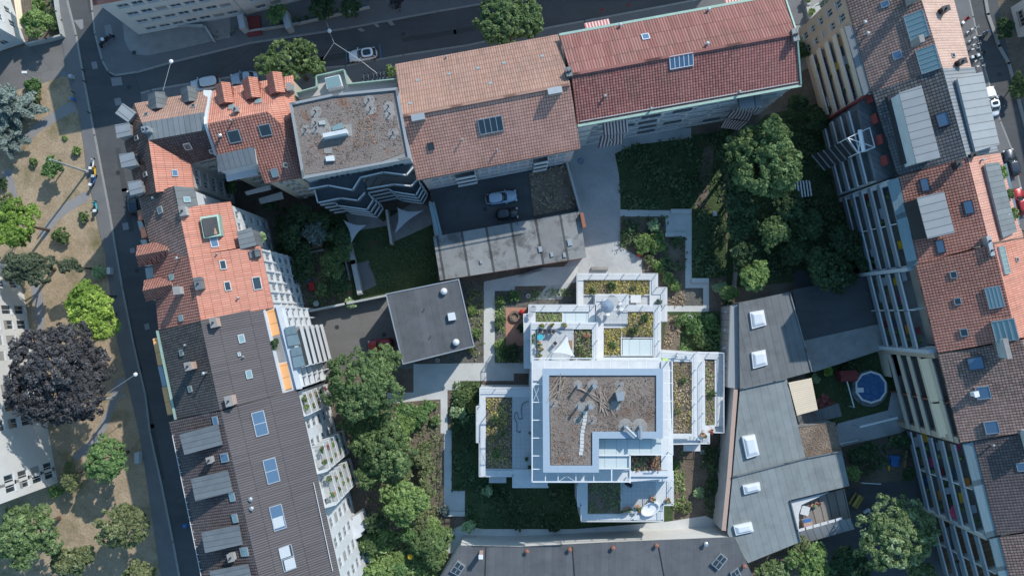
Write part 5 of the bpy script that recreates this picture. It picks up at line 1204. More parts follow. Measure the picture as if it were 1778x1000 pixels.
w0 = P(1544, 317, 16.2); m = MB(); m.bar(Vector((w0.x, w0.y, 8.1)), Vector((w0.x, w0.y, 8.1)) + n * 1.9, 0.7, 16.2); m.build('party_wall', M['fabric_grey'], r3.root)
r4 = House('plain_orange_east_house', 'east row house with an even orange roof above four storeys of slim balconies', [(1590, 461, ER), (1726, 424, 22.3), (1790, 412, ER), (1830, 575, ER), (1766, 588, 22.3), (1629, 613, ER)],
  [([(1590, 461, ER), (1726, 424, 22.3), (1766, 588, 22.3), (1629, 613, ER)], 'tile_orange_dark'), ([(1726, 424, 22.3), (1790, 412, ER), (1830, 575, ER), (1766, 588, 22.3)], 'tile_orange')], wall='render_grey', over=0.25, insets={5: 2.3})
for q in ((1663, 523, 0.8, 0.7), (1674, 577, 0.9, 0.8), (1656, 477, 0.8, 0.7)): r4.skylight(0, *q)
r4.skylight(0, 1727, 516, 1.6, 2.6, 'glass_teal', 'metal', math.pi / 2, 3, 0.25); r4.skylight(0, 1745, 573, 2.4, 2.6, 'glass_teal', 'metal', math.pi / 2, 3, 0.5); r4.skylight(1, 1741, 452, 3.4, 1.2, 'glass_teal', 'metal', 0, 5, 0.3); r4.skylight(1, 1765, 451, .5, .5)
A, B, n = estack(r4, (1574, 472, 16.0), (1608, 608, 16.0), RF, 2, pm='panel_blue', sm='concrete_dirty', part='metal_white', cap='metal_white')
for pt in ((1575, 468, 16.6), (1611, 611, 16.6)):
    w0 = P(*pt); m = MB(); m.bar(Vector((w0.x, w0.y, 8.3)), Vector((w0.x, w0.y, 8.3)) + n * 1.9, 0.5, 16.6); m.build('party_wall', M['fabric_grey'], r4.root)
r5 = House('mottled_east_house', 'east row house with a weathered pink brown roof and long beige striped awnings', [(1629, 615, ER), (1775, 590, 22), (1830, 575, ER), (1870, 730, ER), (1812, 745, 22), (1668, 768, ER)],
  [([(1629, 615, ER), (1775, 590, 22), (1812, 745, 22), (1668, 768, ER)], 'tile_brown'), ([(1775, 590, 22), (1830, 575, ER), (1870, 730, ER), (1812, 745, 22)], 'tile_brown')], wall='render_beige', over=0.2, insets={5: 2.3})
r5.skylight(0, 1694, 630, 1.6, 1.7, 'glass_blue', 'metal_dark', 0, 0, 0.4); r5.skylight(0, 1707, 681, 1.5, 1.5, 'glass_blue', 'metal', 0, 0, 0.35); r5.skylight(0, 1722, 741, 1.5, 1.5, 'glass_blue', 'metal', 0, 0, 0.35)
r5.chimney(0, 1735, 604, 2.4, 0.5, 1.6, mat='concrete', pots=0); r5.chimney(0, 1689, 683, 0.6, 0.5, 0.8, mat='metal_white', cap='metal_white', pots=0)
A, B, n = estack(r5, (1622, 622, 15.9), (1661, 768, 15.9), [3, 5.9, 8.7, 11.6, 14.4], 2, pm='cream', sm='concrete_dirty', part=None, cap='zinc_light')
for q in ([(1614, 621, 14.2), (1634, 697, 14.2), (1616, 698, 12.6), (1596, 624, 12.6)], [(1634, 700, 14.2), (1652, 760, 14.2), (1632, 758, 12.6), (1616, 701, 12.6)]):
    awning('awning', q, 'awning_beige', '').build('awning', M['awning_beige'], r5.root)
for pt, mt, w_ in (((1622, 617, 16.4), 'render_beige', 0.8), ((1664, 765, 16.4), 'render_beige', 0.8), ((1645, 700, 16), 'brick', 0.12)):
    w0 = P(*pt); m = MB(); m.bar(Vector((w0.x, w0.y, pt[2] / 2)), Vector((w0.x, w0.y, pt[2] / 2)) + n * 1.9, w_, pt[2]); m.build('party_wall', M[mt], r5.root)
r6 = House('plum_roofed_east_house', 'east row house with a plum brown roof and a glass strip above its balconies', [(1690, 765, 18), (1818, 748, 22), (1862, 912, 22), (1731, 929, 18)], [([(1690, 765, 18), (1818, 748, 22), (1862, 912, 22), (1731, 929, 18)], 'tile_plum')], wall='render_grey', over=0.2, insets={3: 1.6})
r6.skylight(0, 1774, 810, 1.0, 1.0, 'glass_blue'); r6.vent(0, 1721, 772, .1, .6); r6.chimney(0, 1779, 765, 3.0, .5, 1.4, mat='concrete', pots=0)
A, B, n = estack(r6, (1671, 775, 16.4), (1708, 930, 16.4), [2.0, 4.9, 7.8, 10.7, 13.6], 2, pm='panel_blue', sm='concrete_dirty', part='metal_white', cap='metal_white')
r6.block('balcony_glass_roof', [(1672, 771, 17.4), (1690, 767, 17.9), (1731, 929, 17.9), (1713, 934, 17.4)], 17.2, 'glass_band')
r7 = House('southern_east_house', 'southernmost east row house with a reddish weathered roof and striped awnings', [(1735, 932, 18), (1862, 914, 22), (1905, 1060, 22), (1768, 1060, 18)], [([(1735, 932, 18), (1862, 914, 22), (1905, 1060, 22), (1768, 1060, 18)], 'tile_brown')], wall='render_grey', over=0.2, insets={3: 1.6})
A, B, n = estack(r7, (1713, 938, 16.4), (1746, 1060, 16.4), [2.0, 4.9, 7.8, 10.7, 13.6], 2, pm='panel_blue', sm='wood', part='metal_white', cap='metal_white')
r7.block('balcony_glass_roof', [(1718, 936, 17.4), (1735, 932, 17.9), (1767, 1060, 17.9), (1750, 1060, 17.4)], 17.2, 'glass_band')
for q in ([(1656, 914, 6.2), (1670, 972, 6.2), (1650, 971, 5.0), (1633, 915, 5.0)], [(1671, 976, 6.2), (1688, 1040, 6.2), (1668, 1040, 5.0), (1652, 977, 5.0)]):
    awning('awning', q, 'awn_grey', '').build('awning', M['awn_grey'], r7.root)
w0 = P(1712, 934, 16.6); m = MB(); m.bar(Vector((w0.x, w0.y, 8.3)), Vector((w0.x, w0.y, 8.3)) + n * 1.9, 0.6, 16.6); m.build('party_wall', M['render_grey'], r7.root)
# steel balcony frame with a ramped canopy in front of the slate-roofed house
t = thing('steel_canopy', 'bright metal frame and sloping sheet canopy in front of the slate-roofed house', 'canopy', P(1460, 265, 0)); m = MB(); W = PL([(1472, 240, 14.8), (1510, 222, 15.2), (1519, 256, 15.2), (1490, 266, 14.8)])
for i in range(4): m.bar(W[i], W[(i + 1) % 4], 0.1, 0.1); m.bar(W[i], W[i] - Vector((0, 0, 3)), 0.1, 0.1)
m.bar(W[0], W[2], 0.1, 0.1); m.bar(W[1] + (W[0] - W[1]) * .4, W[3], 0.1, 0.1); m.tube(P(1493, 226, 14.9), P(1500, 264, 14.9), 0.3, n=12); m.build('frame', M['metal_white'], t)
b = awning('c', [(1470, 243, 12.6), (1490, 268, 12.6), (1432, 296, 5.0), (1410, 270, 5.0)], 'zinc', ''); b.build('canopy_sheet', M['metal_dark'], t)
for k in range(7):
    a0 = W[0].lerp(P(1410, 270, 5), k / 6); m = MB(); p0 = P(1470, 243, 12.7).lerp(P(1410, 270, 5.1), k / 6); p1 = P(1490, 268, 12.7).lerp(P(1432, 296, 5.1), k / 6); m.bar(p0, p1, 0.12, 0.14); m.build('canopy_rib', M['metal'], t)
# --- neighbours at the picture's edges
def T(z, *pts):      # footprint pixels on the ground -> the same corners at height z
    k = H / (H - z); return [(889 + (u - 889) * k, 548 + (v - 548) * k, z) for u, v in pts]
def block_house(name, label, z, base, roof, wall, over, fac):
    o = T(z, *base); return House(name, label, o, [(o, roof)], wall=wall, over=over, fac=fac)
w1 = block_house('grey_street_house', 'pale grey apartment house across the north street at the upper left', 12.6, [(243, 62), (428, 27), (410, -70), (222, -40)], 'tile_orange', 'render', 0.0,
  {0: dict(z0=1.6, dz=2.9, rows=4, cols=7, ww=1.6, wh=1.1, m0=1.5, m1=.5, seed=11), 3: dict(z0=1.6, dz=2.9, rows=4, cols=3, ww=1.0, wh=1.2)})
w1.block('eave', [(x, y, 12.75) for x, y, _ in T(12.6, (238, 66), (430, 30), (430, 20), (236, 56))], 12.5, 'tile_orange')
w2 = block_house('beige_street_house', 'beige apartment house behind small front gardens at the top edge', 12.6, [(430, 28), (640, -30), (620, -120), (410, -80)], 'tile_orange_dark', 'render', 0.0, {0: dict(z0=1.6, dz=2.9, rows=4, cols=7, ww=1.5, wh=1.2, m0=1.5, seed=12)})
w3 = block_house('white_corner_house', 'white house with a beige awning at the upper left corner', 9, [(45, 75), (12, -20), (-80, 0), (-60, 110)], 'tile_plum', 'white', 0.0, {0: dict(z0=2, dz=3, rows=3, cols=3, ww=1.0, wh=1.5, seed=2), 3: dict(z0=2, dz=3, rows=3, cols=4, ww=1.0, wh=1.5, seed=3)})
b = awning('c', [(21, -20, 4.0), (31, 48, 4.0), (42, 52, 3.2), (33, -20, 3.2)], '', ''); b.build('awning', M['awning_beige'], w3.root)
w4 = block_house('white_park_house', 'white apartment house behind the purple beech at the left edge', 14, [(18, 462), (30, 478), (42, 512), (62, 640), (84, 750), (100, 838), (-60, 868), (-60, 440)], 'tile_plum', 'render', 0.0,
  {0: dict(z0=1.8, dz=3.0, rows=4, cols=1, ww=.8, wh=1.5, m0=.3, m1=.3), 1: dict(z0=1.8, dz=3.0, rows=4, cols=1, ww=1.0, wh=1.6, m0=.5, m1=.5), 2: dict(z0=1.8, dz=3.0, rows=4, cols=4, ww=1.3, wh=2.1, seed=5), 3: dict(z0=1.8, dz=3.0, rows=4, cols=3, ww=1.4, wh=2.1, seed=6), 4: dict(z0=1.8, dz=3.0, rows=4, cols=2, ww=1.4, wh=2.1, m1=4.5, seed=8)})
w5 = block_house('white_east_villa', 'white villa with brown shuttered windows at the upper right edge', 7, [(1754, 14), (1767, 66), (1860, 50), (1840, -20)], 'tile_orange_dark', 'render', 0.0, {k: dict(z0=1.8, dz=3, rows=2, cols=2, ww=1.2, wh=1.3, fm='chimney_brick', seed=k) for k in range(4)})

w1.block('roof_ridge', [(x, y, 16.2) for x, y, _ in T(16.2, (247, 48), (420, 14), (405, -60), (228, -36))], 12.6, 'tile_orange')
w2.block('roof_ridge', [(x, y, 17.5) for x, y, _ in T(17.5, (436, 12), (640, -46), (622, -115), (414, -78))], 12.6, 'tile_orange')
w6 = block_house('upper_street_house', 'tall apartment house continuing the row beyond the top edge', 19, [(645, -32), (1010, -100), (1340, -165), (1320, -260), (620, -130)], 'tile_orange', 'render', 0.0, {})
w7 = block_house('outer_east_house', 'tall apartment house beyond the right edge of the street', 19, [(1880, -190), (2040, -210), (2130, 260), (1985, 300)], 'tile_orange', 'render', 0.0, {})
# ---------------------------------------------------------------- the stepped white apartment building in the middle
cb = thing('stepped_white_building', 'stepped white apartment building with planted terraces and a brown gravel roof in the courtyard', 'building', P(1045, 700, 0))
def level(outline, z, name='terrace_level', drop=0.45, mat='white', bottom=0.0):
    W = PL([(u, v) for u, v in outline], z - drop); b = MB(); b.prism(W, bottom); return b.build(name, M[mat], cb)
def copings(rects, z, drop=0.45, name='coping', mat='white'):
    b = MB()
    for u0, v0, u1, v1 in rects: b.prism(PL([(u0, v0), (u1, v0), (u1, v1), (u0, v1)], z), z - drop - 0.02)
    return b.build(name, M[mat], cb)
def patch(poly, z, h, mat, name):
    if len(poly) == 4 and not isinstance(poly[0], tuple): u0, v0, u1, v1 = poly; poly = [(u0, v0), (u1, v0), (u1, v1), (u0, v1)]
    b = MB(); W = PL(poly, z + h); W = W if area(W) > 0 else W[::-1]
    b.prism(W, z - 0.01, [(p.x, p.y) for p in W]); return b.build(name, M[mat], cb)
def sill_box(rect, z, h, t, mat, name='planter_rim'):
    u0, v0, u1, v1 = rect; return parapet_ring(cb, [(u0, v0), (u1, v0), (u1, v1), (u0, v1)], z - 0.02, t, h, mat, name)
# level 1 (one storey)
z1 = 3.5
level([(1003, 476), (1141, 476), (1141, 500), (1157, 500), (1157, 557), (1147, 558), (1147, 622), (1003, 622)], z1)
copings([(1003, 476, 1141, 486), (1003, 486, 1013, 535), (1128, 486, 1141, 531), (1141, 500, 1157, 557)], z1)
patch((1013, 487, 1128, 512), z1 - .45, .30, 'soil', 'planter_soil')
patch((1013, 513, 1033, 533), z1 - .45, .10, 'tilefloor', 'terrace_floor'); patch((1090, 513, 1128, 531), z1 - .45, .10, 'tilefloor', 'terrace_floor')
copings([(1013, 511, 1128, 513)], z1 - .1, .3)
railing(cb, [(1002, 535), (1002, 475), (1142, 475), (1142, 499), (1158, 499), (1158, 558), (1149, 558)], z1, 1.0)
level([(1204, 611), (1256, 613), (1256, 750), (1232, 752), (1204, 752)], z1)
copings([(1204, 611, 1256, 624), (1241, 624, 1256, 740), (1212, 738, 1241, 750)], z1)
patch((1222, 625, 1241, 739), z1 - .45, .3, 'soil', 'planter_soil')
railing(cb, [(1212, 611), (1257, 613), (1257, 751), (1240, 751)], z1, 1.0)
# level 2
z2 = 7.4
level([(919, 530), (1035, 530), (1035, 512), (1090, 512), (1090, 531), (1146, 531), (1146, 640), (910, 640), (910, 545), (919, 545)], z2)
copings([(919, 530, 1033, 542), (910, 545, 930, 590), (919, 542, 930, 545), (1022, 542, 1033, 562), (1090, 531, 1146, 541), (1134, 541, 1146, 640), (1035, 512, 1090, 540), (1034, 562, 1048, 622)], z2)
patch((931, 543, 976, 559), z2 - .45, .3, 'soil', 'planter_soil'); patch((978, 543, 1022, 561), z2 - .45, .36, 'glass_mint', 'roof_glazing')
copings([(930, 559, 1022, 561), (976, 542, 978, 559)], z2 - .05, .3)
patch((1034, 540, 1090, 562), z2 - .45, .40, 'tilefloor', 'terrace_floor')
patch([(1048, 569), (1090, 569), (1090, 541), (1134, 541), (1134, 585), (1078, 585), (1078, 616), (1048, 616)], z2 - .45, .3, 'soil', 'planter_soil')
patch((1081, 589, 1134, 617), z2 - .45, .5, 'glass_mint', 'roof_glazing')
sill_box((1078, 586, 1135, 618), z2 - .45, .62, 0.12, 'white', 'glazing_frame'); sill_box((1047, 568, 1080, 618), z2 - .45, .42, .1, 'white')
railing(cb, [(910, 590), (909, 545), (918, 545), (918, 529), (1034, 529), (1034, 511), (1091, 511), (1091, 530), (1147, 530), (1147, 622)], z2, 1.0)
# west wing
level([(833, 675), (925, 675), (950, 830), (951, 845), (891, 845), (891, 826), (833, 826), (833, 767), (828, 767), (828, 706), (833, 706)], z2)
copings([(833, 675, 922, 689), (833, 689, 843, 816), (828, 706, 833, 767), (833, 816, 891, 826)], z2)
patch((844, 690, 890, 813), z2 - .45, .3, 'soil', 'planter_soil'); patch((890, 689, 930, 813), z2 - .45, .42, 'tilefloor', 'terrace_floor'); patch((891, 814, 951, 844), z2 - .45, .45, 'white', 'terrace_slab')
sill_box((842, 688, 891, 815), z2 - .45, .42, .12, 'white')
railing(cb, [(921, 673), (833, 673), (833, 705), (827, 705), (827, 768), (832, 768), (832, 827), (890, 827), (890, 846), (952, 846)], z2, 1.0)
# east wing
level([(1148, 609), (1212, 613), (1224, 626), (1224, 745), (1232, 754), (1231, 770), (1160, 770), (1148, 762)], z2)
copings([(1148, 612, 1212, 628), (1201, 628, 1224, 756), (1160, 756, 1224, 764)], z2)
patch((1167, 629, 1201, 752), z2 - .45, .3, 'soil', 'planter_soil'); patch((1215, 757, 1231, 770), z2 - .45, .4, 'tilefloor', 'terrace_floor')
railing(cb, [(1150, 609), (1210, 613), (1210, 760)], z2, 1.0); railing(cb, [(1223, 627), (1224, 748)], z2, 1.0); railing(cb, [(1168, 771), (1232, 770), (1232, 752)], z2, 1.0)
q = MB(); q.prism(PL([(1187, 772), (1216, 772), (1216, 783), (1187, 783)], 3.2), 3.0); q.build('entrance_canopy', M['white'], cb)
q = MB(); q.prism(PL([(849, 828), (879, 828), (879, 838), (849, 838)], 2.9), 2.7); q.build('entrance_canopy', M['white'], cb)
# south wing
zs = 7.2
level([(1009, 836), (1168, 815), (1168, 876), (1151, 876), (1151, 903), (1009, 903), (1009, 878), (1004, 878), (1004, 845), (1009, 845)], zs)
copings([(1004, 838, 1020, 878), (1009, 878, 1020, 903), (1020, 893, 1151, 903), (1139, 833, 1168, 876), (1139, 876, 1151, 893)], zs)
patch((1020, 836, 1078, 892), zs - .45, .3, 'soil', 'planter_soil'); patch((1079, 830, 1139, 893), zs - .45, .42, 'tilefloor', 'terrace_floor')
sill_box((1019, 834, 1079, 893), zs - .45, .42, .12, 'white')
railing(cb, [(1003, 845), (1003, 879), (1009, 879), (1009, 905), (1152, 905), (1152, 877), (1169, 877), (1169, 818)], zs, 1.0)
# level 3
z3 = 10.6
level([(923, 560), (1038, 560), (1038, 622), (1148, 622), (1160, 640), (1168, 770), (1168, 835), (1010, 838), (925, 838), (920, 700)], z3)
copings([(923, 560, 1038, 571), (1028, 571, 1038, 622), (923, 571, 931, 640), (1028, 622, 1148, 640), (1150, 640, 1160, 825), (923, 640, 932, 838)], z3)
patch((932, 572, 996, 640), z3 - .45, .42, 'tilefloor', 'terrace_floor'); patch((997, 571, 1028, 631), z3 - .45, .3, 'soil', 'planter_soil'); sill_box((994, 570, 1029, 632), z3 - .45, .5, .12, 'white')
railing(cb, [(922, 640), (922, 560), (1038, 560), (1038, 622)], z3, 1.0); railing(cb, [(1161, 628), (1168, 835)], z3, 1.0)
# level 4 ring around the penthouse, penthouse and roof
z4 = 13.8
level([(925, 627), (1157, 627), (1163, 830), (1096, 836), (926, 836)], z4, drop=0.05, bottom=10)
copings([(1094, 817, 1162, 827), (1148, 628, 1160, 816)], z4 + 0.3, 0.3)
patch((1096, 791, 1148, 817), z4 - .05, .2, 'soil', 'planter_soil')
z5 = 17.2
T0 = [(942, 640), (1151, 640), (1151, 761), (1040, 761), (1040, 820), (943, 820)]
b = MB(); b.prism(inset(PL(T0, z5 - .25), 0.5), z4 - .1); b.build('penthouse_wall', M['white'], cb)
b = MB(); W = PL(T0, z5); W = W if area(W) > 0 else W[::-1]; b.prism(W, z5 - .35, [(p.x, p.y) for p in W]); b.build('flat_roof', M['gravel'], cb)
parapet_ring(cb, T0, z5, 0.85, 0.35, 'parapet_sky_sheen', 'parapet')
patch([(954, 654), (1139, 654), (1139, 755), (1028, 756), (1026, 807), (957, 807)], z5, .12, 'sedum', 'roof_planting')
for u, v, r_ in ((1003, 668, .9), (1029, 668, 1.1), (1075, 668, .9), (1077, 683, 1.0), (1008, 706, 1.1), (1024, 704, 1.0), (1003, 729, .9), (1028, 729, .9), (961, 700, .8), (1086, 740, 1.5), (1110, 740, 1.5), (1068, 704, 1.0)):
    m = MB(); r_ *= .7; m.lathe([(r_, 0.1), (r_ * .9, 0.16), (0.05, 0.17)], P(u, v, z5), 14); m.build('gravel_patch', M['gravel'], cb)
for u, v, hh in ((1003, 668, 1.6), (1030, 668, 1.9), (1004, 704, 1.6), (1023, 703, 2.0)):
    p = P(u, v, z5); m = MB(); m.tube(p, p + Vector((0, 0, hh)), 0.22 if hh > 1.8 else .12, n=12); m.tube(p + Vector((0, 0, hh)), p + Vector((0, 0, hh + .15)), .3 if hh > 1.8 else .2, n=12); m.build('flue', M['metal'], cb)
for u, v in ((1003, 729), (1028, 729), (961, 700), (1018, 668), (1036, 668), (1075, 668), (1096, 743)):
    p = P(u, v, z5); m = MB(); m.tube(p, p + Vector((0, 0, .6)), 0.07, n=8); m.build('vent_pipe', M['metal_dark'], cb)
m = MB(); p = P(1077, 688, z5 + 1.5); m.box((p.x, p.y, z5 + .75), (0.9, 1.1, 1.5), 0.2); m.build('ventilation_box', M['metal'], cb)
for (u0, v0, u1, v1) in ((1086, 741, 1104, 758), (1112, 741, 1112, 762)):
    p0, p1 = P(u0, v0, z5 + .9), P(u1, v1, z5 + .9); m = MB(); m.tube(p0, p1, .2, n=12); m.tube(p0, p0 - Vector((0, 0, .9)), .2, n=12); m.build('duct', M['metal'], cb)
m = MB()
for k in range(12):
    t = k / 11; p = P(1016 - 8 * t + 3 * math.sin(t * 9) * .3, 716 + 71 * t, z5 + .2); m.box((p.x, p.y, z5 + .17), (0.5, 0.42, .08), 0.05 * (k % 3 - 1))
m.build('stepping_slabs', M['concrete_path'], cb)
# glazed roof and gallery in the cut-out corner
patch((1040, 762, 1148, 790), z4, 2.2, 'glass_mint', 'gallery_roof'); patch((1040, 790, 1094, 814), z4, 2.2, 'glass_mint', 'gallery_roof')
m = MB(); zf = 16.3
for pts in ([(1040, 790), (1094, 790)], [(1094, 789), (1150, 789)], [(1094, 789), (1094, 838)], [(1040, 813), (1094, 813)], [(1062, 813), (1062, 836)]):
    a_, b2 = PL(pts, zf); m.bar(a_, b2, .14, .14)
m.build('roof_frame', M['metal_white'], cb)
# outer white steel frame with struts
zf = 16.9; m = MB(); out = [(924, 622), (1028, 622)], [(924, 622), (924, 836)], [(924, 836), (1094, 836)], [(1167, 628), (1168, 790)], [(1028, 622), (1028, 637)], [(1028, 622), (1145, 622)]
for pts in out:
    a_, b2 = PL(pts, zf); m.bar(a_, b2, .13, .13)
for v in (667, 698, 729, 760, 791, 814): a_, b2 = PL([(924, v), (943, v)], zf); m.bar(a_, b2, .1, .1)
for u in (947, 969, 1000, 1031, 1062): a_, b2 = PL([(u, 836), (u, 820)], zf); m.bar(a_, b2, .1, .1)
for u in (946, 974, 1001, 1060, 1091, 1122, 1144): a_, b2 = PL([(u, 622), (u, 640)], zf); m.bar(a_, b2, .08, .08)
for v in (643, 665, 696, 728, 759, 790): a_, b2 = PL([(1151, v), (1168, v)], zf); m.bar(a_, b2, .1, .1)
for u, v in ((924, 622), (924, 836), (1094, 836), (1168, 790), (1167, 628)):
    p = P(u, v, zf); m.bar(p, Vector((p.x, p.y, z4)), .1, .1)
for (u0, v0, u1, v1) in ((926, 670, 936, 697), (936, 672, 926, 696), (969, 836, 984, 826), (984, 826, 1000, 836)): a_, b2 = PL([(u0, v0), (u1, v1)], zf); m.bar(a_, b2, .04, .04)
m.build('steel_frame', M['metal_white'], cb)
railing(cb, [(925, 836), (1092, 836)], z4, 1.0, 'metal_white'); railing(cb, [(924, 640), (924, 836)], z4, 1.0)
# white bridge slab towards the east wing
q = MB(); q.prism(PL([(1162, 753), (1204, 753), (1204, 758), (1162, 758)], 8.5), 8.2); q.build('walkway', M['white'], cb)
# timber pile and branches lying on the roof
for j, (cx, cy, n, sp, base, lab) in enumerate(((968, 672, 13, 14, 0.75, 'fan of bleached poles lying near the north west corner of the brown roof'), (1048, 694, 12, 13, 1.75, 'fan of bleached poles lying at the middle of the brown roof'))):
    rnd = random.Random(j + 3); m = MB()
    for k in range(n):
        p = P(cx + rnd.uniform(-sp, sp) * .7, cy + rnd.uniform(-6, 6), z5 + .2 + .02 * k); a_ = base + rnd.uniform(-.35, .35) + (0.0 if k % 4 else .5); L_ = rnd.uniform(1.1, 1.9)
        d_ = Vector((math.cos(a_), math.sin(a_), rnd.uniform(-.05, .08))); m.tube(p - d_ * L_, p + d_ * L_, .04, .028, 6)
    tag(m.build('pole_pile', plain('bleached_wood', (0.42, 0.34, 0.28), 0.8, var=.2, scale=4)), lab, 'poles', 'poles on the brown roof')
m = MB(); a_, b2 = P(1003, 673, z5 + .35), P(1035, 687, z5 + .35); m.tube(a_, b2, .06, .04, 6); m.tube(P(1010, 674, z5 + .3), P(1060, 712, z5 + .3), .05, .035, 6); tag(m.build('pole_pile', MC['bleached_wood']), 'two long bleached poles linking the two fans on the brown roof', 'poles', 'poles on the brown roof')
# facade windows on the visible lower fronts
for (pA, pB, zt, zz, nb) in (((833, 676), (833, 826), 6.0, 0, 6), ((1009, 903), (1151, 903), 6.0, 0, 8), ((833, 826), (891, 826), 6, 0, 3)):
    A_, B_ = PL([pA, pB], 6.05)
    e = (B_ - A_).normalized(); o_ = Vector((e.y, -e.x, 0)); c0 = P(1045, 700, 0)
    if (A_ + o_ - c0).length < (A_ - c0).length: o_ = -o_
    for k in range(nb):
        for z in (1.6, 4.7):
            p = A_ + (B_ - A_) * ((k + .5) / nb); m = MB(); m.box((p.x + o_.x * .02, p.y + o_.y * .02, z), (1.4, .06, 1.9), math.atan2(e.y, e.x)); m.build('window', M['glass'], cb)
# plantings on the terraces and roof
def bed(poly, z, mk, dens, size, h, lab, clump=0.35, seed=None):
    if not isinstance(poly[0], tuple): u0, v0, u1, v1 = poly; poly = [(u0, v0), (u1, v0), (u1, v1), (u0, v1)]
    return planting('planter_plants', [poly], z, dens, size, h, FO[mk], None, lab, 'plants', 'stuff', clump)
bed((1015, 488, 1127, 511), z1 - .2, 'sedumy', 30, .10, .22, 'yellow green cushion plants in the northernmost roof planter'); bed((1015, 488, 1127, 511), z1 - .2, 'straw', 18, .09, .15, 'dry brown ground cover in the northernmost roof planter', .6)
LP = [(1049, 570), (1091, 570), (1091, 543), (1133, 543), (1133, 583), (1077, 583), (1077, 615), (1049, 615)]
bed(LP, z2 - .2, 'sedumy', 30, .10, .22, 'yellow green cushion plants in the stepped roof planter'); bed(LP, z2 - .2, 'straw', 12, .10, .15, 'dry brown ground cover in the stepped roof planter', .6)
bed((932, 544, 975, 558), z2 - .2, 'lime', 18, .10, .25, 'fresh green plants in the small north west roof planter')
bed((998, 573, 1027, 629), z3 - .2, 'olive', 18, .11, .4, 'olive and russet shrubs in the planter beside the shade sail', .6)
bed((846, 692, 889, 811), z2 - .2, 'straw', 18, .09, .18, 'straw coloured ground cover in the west wing planter', .5); bed((846, 692, 882, 811), z2 - .2, 'sedumy', 16, .11, .2, 'yellow tufts in the west wing planter', .3)
bed((1169, 631, 1200, 750), z2 - .2, 'straw', 16, .11, .2, 'brown and straw tufts in the long east wing planter', .5); bed((1169, 631, 1200, 750), z2 - .2, 'sedumy', 7, .10, .2, 'olive tufts in the long east wing planter', .3)
bed((1224, 627, 1240, 737), z1 - .2, 'straw', 14, .11, .2, 'brown tufts in the narrow outer east planter', .5); bed((1224, 627, 1240, 737), z1 - .2, 'lime', 8, .11, .3, 'green tufts in the narrow outer east planter', .3)
bed((1022, 838, 1077, 890), zs - .2, 'olive', 18, .11, .25, 'dark olive cushion plants in the south wing planter', .6)
bed((1098, 793, 1146, 815), z4 + .1, 'rust', 14, .12, .3, 'russet shrubs in the upper planter beside the penthouse', .4); bed((1098, 793, 1146, 815), z4 + .1, 'olive', 12, .12, .25, 'olive plants in the upper planter beside the penthouse', .3)
for (u, v, r_, z, mk, lab) in ((1061, 499, 10, z1, 'dark', 'round dark green shrub in the northernmost roof planter'), (1100, 500, 6, z1, 'olive', 'small olive shrub right of the round one in the northernmost roof planter'), (1030, 502, 6, z1, 'olive', 'small olive shrub left of the round one in the northernmost roof planter'), (1100, 573, 10, z2, 'dark', 'round dark shrub at the inner corner of the stepped roof planter'), (1120, 552, 7, z2, 'dark', 'dark shrub at the upper right of the stepped roof planter'), (1064, 600, 8, z2, 'green', 'green shrub at the lower left of the stepped roof planter'),
                            (859, 728, 10, z2, 'green', 'uppermost round green shrub in the west wing planter'), (871, 752, 6, z2, 'olive', 'middle olive shrub in the west wing planter'), (861, 787, 10, z2, 'green', 'lowest round green shrub in the west wing planter'), (1186, 660, 8, z2, 'green', 'dark green shrub in the long east wing planter'), (1176, 712, 5, z2, 'olive', 'small olive shrub in the long east wing planter'), (1235, 682, 8, z1, 'dark', 'dark green shrub in the narrow outer east planter'),
                            (1018, 583, 9, z3, 'rust', 'russet shrub in the planter beside the shade sail'), (1006, 605, 8, z3, 'olive', 'olive shrub in the planter beside the shade sail'), (1019, 618, 9, z3, 'olive', 'lower olive shrub in the planter beside the shade sail'), (1133, 803, 10, z4, 'rust', 'russet shrub in the upper planter beside the penthouse'), (1112, 800, 7, z4, 'olive', 'dark shrub in the upper planter beside the penthouse'),
                            (1143, 526, 9, z1, 'silver', 'grey green feathery shrub on the north east terrace')):
    tree(u, v, r_, z + .9, FO[mk], lab, 'planter_shrub', 'shrub', n=600, leaf=.1, lobes=6, trunk=False, zbase=z - .3, group='shrubs in the roof planters', rzf=.8)
# ---------------------------------------------------------------- trees, shrubs and ground cover
G = FO
tree(4, 178, 48, 13, G['silver'], 'blue grey spruce at the left edge beside the side street', 'spruce_tree', kind='conifer', n=12000, leaf=.20)
tree(-14, 232, 44, 12, G['silver'], 'second blue grey spruce cut by the left edge', 'spruce_tree', kind='conifer', n=12000, leaf=.20)
tree(67, 40, 28, 4.5, G['lime'], 'round light green garden tree by the white corner house', ry=28)
tree(58, 150, 15, 2.5, G['fresh'], 'fresh green shrub beside the blue spruce', 'shrub', 'shrub', trunk=False); tree(62, 172, 12, 2, G['olive'], 'olive shrub below the blue spruce', 'shrub', 'shrub', trunk=False)
tree(133, 2, 12, 3, G['olive'], 'x', 'shrub', 'shrub', trunk=False) if False else None
tree(70, 5, 13, 3, G['lime'], 'yellowish shrub at the top of the corner garden', 'shrub', 'shrub', trunk=False); tree(95, 35, 10, 3, G['dark'], 'dark hedge plant inside the corner garden wall', 'shrub', 'shrub', ry=32, trunk=False)
tree(92, 291, 20, 3.8, G['fresh'], 'small green park tree whose trunk stands alone on the dry lawn', lobes=12, leaf=.16)
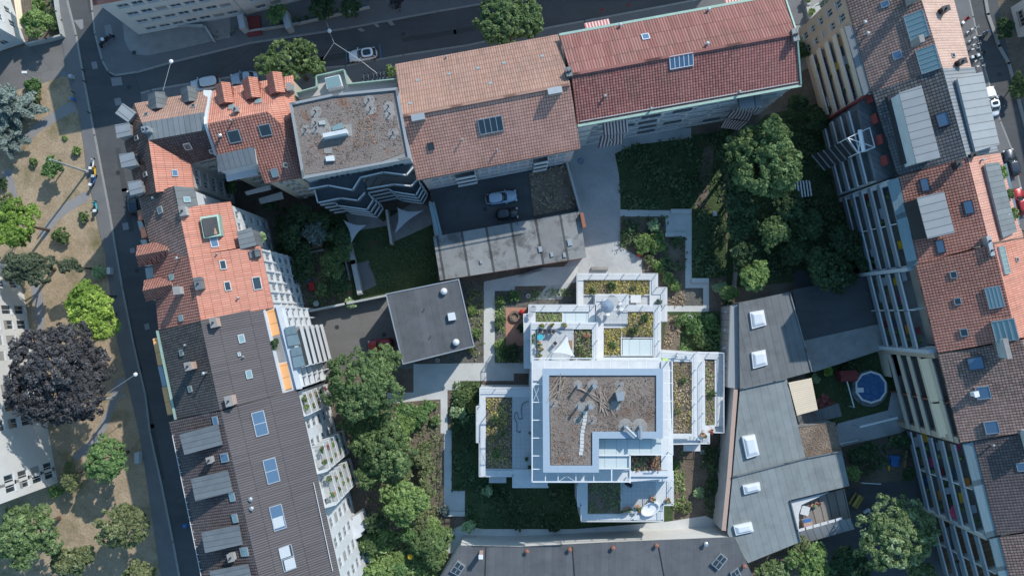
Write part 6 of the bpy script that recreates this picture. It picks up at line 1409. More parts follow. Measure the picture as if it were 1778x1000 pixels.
for u, v, r_, h, mk, lab in ((58, 281, 8, 1.8, 'green', 'small round shrub left of the small park tree'), (133, 262, 8, 1.8, 'lime', 'small yellow green shrub near the scooters'), (146, 377, 10, 2.2, 'green', 'small round shrub in the triangular dry lawn'), (107, 408, 16, 2.6, 'green', 'spreading green shrub between the two park paths'), (171, 473, 13, 2.5, 'pale', 'pale flowering shrub at the west pavement'), (12, 350, 14, 3, 'olive', 'olive shrub at the left edge of the park'), (4, 320, 10, 2.5, 'dark', 'dark shrub cut by the left edge of the park'), (113, 240, 3, .6, 'lime', 'tiny bush on the dry lawn')):
    tree(u, v, r_, h, G[mk], lab, 'shrub', 'shrub', trunk=False, leaf=.16, group='park shrubs')
tree(33, 390, 43, 9.5, G['bright'], 'broad bright green park tree at the left edge'); tree(10, 375, 26, 8, G['fresh'], 'smaller green tree behind the broad bright park tree')
tree(48, 463, 52, 8.5, G['pine'], 'dark spreading pine above the white park house', 'pine_tree', ry=34, lobes=30, leaf=.16); tree(118, 462, 30, 7, G['pine'], 'flat pine branch crown reaching towards the pavement', 'pine_tree', ry=14, lobes=16, leaf=.16)
tree(152, 545, 50, 10.5, G['yellow'], 'yellow green tree beside the purple beech'); tree(150, 512, 26, 9.8, G['bright'], 'greener upper tree touching the yellow green one')
tree(104, 648, 100, 16, G['purple'], 'huge purple beech in front of the white park house', ry=88, n=70000, leaf=.16, lobes=60, kind='flat')
tree(186, 797, 44, 8.5, G['fresh'], 'fresh green park tree below the purple beech'); tree(122, 826, 20, 4.5, G['olive'], 'olive shrub tree left of the fresh green park tree', ry=26); tree(98, 853, 14, 2.5, G['lime'], 'low lime shrub at the corner of the white park house', 'shrub', 'shrub', trunk=False)
tree(45, 925, 66, 11, G['green'], 'large bulging green tree at the lower left corner', ry=58, leaf=.16, lobes=34)
tree(212, 915, 52, 9, G['olive'], 'olive grey pine beside the west street', 'pine_tree', ry=44, lobes=30, leaf=.16); tree(130, 975, 46, 6.5, G['olive'], 'thin olive tree at the bottom edge of the park', ry=34); tree(240, 1000, 30, 6, G['olive'], 'olive tree cut by the bottom edge near the street')
# trees beyond the north street
tree(508, 110, 60, 10, G['green'], 'leafy street tree behind the dormered orange house', ry=42, lobes=26); tree(887, 38, 68, 13, G['green'], 'large street tree on the north street above the salmon roof', ry=46, lobes=30)
tree(679, 124, 11, 4, G['green'], 'small green tree at the corner of the salmon roof', leaf=.16); tree(478, 28, 17, 4, G['fresh'], 'green shrub beside the dark red entrance porch', ry=20); tree(490, 18, 10, 3, G['lime'], 'yellowish shrub in front of the beige street house')
for u, v, r_, lab in ((558, 12, 26, 'dark front garden tree at the middle of the top edge'), (610, 14, 20, 'dark front garden tree right of the other at the top edge'), (688, 2, 14, 'purple brown small tree at the top edge'), (330, 55, 0, '')):
    if r_: tree(u, v, r_, 5, G['dark' if 'purple' not in lab else 'purple'], lab, trunk=True)
# courtyard trees
tree(1332, 285, 72, 14, G['green'], 'big courtyard tree between the red roofed house and the east row', ry=78, leaf=.16, lobes=42)
tree(1340, 222, 20, 15, G['green'], 'pointed top of a tall tree against the red roofed house', ry=24); tree(1340, 402, 30, 8, G['green'], 'smaller green tree directly below the big courtyard tree', ry=30); tree(1283, 390, 34, 7, G['dark'], 'dark tree left of the smaller green tree', ry=30)
tree(1310, 483, 33, 7.5, G['lime'], 'sunlit light green tree above the workshop roof', ry=32); tree(1268, 507, 22, 3.5, G['lime'], 'light green shrub at the path bend', ry=14)
for u, v, r_, h, lab in ((1425, 462, 40, 7, 'dark tree in the shaded east garden'), (1470, 425, 34, 6, 'second dark tree nearer the balconies in the east garden'), (1400, 395, 34, 6, 'dark tree above the others in the east garden'), (1418, 212, 22, 5, 'dark tree beside the red roofed house gable'), (1385, 180, 18, 4, 'dark shrub at the foot of the red roofed house gable'), (1460, 480, 28, 5, 'dark tree next to the low garages')): tree(u, v, r_, h, G['dark'], lab, group='dark trees of the east garden')
tree(628, 668, 66, 12.5, G['green'], 'big green tree between the brown roof and the pavilion', ry=66, lobes=38, leaf=.16); tree(672, 625, 30, 9, G['green'], 'side crown of the big green tree by the red car')
tree(672, 775, 56, 8.5, G['green'], 'broad green tree beside the west path', ry=62, lobes=30, leaf=.16); tree(725, 722, 20, 2.6, G['fresh'], 'fresh leafy shrub next to the long west path', ry=26, trunk=False); tree(735, 800, 22, 3.5, G['olive'], 'olive shrub along the long west path', ry=40)
tree(700, 875, 44, 7.5, G['lime'], 'light olive green tree above the bottom garden', ry=40); tree(748, 948, 34, 4.2, G['green'], 'feathery green tree beside the long dark hall', ry=38); tree(690, 975, 18, 2.4, G['lime'], 'light green shrub left of the yellow parasol', trunk=False); tree(640, 945, 22, 3, G['green'], 'green shrub near the white conservatory roofs', ry=16); tree(662, 990, 26, 3.5, G['lime'], 'light green shrub at the bottom edge'); tree(600, 990, 16, 3, G['lime'], 'light shrub beside the conservatory at the bottom edge'); tree(735, 905, 26, 3, G['olive'], 'olive shrub between path end and feathery tree')
tree(772, 885, 9, 2, G['silver'], 'thin grey shrub at the path end', 'shrub', 'shrub', trunk=False) ; tree(815, 913, 12, 2.5, G['pale'], 'pale shrub right of the path end', 'shrub', 'shrub')
tree(1553, 925, 70, 12, G['birch'], 'large pale birch in the lower right yard', ry=66, leaf=.16, lobes=44); tree(1405, 975, 40, 6, G['lime'], 'light green tree below the workshop terrace', ry=34); tree(1345, 995, 30, 5, G['birch'], 'pale green tree at the bottom edge of the workshop'); tree(1470, 985, 44, 6, G['dark'], 'dark tree at the bottom right of the workshop'); tree(1600, 1000, 34, 7, G['birch'], 'smaller pale tree at the bottom edge by the striped awnings'); tree(1388, 950, 20, 5, G['olive'], 'brownish tree touching the workshop roof')
tree(1437, 8, 14, 4, G['silver'], 'silver green tree in the round planter'); tree(1390, 90, 14, 2.5, G['dark'], 'dark shrub beside the red gable'); tree(1393, 72, 8, 2, G['pale'], 'pale shrub beside the red gable', 'shrub', 'shrub', trunk=False)
tree(1439, 645, 10, 2.2, G['yellow'], 'round lime shrub beside the low garages', 'shrub', 'shrub', trunk=False, leaf=.12); tree(1428, 700, 14, 3, G['red'], 'red leaved maple beside the beige awning', leaf=.16); tree(1410, 718, 10, 2.8, G['red'], 'lower red leaved branch below the beige awning', leaf=.16); tree(1478, 640, 14, 2, G['dark'], 'dark shrub behind the playhouse', 'shrub', 'shrub', trunk=False); tree(1415, 657, 8, 2, G['pale'], 'small pale shrub at the workshop corner', 'shrub', 'shrub', trunk=False)
tree(1480, 820, 16, 3, G['lime'], 'light shrub beside the workshop east corner', 'shrub', 'shrub'); tree(1500, 785, 34, 3, G['dark'], 'dark shrubs on the bank below the garden terrace', 'shrub', 'shrub', ry=18); tree(1560, 765, 30, 3, G['dark'], 'dark shrubs at the foot of the beige balconies', 'shrub', 'shrub', ry=12); tree(1575, 822, 13, 2, G['dark'], 'dark round shrub beside the yellow kerb', 'shrub', 'shrub'); tree(1768, 150, 16, 3, G['dark'], 'dark garden tree at the right edge', ry=30); tree(1742, 50, 16, 3, G['dark'], 'dark garden shrubs left of the white villa', ry=26)
tree(1742, 300, 8, 18.6, G['lime'], 'upper roof terrace plant at the right edge', 'roof_terrace_plant', 'plant', ry=12, zbase=17.6, trunk=False, leaf=.14); tree(1752, 335, 8, 18.6, G['green'], 'middle roof terrace plant at the right edge', 'roof_terrace_plant', 'plant', ry=14, zbase=17.6, trunk=False, leaf=.14); tree(1761, 372, 7, 18.6, G['lime'], 'lower roof terrace plant at the right edge', 'roof_terrace_plant', 'plant', ry=12, zbase=17.6, trunk=False, leaf=.14)
tree(478, 598, 6, 17.3, G['dark'], 'dark plants in the open orange roof terrace', 'roof_terrace_plant', 'plant', ry=16, zbase=16.5, trunk=False, leaf=.14)
tree(455, 413, 7, 13, G['pale'], 'plants on the small balcony of the gabled house', 'balcony_plant', 'plant', ry=12, zbase=11.5, trunk=False, leaf=.14)
# west court garden, in deep shade
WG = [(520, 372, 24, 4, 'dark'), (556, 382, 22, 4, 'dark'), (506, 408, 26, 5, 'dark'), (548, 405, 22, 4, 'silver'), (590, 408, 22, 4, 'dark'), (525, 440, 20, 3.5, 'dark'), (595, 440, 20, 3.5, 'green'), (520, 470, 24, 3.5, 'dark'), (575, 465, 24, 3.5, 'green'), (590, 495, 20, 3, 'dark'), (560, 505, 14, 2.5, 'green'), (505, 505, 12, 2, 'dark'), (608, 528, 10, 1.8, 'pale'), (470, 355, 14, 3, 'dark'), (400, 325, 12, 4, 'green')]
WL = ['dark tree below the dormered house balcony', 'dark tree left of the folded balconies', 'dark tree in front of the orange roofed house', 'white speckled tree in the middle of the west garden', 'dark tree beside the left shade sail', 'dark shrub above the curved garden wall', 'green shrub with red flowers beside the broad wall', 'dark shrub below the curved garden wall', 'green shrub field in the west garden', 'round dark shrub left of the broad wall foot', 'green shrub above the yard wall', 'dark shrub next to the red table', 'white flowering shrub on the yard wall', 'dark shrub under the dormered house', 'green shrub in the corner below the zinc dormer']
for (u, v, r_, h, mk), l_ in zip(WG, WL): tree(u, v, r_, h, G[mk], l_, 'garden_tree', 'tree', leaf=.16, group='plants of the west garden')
# shrubs around the white building
BS = [(1135, 392, 13, 2.4, 'pale', 'pale twiggy shrub inside the square hedge'), (1120, 424, 20, 1.6, 'lime', 'left sunlit part of the light hedge by the driveway'), (1140, 420, 18, 1.6, 'lime', 'right sunlit part of the light hedge by the driveway'), (1144, 462, 14, 2.4, 'lime', 'light green shrub right of the driveway corner'), (1160, 482, 11, 2, 'lime', 'first small shrub north east of the white building'), (1172, 496, 12, 2.2, 'lime', 'second small shrub north east of the white building'), (1127, 450, 9, 1.4, 'olive', 'olive shrub beside the red toy'),
      (1250, 500, 12, 2.2, 'pale', 'pale shrub right of the mulch square'), (1262, 530, 10, 2, 'dark', 'dark shrub beside the small white cabinet'), (1232, 560, 14, 1.6, 'fresh', 'fresh green ground shrub left of the workshop wall'), (1205, 568, 16, 1.6, 'fresh', 'large fresh green shrub above the east wing'), (1222, 590, 14, 1.5, 'green', 'green shrub right above the east wing'), (1180, 556, 10, 1.4, 'green', 'green shrub next to the round shaft'),
      (893, 512, 10, 1.8, 'fresh', 'leafy green shrub above the play surface'), (868, 522, 9, 1.4, 'lime', 'lime shrub at the upper left of the play surface bed'), (868, 556, 11, 1.8, 'green', 'green shrub left of the play surface'), (868, 598, 10, 1.4, 'lime', 'lime shrub lower left of the play surface'), (888, 612, 16, 1.6, 'dark', 'dark green bed plants below the play surface'), (906, 570, 8, 1.6, 'dark', 'dark potted tree on the play surface'), (820, 540, 9, 1.4, 'lime', 'yellow green shrub along the pavilion wall'), (827, 580, 10, 1.6, 'green', 'green shrub at the lower right of the pavilion'), (818, 605, 9, 1.2, 'olive', 'olive shrub at the pavilion corner'),
      (805, 690, 17, 2.2, 'green', 'dense green shrub right of the path junction'), (795, 715, 14, 2.4, 'pale', 'light leaved shrub beside the west path'), (820, 705, 10, 1.6, 'sedumy', 'yellow tufted shrub near the west wing'), (793, 743, 12, 1.8, 'dark', 'dark shrub halfway down the west path'), (742, 708, 14, 2.4, 'fresh', 'fresh green shrub left of the west path'), (755, 730, 9, 1.8, 'green', 'small green shrub left of the west path'),
      (848, 852, 10, 1.5, 'pale', 'pinkish pale shrub below the west wing canopy'), (865, 862, 14, 1.6, 'dark', 'dark shrub row left below the white building'), (900, 905, 16, 1.8, 'dark', 'dark shrub near the bottom path'), (960, 908, 16, 1.8, 'dark', 'dark shrub in the middle near the bottom path'), (1213, 855, 10, 2.2, 'pale', 'small whitish tree in the bed beside the workshop wall'), (1173, 805, 8, 1.5, 'fresh', 'bright leafed shrub below the east wing corner'), (1190, 880, 12, 1.8, 'olive', 'olive shrub at the south east bed'), (1235, 790, 12, 1.5, 'dark', 'dark climbing plant along the boundary wall'), (1238, 840, 12, 1.5, 'dark', 'lower dark climbing plant along the boundary wall'), (1255, 700, 8, 3.4, 'fresh', 'climber on the outer east railing')]
for u, v, r_, h, mk, lab in BS: tree(u, v, r_, h, G[mk], lab, 'garden_shrub', 'shrub', leaf=.16, trunk=False, group='shrubs around the white building')
# hedge blocks and ground cover (nobody could count these)
def cover(name, poly, mk, dens, size, h, lab, clump=0.0, z=0.02): return planting(name, [poly], z, dens, size, h, G[mk], None, lab, 'plants', 'stuff', clump)
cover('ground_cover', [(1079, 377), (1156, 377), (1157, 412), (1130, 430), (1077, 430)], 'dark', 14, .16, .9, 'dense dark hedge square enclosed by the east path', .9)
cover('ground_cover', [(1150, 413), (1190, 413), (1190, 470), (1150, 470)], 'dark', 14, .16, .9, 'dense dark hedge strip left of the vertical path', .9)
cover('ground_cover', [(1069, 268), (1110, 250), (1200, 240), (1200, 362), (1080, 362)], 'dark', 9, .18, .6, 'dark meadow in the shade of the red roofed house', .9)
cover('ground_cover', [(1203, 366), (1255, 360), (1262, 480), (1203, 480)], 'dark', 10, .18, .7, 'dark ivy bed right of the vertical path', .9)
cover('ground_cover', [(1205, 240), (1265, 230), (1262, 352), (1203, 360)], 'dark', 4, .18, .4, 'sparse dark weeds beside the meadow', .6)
cover('ground_cover', [(1183, 545), (1258, 545), (1255, 610), (1180, 610)], 'fresh', 10, .16, .5, 'green ground plants north of the east wing', .8)
cover('ground_cover', [(1159, 549), (1182, 549), (1180, 606), (1153, 606)], 'straw', 12, .13, .25, 'straw coloured tufts beside the white building', .7)
cover('ground_cover', [(1159, 510), (1189, 505), (1189, 530), (1159, 530)], 'straw', 10, .12, .25, 'dry tufts left of the mulch square', .6)
cover('ground_cover', [(862, 507), (1000, 501), (1000, 512), (930, 520), (862, 530)], 'green', 8, .13, .35, 'low green plants on the mulch bed edge', .5)
cover('ground_cover', [(861, 530), (877, 530), (877, 628), (861, 628)], 'lime', 10, .14, .4, 'light plants between path and play surface', .6); cover('ground_cover', [(861, 602), (918, 602), (918, 629), (861, 629)], 'green', 14, .15, .5, 'green bed below the play surface', .8)
cover('ground_cover', [(805, 492), (838, 490), (838, 628), (826, 628)], 'olive', 7, .14, .4, 'plants in the bed between pavilion and path', .5)
cover('ground_cover', [(786, 664), (833, 664), (833, 700), (786, 760)], 'green', 12, .16, .5, 'planted bed between west path and west wing', .7)
cover('ground_cover', [(786, 760), (826, 720), (828, 830), (890, 850), (1000, 850), (1000, 912), (810, 915), (810, 850), (786, 850)], 'dark', 7, .17, .4, 'dark lawn plants in the shade of the white building', .8)
cover('ground_cover', [(1168, 790), (1186, 780), (1190, 895), (1168, 898)], 'lime', 10, .14, .3, 'sunlit grass strip beside the south wing', .8); cover('ground_cover', [(1215, 775), (1258, 760), (1252, 895), (1225, 895)], 'dark', 10, .16, .6, 'dark creepers along the workshop boundary', .8)
cover('ground_cover', [(640, 700), (764, 696), (768, 900), (640, 915)], 'olive', 5, .15, .4, 'undergrowth left of the long west path', .5)
cover('ground_cover', [(600, 920), (795, 915), (740, 1040), (590, 1040)], 'green', 8, .16, .6, 'lush undergrowth in the bottom garden', .7); cover('ground_cover', [(612, 925), (790, 915), (760, 1000), (600, 1010)], 'lime', 9, .2, 1.0, 'bright leafy vegetable rows in the bottom garden', .45); cover('ground_cover', [(690, 925), (720, 925), (722, 950), (695, 950)], 'rust', 6, .15, .6, 'orange flowering patch above the yellow parasol', .4)
cover('ground_cover', [(480, 440), (560, 432), (608, 450), (610, 520), (540, 534), (522, 500)], 'green', 6, .16, .4, 'planted rows in the west garden', .6); cover('ground_cover', [(480, 360), (600, 380), (600, 430), (480, 440)], 'dark', 6, .17, .5, 'dark undergrowth of the upper west garden', .6)
cover('ground_cover', [(622, 420), (672, 400), (678, 424), (748, 395), (758, 480), (660, 505)], 'dark', 6, .12, .15, 'dark lawn below the shade sails', .9)
cover('ground_cover', [(1340, 210), (1420, 190), (1440, 300), (1490, 470), (1290, 480), (1290, 380)], 'dark', 5, .2, .7, 'undergrowth of the shaded east garden', .7)
cover('ground_cover', [(1412, 650), (1535, 612), (1545, 640), (1480, 720), (1435, 700)], 'dark', 6, .1, .1, 'dark lawn around the pool', .9); cover('ground_cover', [(1465, 775), (1575, 752), (1590, 790), (1480, 830)], 'dark', 8, .17, .6, 'shaded shrubbery below the garden terrace', .8)
cover('ground_cover', [(48, 20), (90, 0), (100, 40), (60, 66)], 'dark', 8, .16, .5, 'undergrowth in the corner house garden', .8); cover('ground_cover', [(360, 55), (410, 48), (412, 62), (372, 70)], 'dark', 4, .14, .2, 'weeds in the front garden of the grey house', .5)
cover('ground_cover', [(456, 48), (640, -5), (640, 8), (520, 38)], 'dark', 8, .16, .5, 'shaded front garden plants of the beige house', .8)
cover('ground_cover', [(920, 300), (984, 288), (998, 358), (928, 373)], 'straw', 4, .14, .2, 'dry plants in the bed beside the parking deck', .5, DZ + .12)
cover('ground_cover', [(518, 186), (680, 166), (700, 262), (532, 298)], 'sedbrown', 7, .07, .05, 'dry brown sedum tufts on the flat gravel roof', .8, N3Z + .07); cover('ground_cover', [(625, 200), (640, 200), (655, 255), (612, 258)], 'rust', 8, .08, .06, 'rusty orange sedum patch on the flat gravel roof', .5, N3Z + .08)
cover('ground_cover', [(956, 656), (1137, 656), (1137, 753), (1026, 754), (1024, 805), (959, 805)], 'sedbrown', 10, .07, .06, 'brown sedum tufts on the penthouse roof', .8, z5 + .12); cover('ground_cover', [(958, 730), (1000, 730), (1022, 770), (1020, 804), (960, 804)], 'rust', 2.5, .07, .06, 'rusty sedum tufts on the penthouse roof', .4, z5 + .12)
for u, v, r_, ry_, h, mk, lab in ((612, 735, 24, 20, 6, 'green', 'green tree at the foot of the big tree near the balconies'), (702, 715, 22, 16, 3.5, 'fresh', 'fresh green shrub at the upper end of the wild garden'), (640, 820, 30, 30, 6.5, 'green', 'green tree left in the wild garden by the balconies'), (690, 830, 30, 28, 5.5, 'olive', 'olive tree in the middle of the wild garden'), (738, 855, 20, 30, 4, 'olive', 'olive shrub low down beside the long west path'), (655, 905, 22, 18, 4.5, 'dark', 'dark shrub above the conservatory corner'), (715, 925, 22, 16, 3, 'fresh', 'fresh green shrub between olive tree and feathery tree'), (668, 925, 18, 12, 2.5, 'lime', 'light shrub right of the conservatory roofs'), (620, 960, 12, 10, 2, 'lime', 'light shrub below the conservatory roofs')):
    tree(u, v, r_, h, G[mk], lab, 'garden_tree', 'tree', ry=ry_, group='plants of the wild garden', leaf=.16)

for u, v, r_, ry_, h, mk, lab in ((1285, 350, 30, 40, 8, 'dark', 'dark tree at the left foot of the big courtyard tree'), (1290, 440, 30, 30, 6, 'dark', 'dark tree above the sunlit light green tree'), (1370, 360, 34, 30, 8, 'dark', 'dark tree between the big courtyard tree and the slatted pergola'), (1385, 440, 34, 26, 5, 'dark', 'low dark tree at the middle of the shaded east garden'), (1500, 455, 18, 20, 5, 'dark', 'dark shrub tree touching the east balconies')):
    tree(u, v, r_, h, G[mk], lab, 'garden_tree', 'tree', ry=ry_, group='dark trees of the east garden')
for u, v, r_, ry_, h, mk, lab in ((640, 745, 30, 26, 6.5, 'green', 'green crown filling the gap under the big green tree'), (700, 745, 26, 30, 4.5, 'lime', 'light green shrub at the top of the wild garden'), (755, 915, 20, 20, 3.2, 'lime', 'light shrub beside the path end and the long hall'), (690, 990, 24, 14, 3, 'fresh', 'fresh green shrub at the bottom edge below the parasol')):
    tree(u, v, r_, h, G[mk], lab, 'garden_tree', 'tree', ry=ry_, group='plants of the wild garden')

tree(1288, 285, 42, 11, G['dark'], 'added dark crown widening the big courtyard tree to shade the lawn on its left', ry=50); tree(1262, 225, 14, 3, G['dark'], 'dark shrub at the foot of the red roofed house east end', 'shrub', 'shrub'); tree(1212, 322, 9, 2, G['dark'], 'dark bush on the garden path edge', 'shrub', 'shrub', trunk=False)  # first crown is added to cut down the sunlit patch beside it
# ---------------------------------------------------------------- vehicles, furniture and small things
def plan_ring(L, Wd, z, taper=0.0, n=28, pw=3.2, x0=0.0):
    out = []
    for i in range(n):
        t = 2 * math.pi * i / n; c, s = math.cos(t), math.sin(t)
        x = math.copysign(abs(c) ** (2 / pw), c) * L / 2 + x0; y = math.copysign(abs(s) ** (2 / pw), s) * Wd / 2
        out.append(Vector((x, y, z)))
    return out
def make_car(name, label, paint, L=4.3, Wd=1.8, Hh=1.5, kind='hatch', glassroof=False, group=None):
    t = thing(name, label, 'car', group=group); b = MB()
    hz = {'hatch': .95, 'van': 1.05, 'sedan': .92}[kind]
    b.loft([plan_ring(L * .94, Wd * .92, .22), plan_ring(L, Wd, .42), plan_ring(L * .995, Wd, .7), plan_ring(L * .96, Wd * .96, hz - .06), plan_ring(L * .92, Wd * .90, hz)]); bo = b.build('body', M[paint], t, smooth=True)
    # greenhouse (front = +x)
    f0, r0 = {'hatch': (.20, -.47), 'van': (.27, -.475), 'sedan': (.18, -.36)}[kind]; f1, r1_ = {'hatch': (.04, -.38), 'van': (.13, -.44), 'sedan': (.02, -.24)}[kind]
    def ring(a, c, w_, z):
        m = (a + c) / 2 * L; return plan_ring((a - c) * L, w_, z, n=24, pw=4, x0=m)
    g = MB(); g.loft([ring(f0, r0, Wd * .82, hz - .03), ring(f1 + .02, r1_ - .02, Wd * .76, Hh - .07), ring(f1, r1_, Wd * .70, Hh - .05)]); g.build('windows', M['car_glass'], t, smooth=True)
    r_ = MB(); r_.loft([ring(f1 - .005, r1_ + .005, Wd * .79, Hh - .07), ring(f1 - .015, r1_ + .015, Wd * .76, Hh), ring(f1 - .05, r1_ + .05, Wd * .6, Hh + .025)]); r_.build('roof_panel', M[paint], t, smooth=True)
    if glassroof: q = MB(); q.loft([ring(f1 - .06, r1_ + .08, Wd * .5, Hh + .02), ring(f1 - .065, r1_ + .085, Wd * .49, Hh + .04)]); q.build('sunroof', M['car_glass'], t)
    if kind != 'van':
        pm = MB()
        for s in (-1, 1): pm.bar((f0 * L - .06, s * Wd * .40, hz), (f1 * L, s * Wd * .345, Hh - .03), .07, .05); pm.bar((r0 * L + .1, s * Wd * .40, hz), (r1_ * L, s * Wd * .345, Hh - .03), .09, .05)
        pm.build('pillars', M[paint], t)
    for sx in (.31, -.31):
        for s in (-1, 1):
            w_ = MB(); w_.tube((sx * L, s * (Wd / 2 - .2), .32), (sx * L, s * (Wd / 2 - .01), .32), .32, n=16); wo = w_.build('wheel', M['rubber'], t)
            q = MB(); q.tube((sx * L, s * (Wd / 2 - .02), .32), (sx * L, s * (Wd / 2 + .005), .32), .2, n=12); q.build('rim', M['metal'], wo)
    for s in (-1, 1):
        h_ = MB(); h_.box((L * .46, s * Wd * .36, .66), (.22, .32, .14)); h_.build('headlight', M['dome'], t)
        h_ = MB(); h_.box((-L * .475, s * Wd * .38, .75), (.1, .22, .16)); h_.build('tail_light', M['red'], t)
        h_ = MB(); h_.box((f0 * L - .25, s * (Wd / 2 + .08), hz), (.14, .2, .12)); h_.build('mirror', M[paint], t)
    return t
M['car_glass'] = glassy('car_glass', (0.015, 0.02, 0.025), 0.05, 0, 0.8)
def paint(n, c):
    b = NB(n); b.col(c); b.b.inputs['Coat Weight'].default_value = .6; M[n] = b.fin(.35, .2, .5)
for n_, c_ in (('paint_white', (.85, .86, .87)), ('paint_silver', (.55, .58, .61)), ('paint_blue', (.34, .42, .52)), ('paint_black', (.02, .022, .025)), ('paint_red', (.35, .02, .025)), ('paint_dark', (.03, .04, .06))): paint(n_, c_)
def park(t, u, v, ang, z=0.0, zc=0.8):
    p = P(u, v, z + zc); t.location = (p.x, p.y, z); t.rotation_euler = (0, 0, R(ang)); return t
park(make_car('parked_car', 'white hatchback with a dark glass roof parked on the north street', 'paint_white', 4.35, 1.82, 1.5, 'hatch', True), 630, 95, 189)
park(make_car('parked_car', 'silver van half hidden behind the corner house on the north street', 'paint_silver', 4.6, 1.85, 1.85, 'van'), 357, 146, 190)
park(make_car('parked_car', 'pale blue car between the silver van and the street tree', 'paint_blue', 4.2, 1.78, 1.45, 'sedan'), 424, 135, 188)
park(make_car('parked_car', 'light blue estate car on the dark parking deck', 'paint_blue', 4.7, 1.8, 1.5, 'hatch'), 870, 343, 8, DZ)
park(make_car('parked_car', 'small black car on the dark parking deck', 'paint_black', 3.3, 1.65, 1.5, 'hatch', True), 880, 371, 6, DZ)
park(make_car('parked_car', 'red car under the big tree beside the pavilion', 'paint_red', 4.0, 1.7, 1.45, 'hatch'), 662, 598, 187)
park(make_car('parked_car', 'white saloon parked in the right hand street', 'paint_white', 4.6, 1.8, 1.4, 'sedan', True), 1723, 176, 102)
park(make_car('parked_car', 'red car at the right edge below the roof terrace', 'paint_red', 4.2, 1.8, 1.45, 'hatch'), 1772, 350, 106)
park(make_car('parked_car', 'dark car beside the roof terrace plants at the right edge', 'paint_dark', 4.3, 1.8, 1.45, 'hatch'), 1757, 283, 104)
park(make_car('parked_car', 'dark car in the shade below the corner house dormers', 'paint_dark', 4.0, 1.75, 1.45, 'hatch'), 232, 352, 100)
# motor scooters and bicycles
def make_scooter(label, c1, c2='rubber', box=None):
    t = thing('motor_scooter', label, 'scooter', group='motor scooters at the roadside'); b = MB()
    b.loft([[Vector((x, y * w_, z)) for x, y, z in ((-.75, -1, .5), (-.75, 1, .5), (-.7, 1, .75), (-.7, -1, .75))] for w_ in (.16,)] + [[Vector((x + dx, y * w_, z + dz)) for x, y, z in ((-.75, -1, .5), (-.75, 1, .5), (-.7, 1, .75), (-.7, -1, .75))] for dx, dz, w_ in ((.35, .02, .24), (.75, -.12, .2), (1.1, -.1, .22), (1.35, .1, .2))]); b.build('body', M[c1], t, bevel=.04)
    s_ = MB(); s_.box((-.32, 0, .82), (.75, .32, .12)); s_.build('seat', M['rubber'], t, bevel=.03)
    f = MB(); f.box((.5, 0, .72), (.12, .42, .6)); f.build('leg_shield', M[c1], t, bevel=.03)
    h_ = MB(); h_.tube((.5, -.36, 1.02), (.5, .36, 1.02), .03, n=8); h_.build('handlebar', M['metal_dark'], t)
    for x in (-.62, .66): w_ = MB(); w_.tube((x, -.07, .26), (x, .07, .26), .26, n=14); w_.build('wheel', M['rubber'], t)
    if box: q = MB(); q.box((-.78, 0, 1.0), (.42, .44, .32)); q.build('top_case', M[box], t, bevel=.05)
    return t
for (lab, c1, bx, u, v, a_, z) in (('white motor scooter with a top case on the west pavement', 'metal_white', 'metal_white', 160, 284, 85, PV), ('yellow fronted motor scooter between the white and the blue one', 'yellow', 'fabric_grey', 163, 298, 95, PV), ('blue and white motor scooter nearest the lamp post', 'blue', 'metal_white', 162, 313, 70, PV), ('cyan motor scooter standing alone beside the park path', 'cyan', 'metal_white', 165, 358, 100, PV), ('dark motor scooter with a white screen at the upper left junction', 'metal_dark', 'metal_white', 188, 66, 30, PV), ('black motor scooter at the edge of the upper left pavement', 'metal_dark', None, 178, 74, 60, PV),
                                   ('dark scooter with a white rounded top case at the lower end of the bicycle row', 'metal_dark', 'dome', 1694, 98, 20, PV), ('scooter with a white top case nearest the right kerb', 'metal_dark', 'dome', 1704, 94, 25, PV), ('red scooter leaning at the pale roof edge in the right hand street', 'red', 'metal_white', 1676, 36, 40, PV), ('pale helmet coloured scooter parked in the middle of the right hand street', 'paint_blue', None, 1712, 57, 25, 0)):
    park(make_scooter(lab, c1, box=bx), u, v, a_, z, .6)
def ringt(b, c, r_, axis, rr=.022, n=18):
    for i in range(n):
        t0, t1 = 2 * math.pi * i / n, 2 * math.pi * (i + 1) / n
        b.tube(Vector(c) + Vector((math.cos(t0) * r_, 0, math.sin(t0) * r_)), Vector(c) + Vector((math.cos(t1) * r_, 0, math.sin(t1) * r_)), rr, n=5, cap=False)
bk = thing('bicycle', 'bicycle', 'bicycle')
for x in (-.52, .52): b = MB(); ringt(b, (x, 0, .34), .33, 'y'); b.build('wheel', M['rubber'], bk)
b = MB()
for p, q in (((-.52, 0, .34), (-.12, 0, .3)), ((-.12, 0, .3), (.38, 0, .8)), ((-.2, 0, .8), (.38, 0, .85)), ((-.12, 0, .3), (-.24, 0, .9)), ((-.52, 0, .34), (-.2, 0, .8)), ((.38, 0, .95), (.52, 0, .34))): b.tube(p, q, .028, n=6)
b.build('frame', M['metal_white'], bk); b = MB(); b.box((-.25, 0, .94), (.28, .16, .06)); b.build('saddle', M['rubber'], bk); b = MB(); b.tube((.36, -.3, 1.0), (.36, .3, 1.0), .022, n=6); b.build('handlebar', M['metal'], bk); b = MB(); b.box((-.55, 0, .72), (.4, .22, .04)); b.build('rack', M['metal'], bk)
BL = [(632, 137, 80), (640, 136, 86), (649, 134, 78), (655, 134, 90), (661, 132, 84), (667, 131, 80), (674, 130, 84)]
ordn = ['first', 'second', 'third', 'fourth', 'fifth', 'sixth', 'seventh', 'eighth']
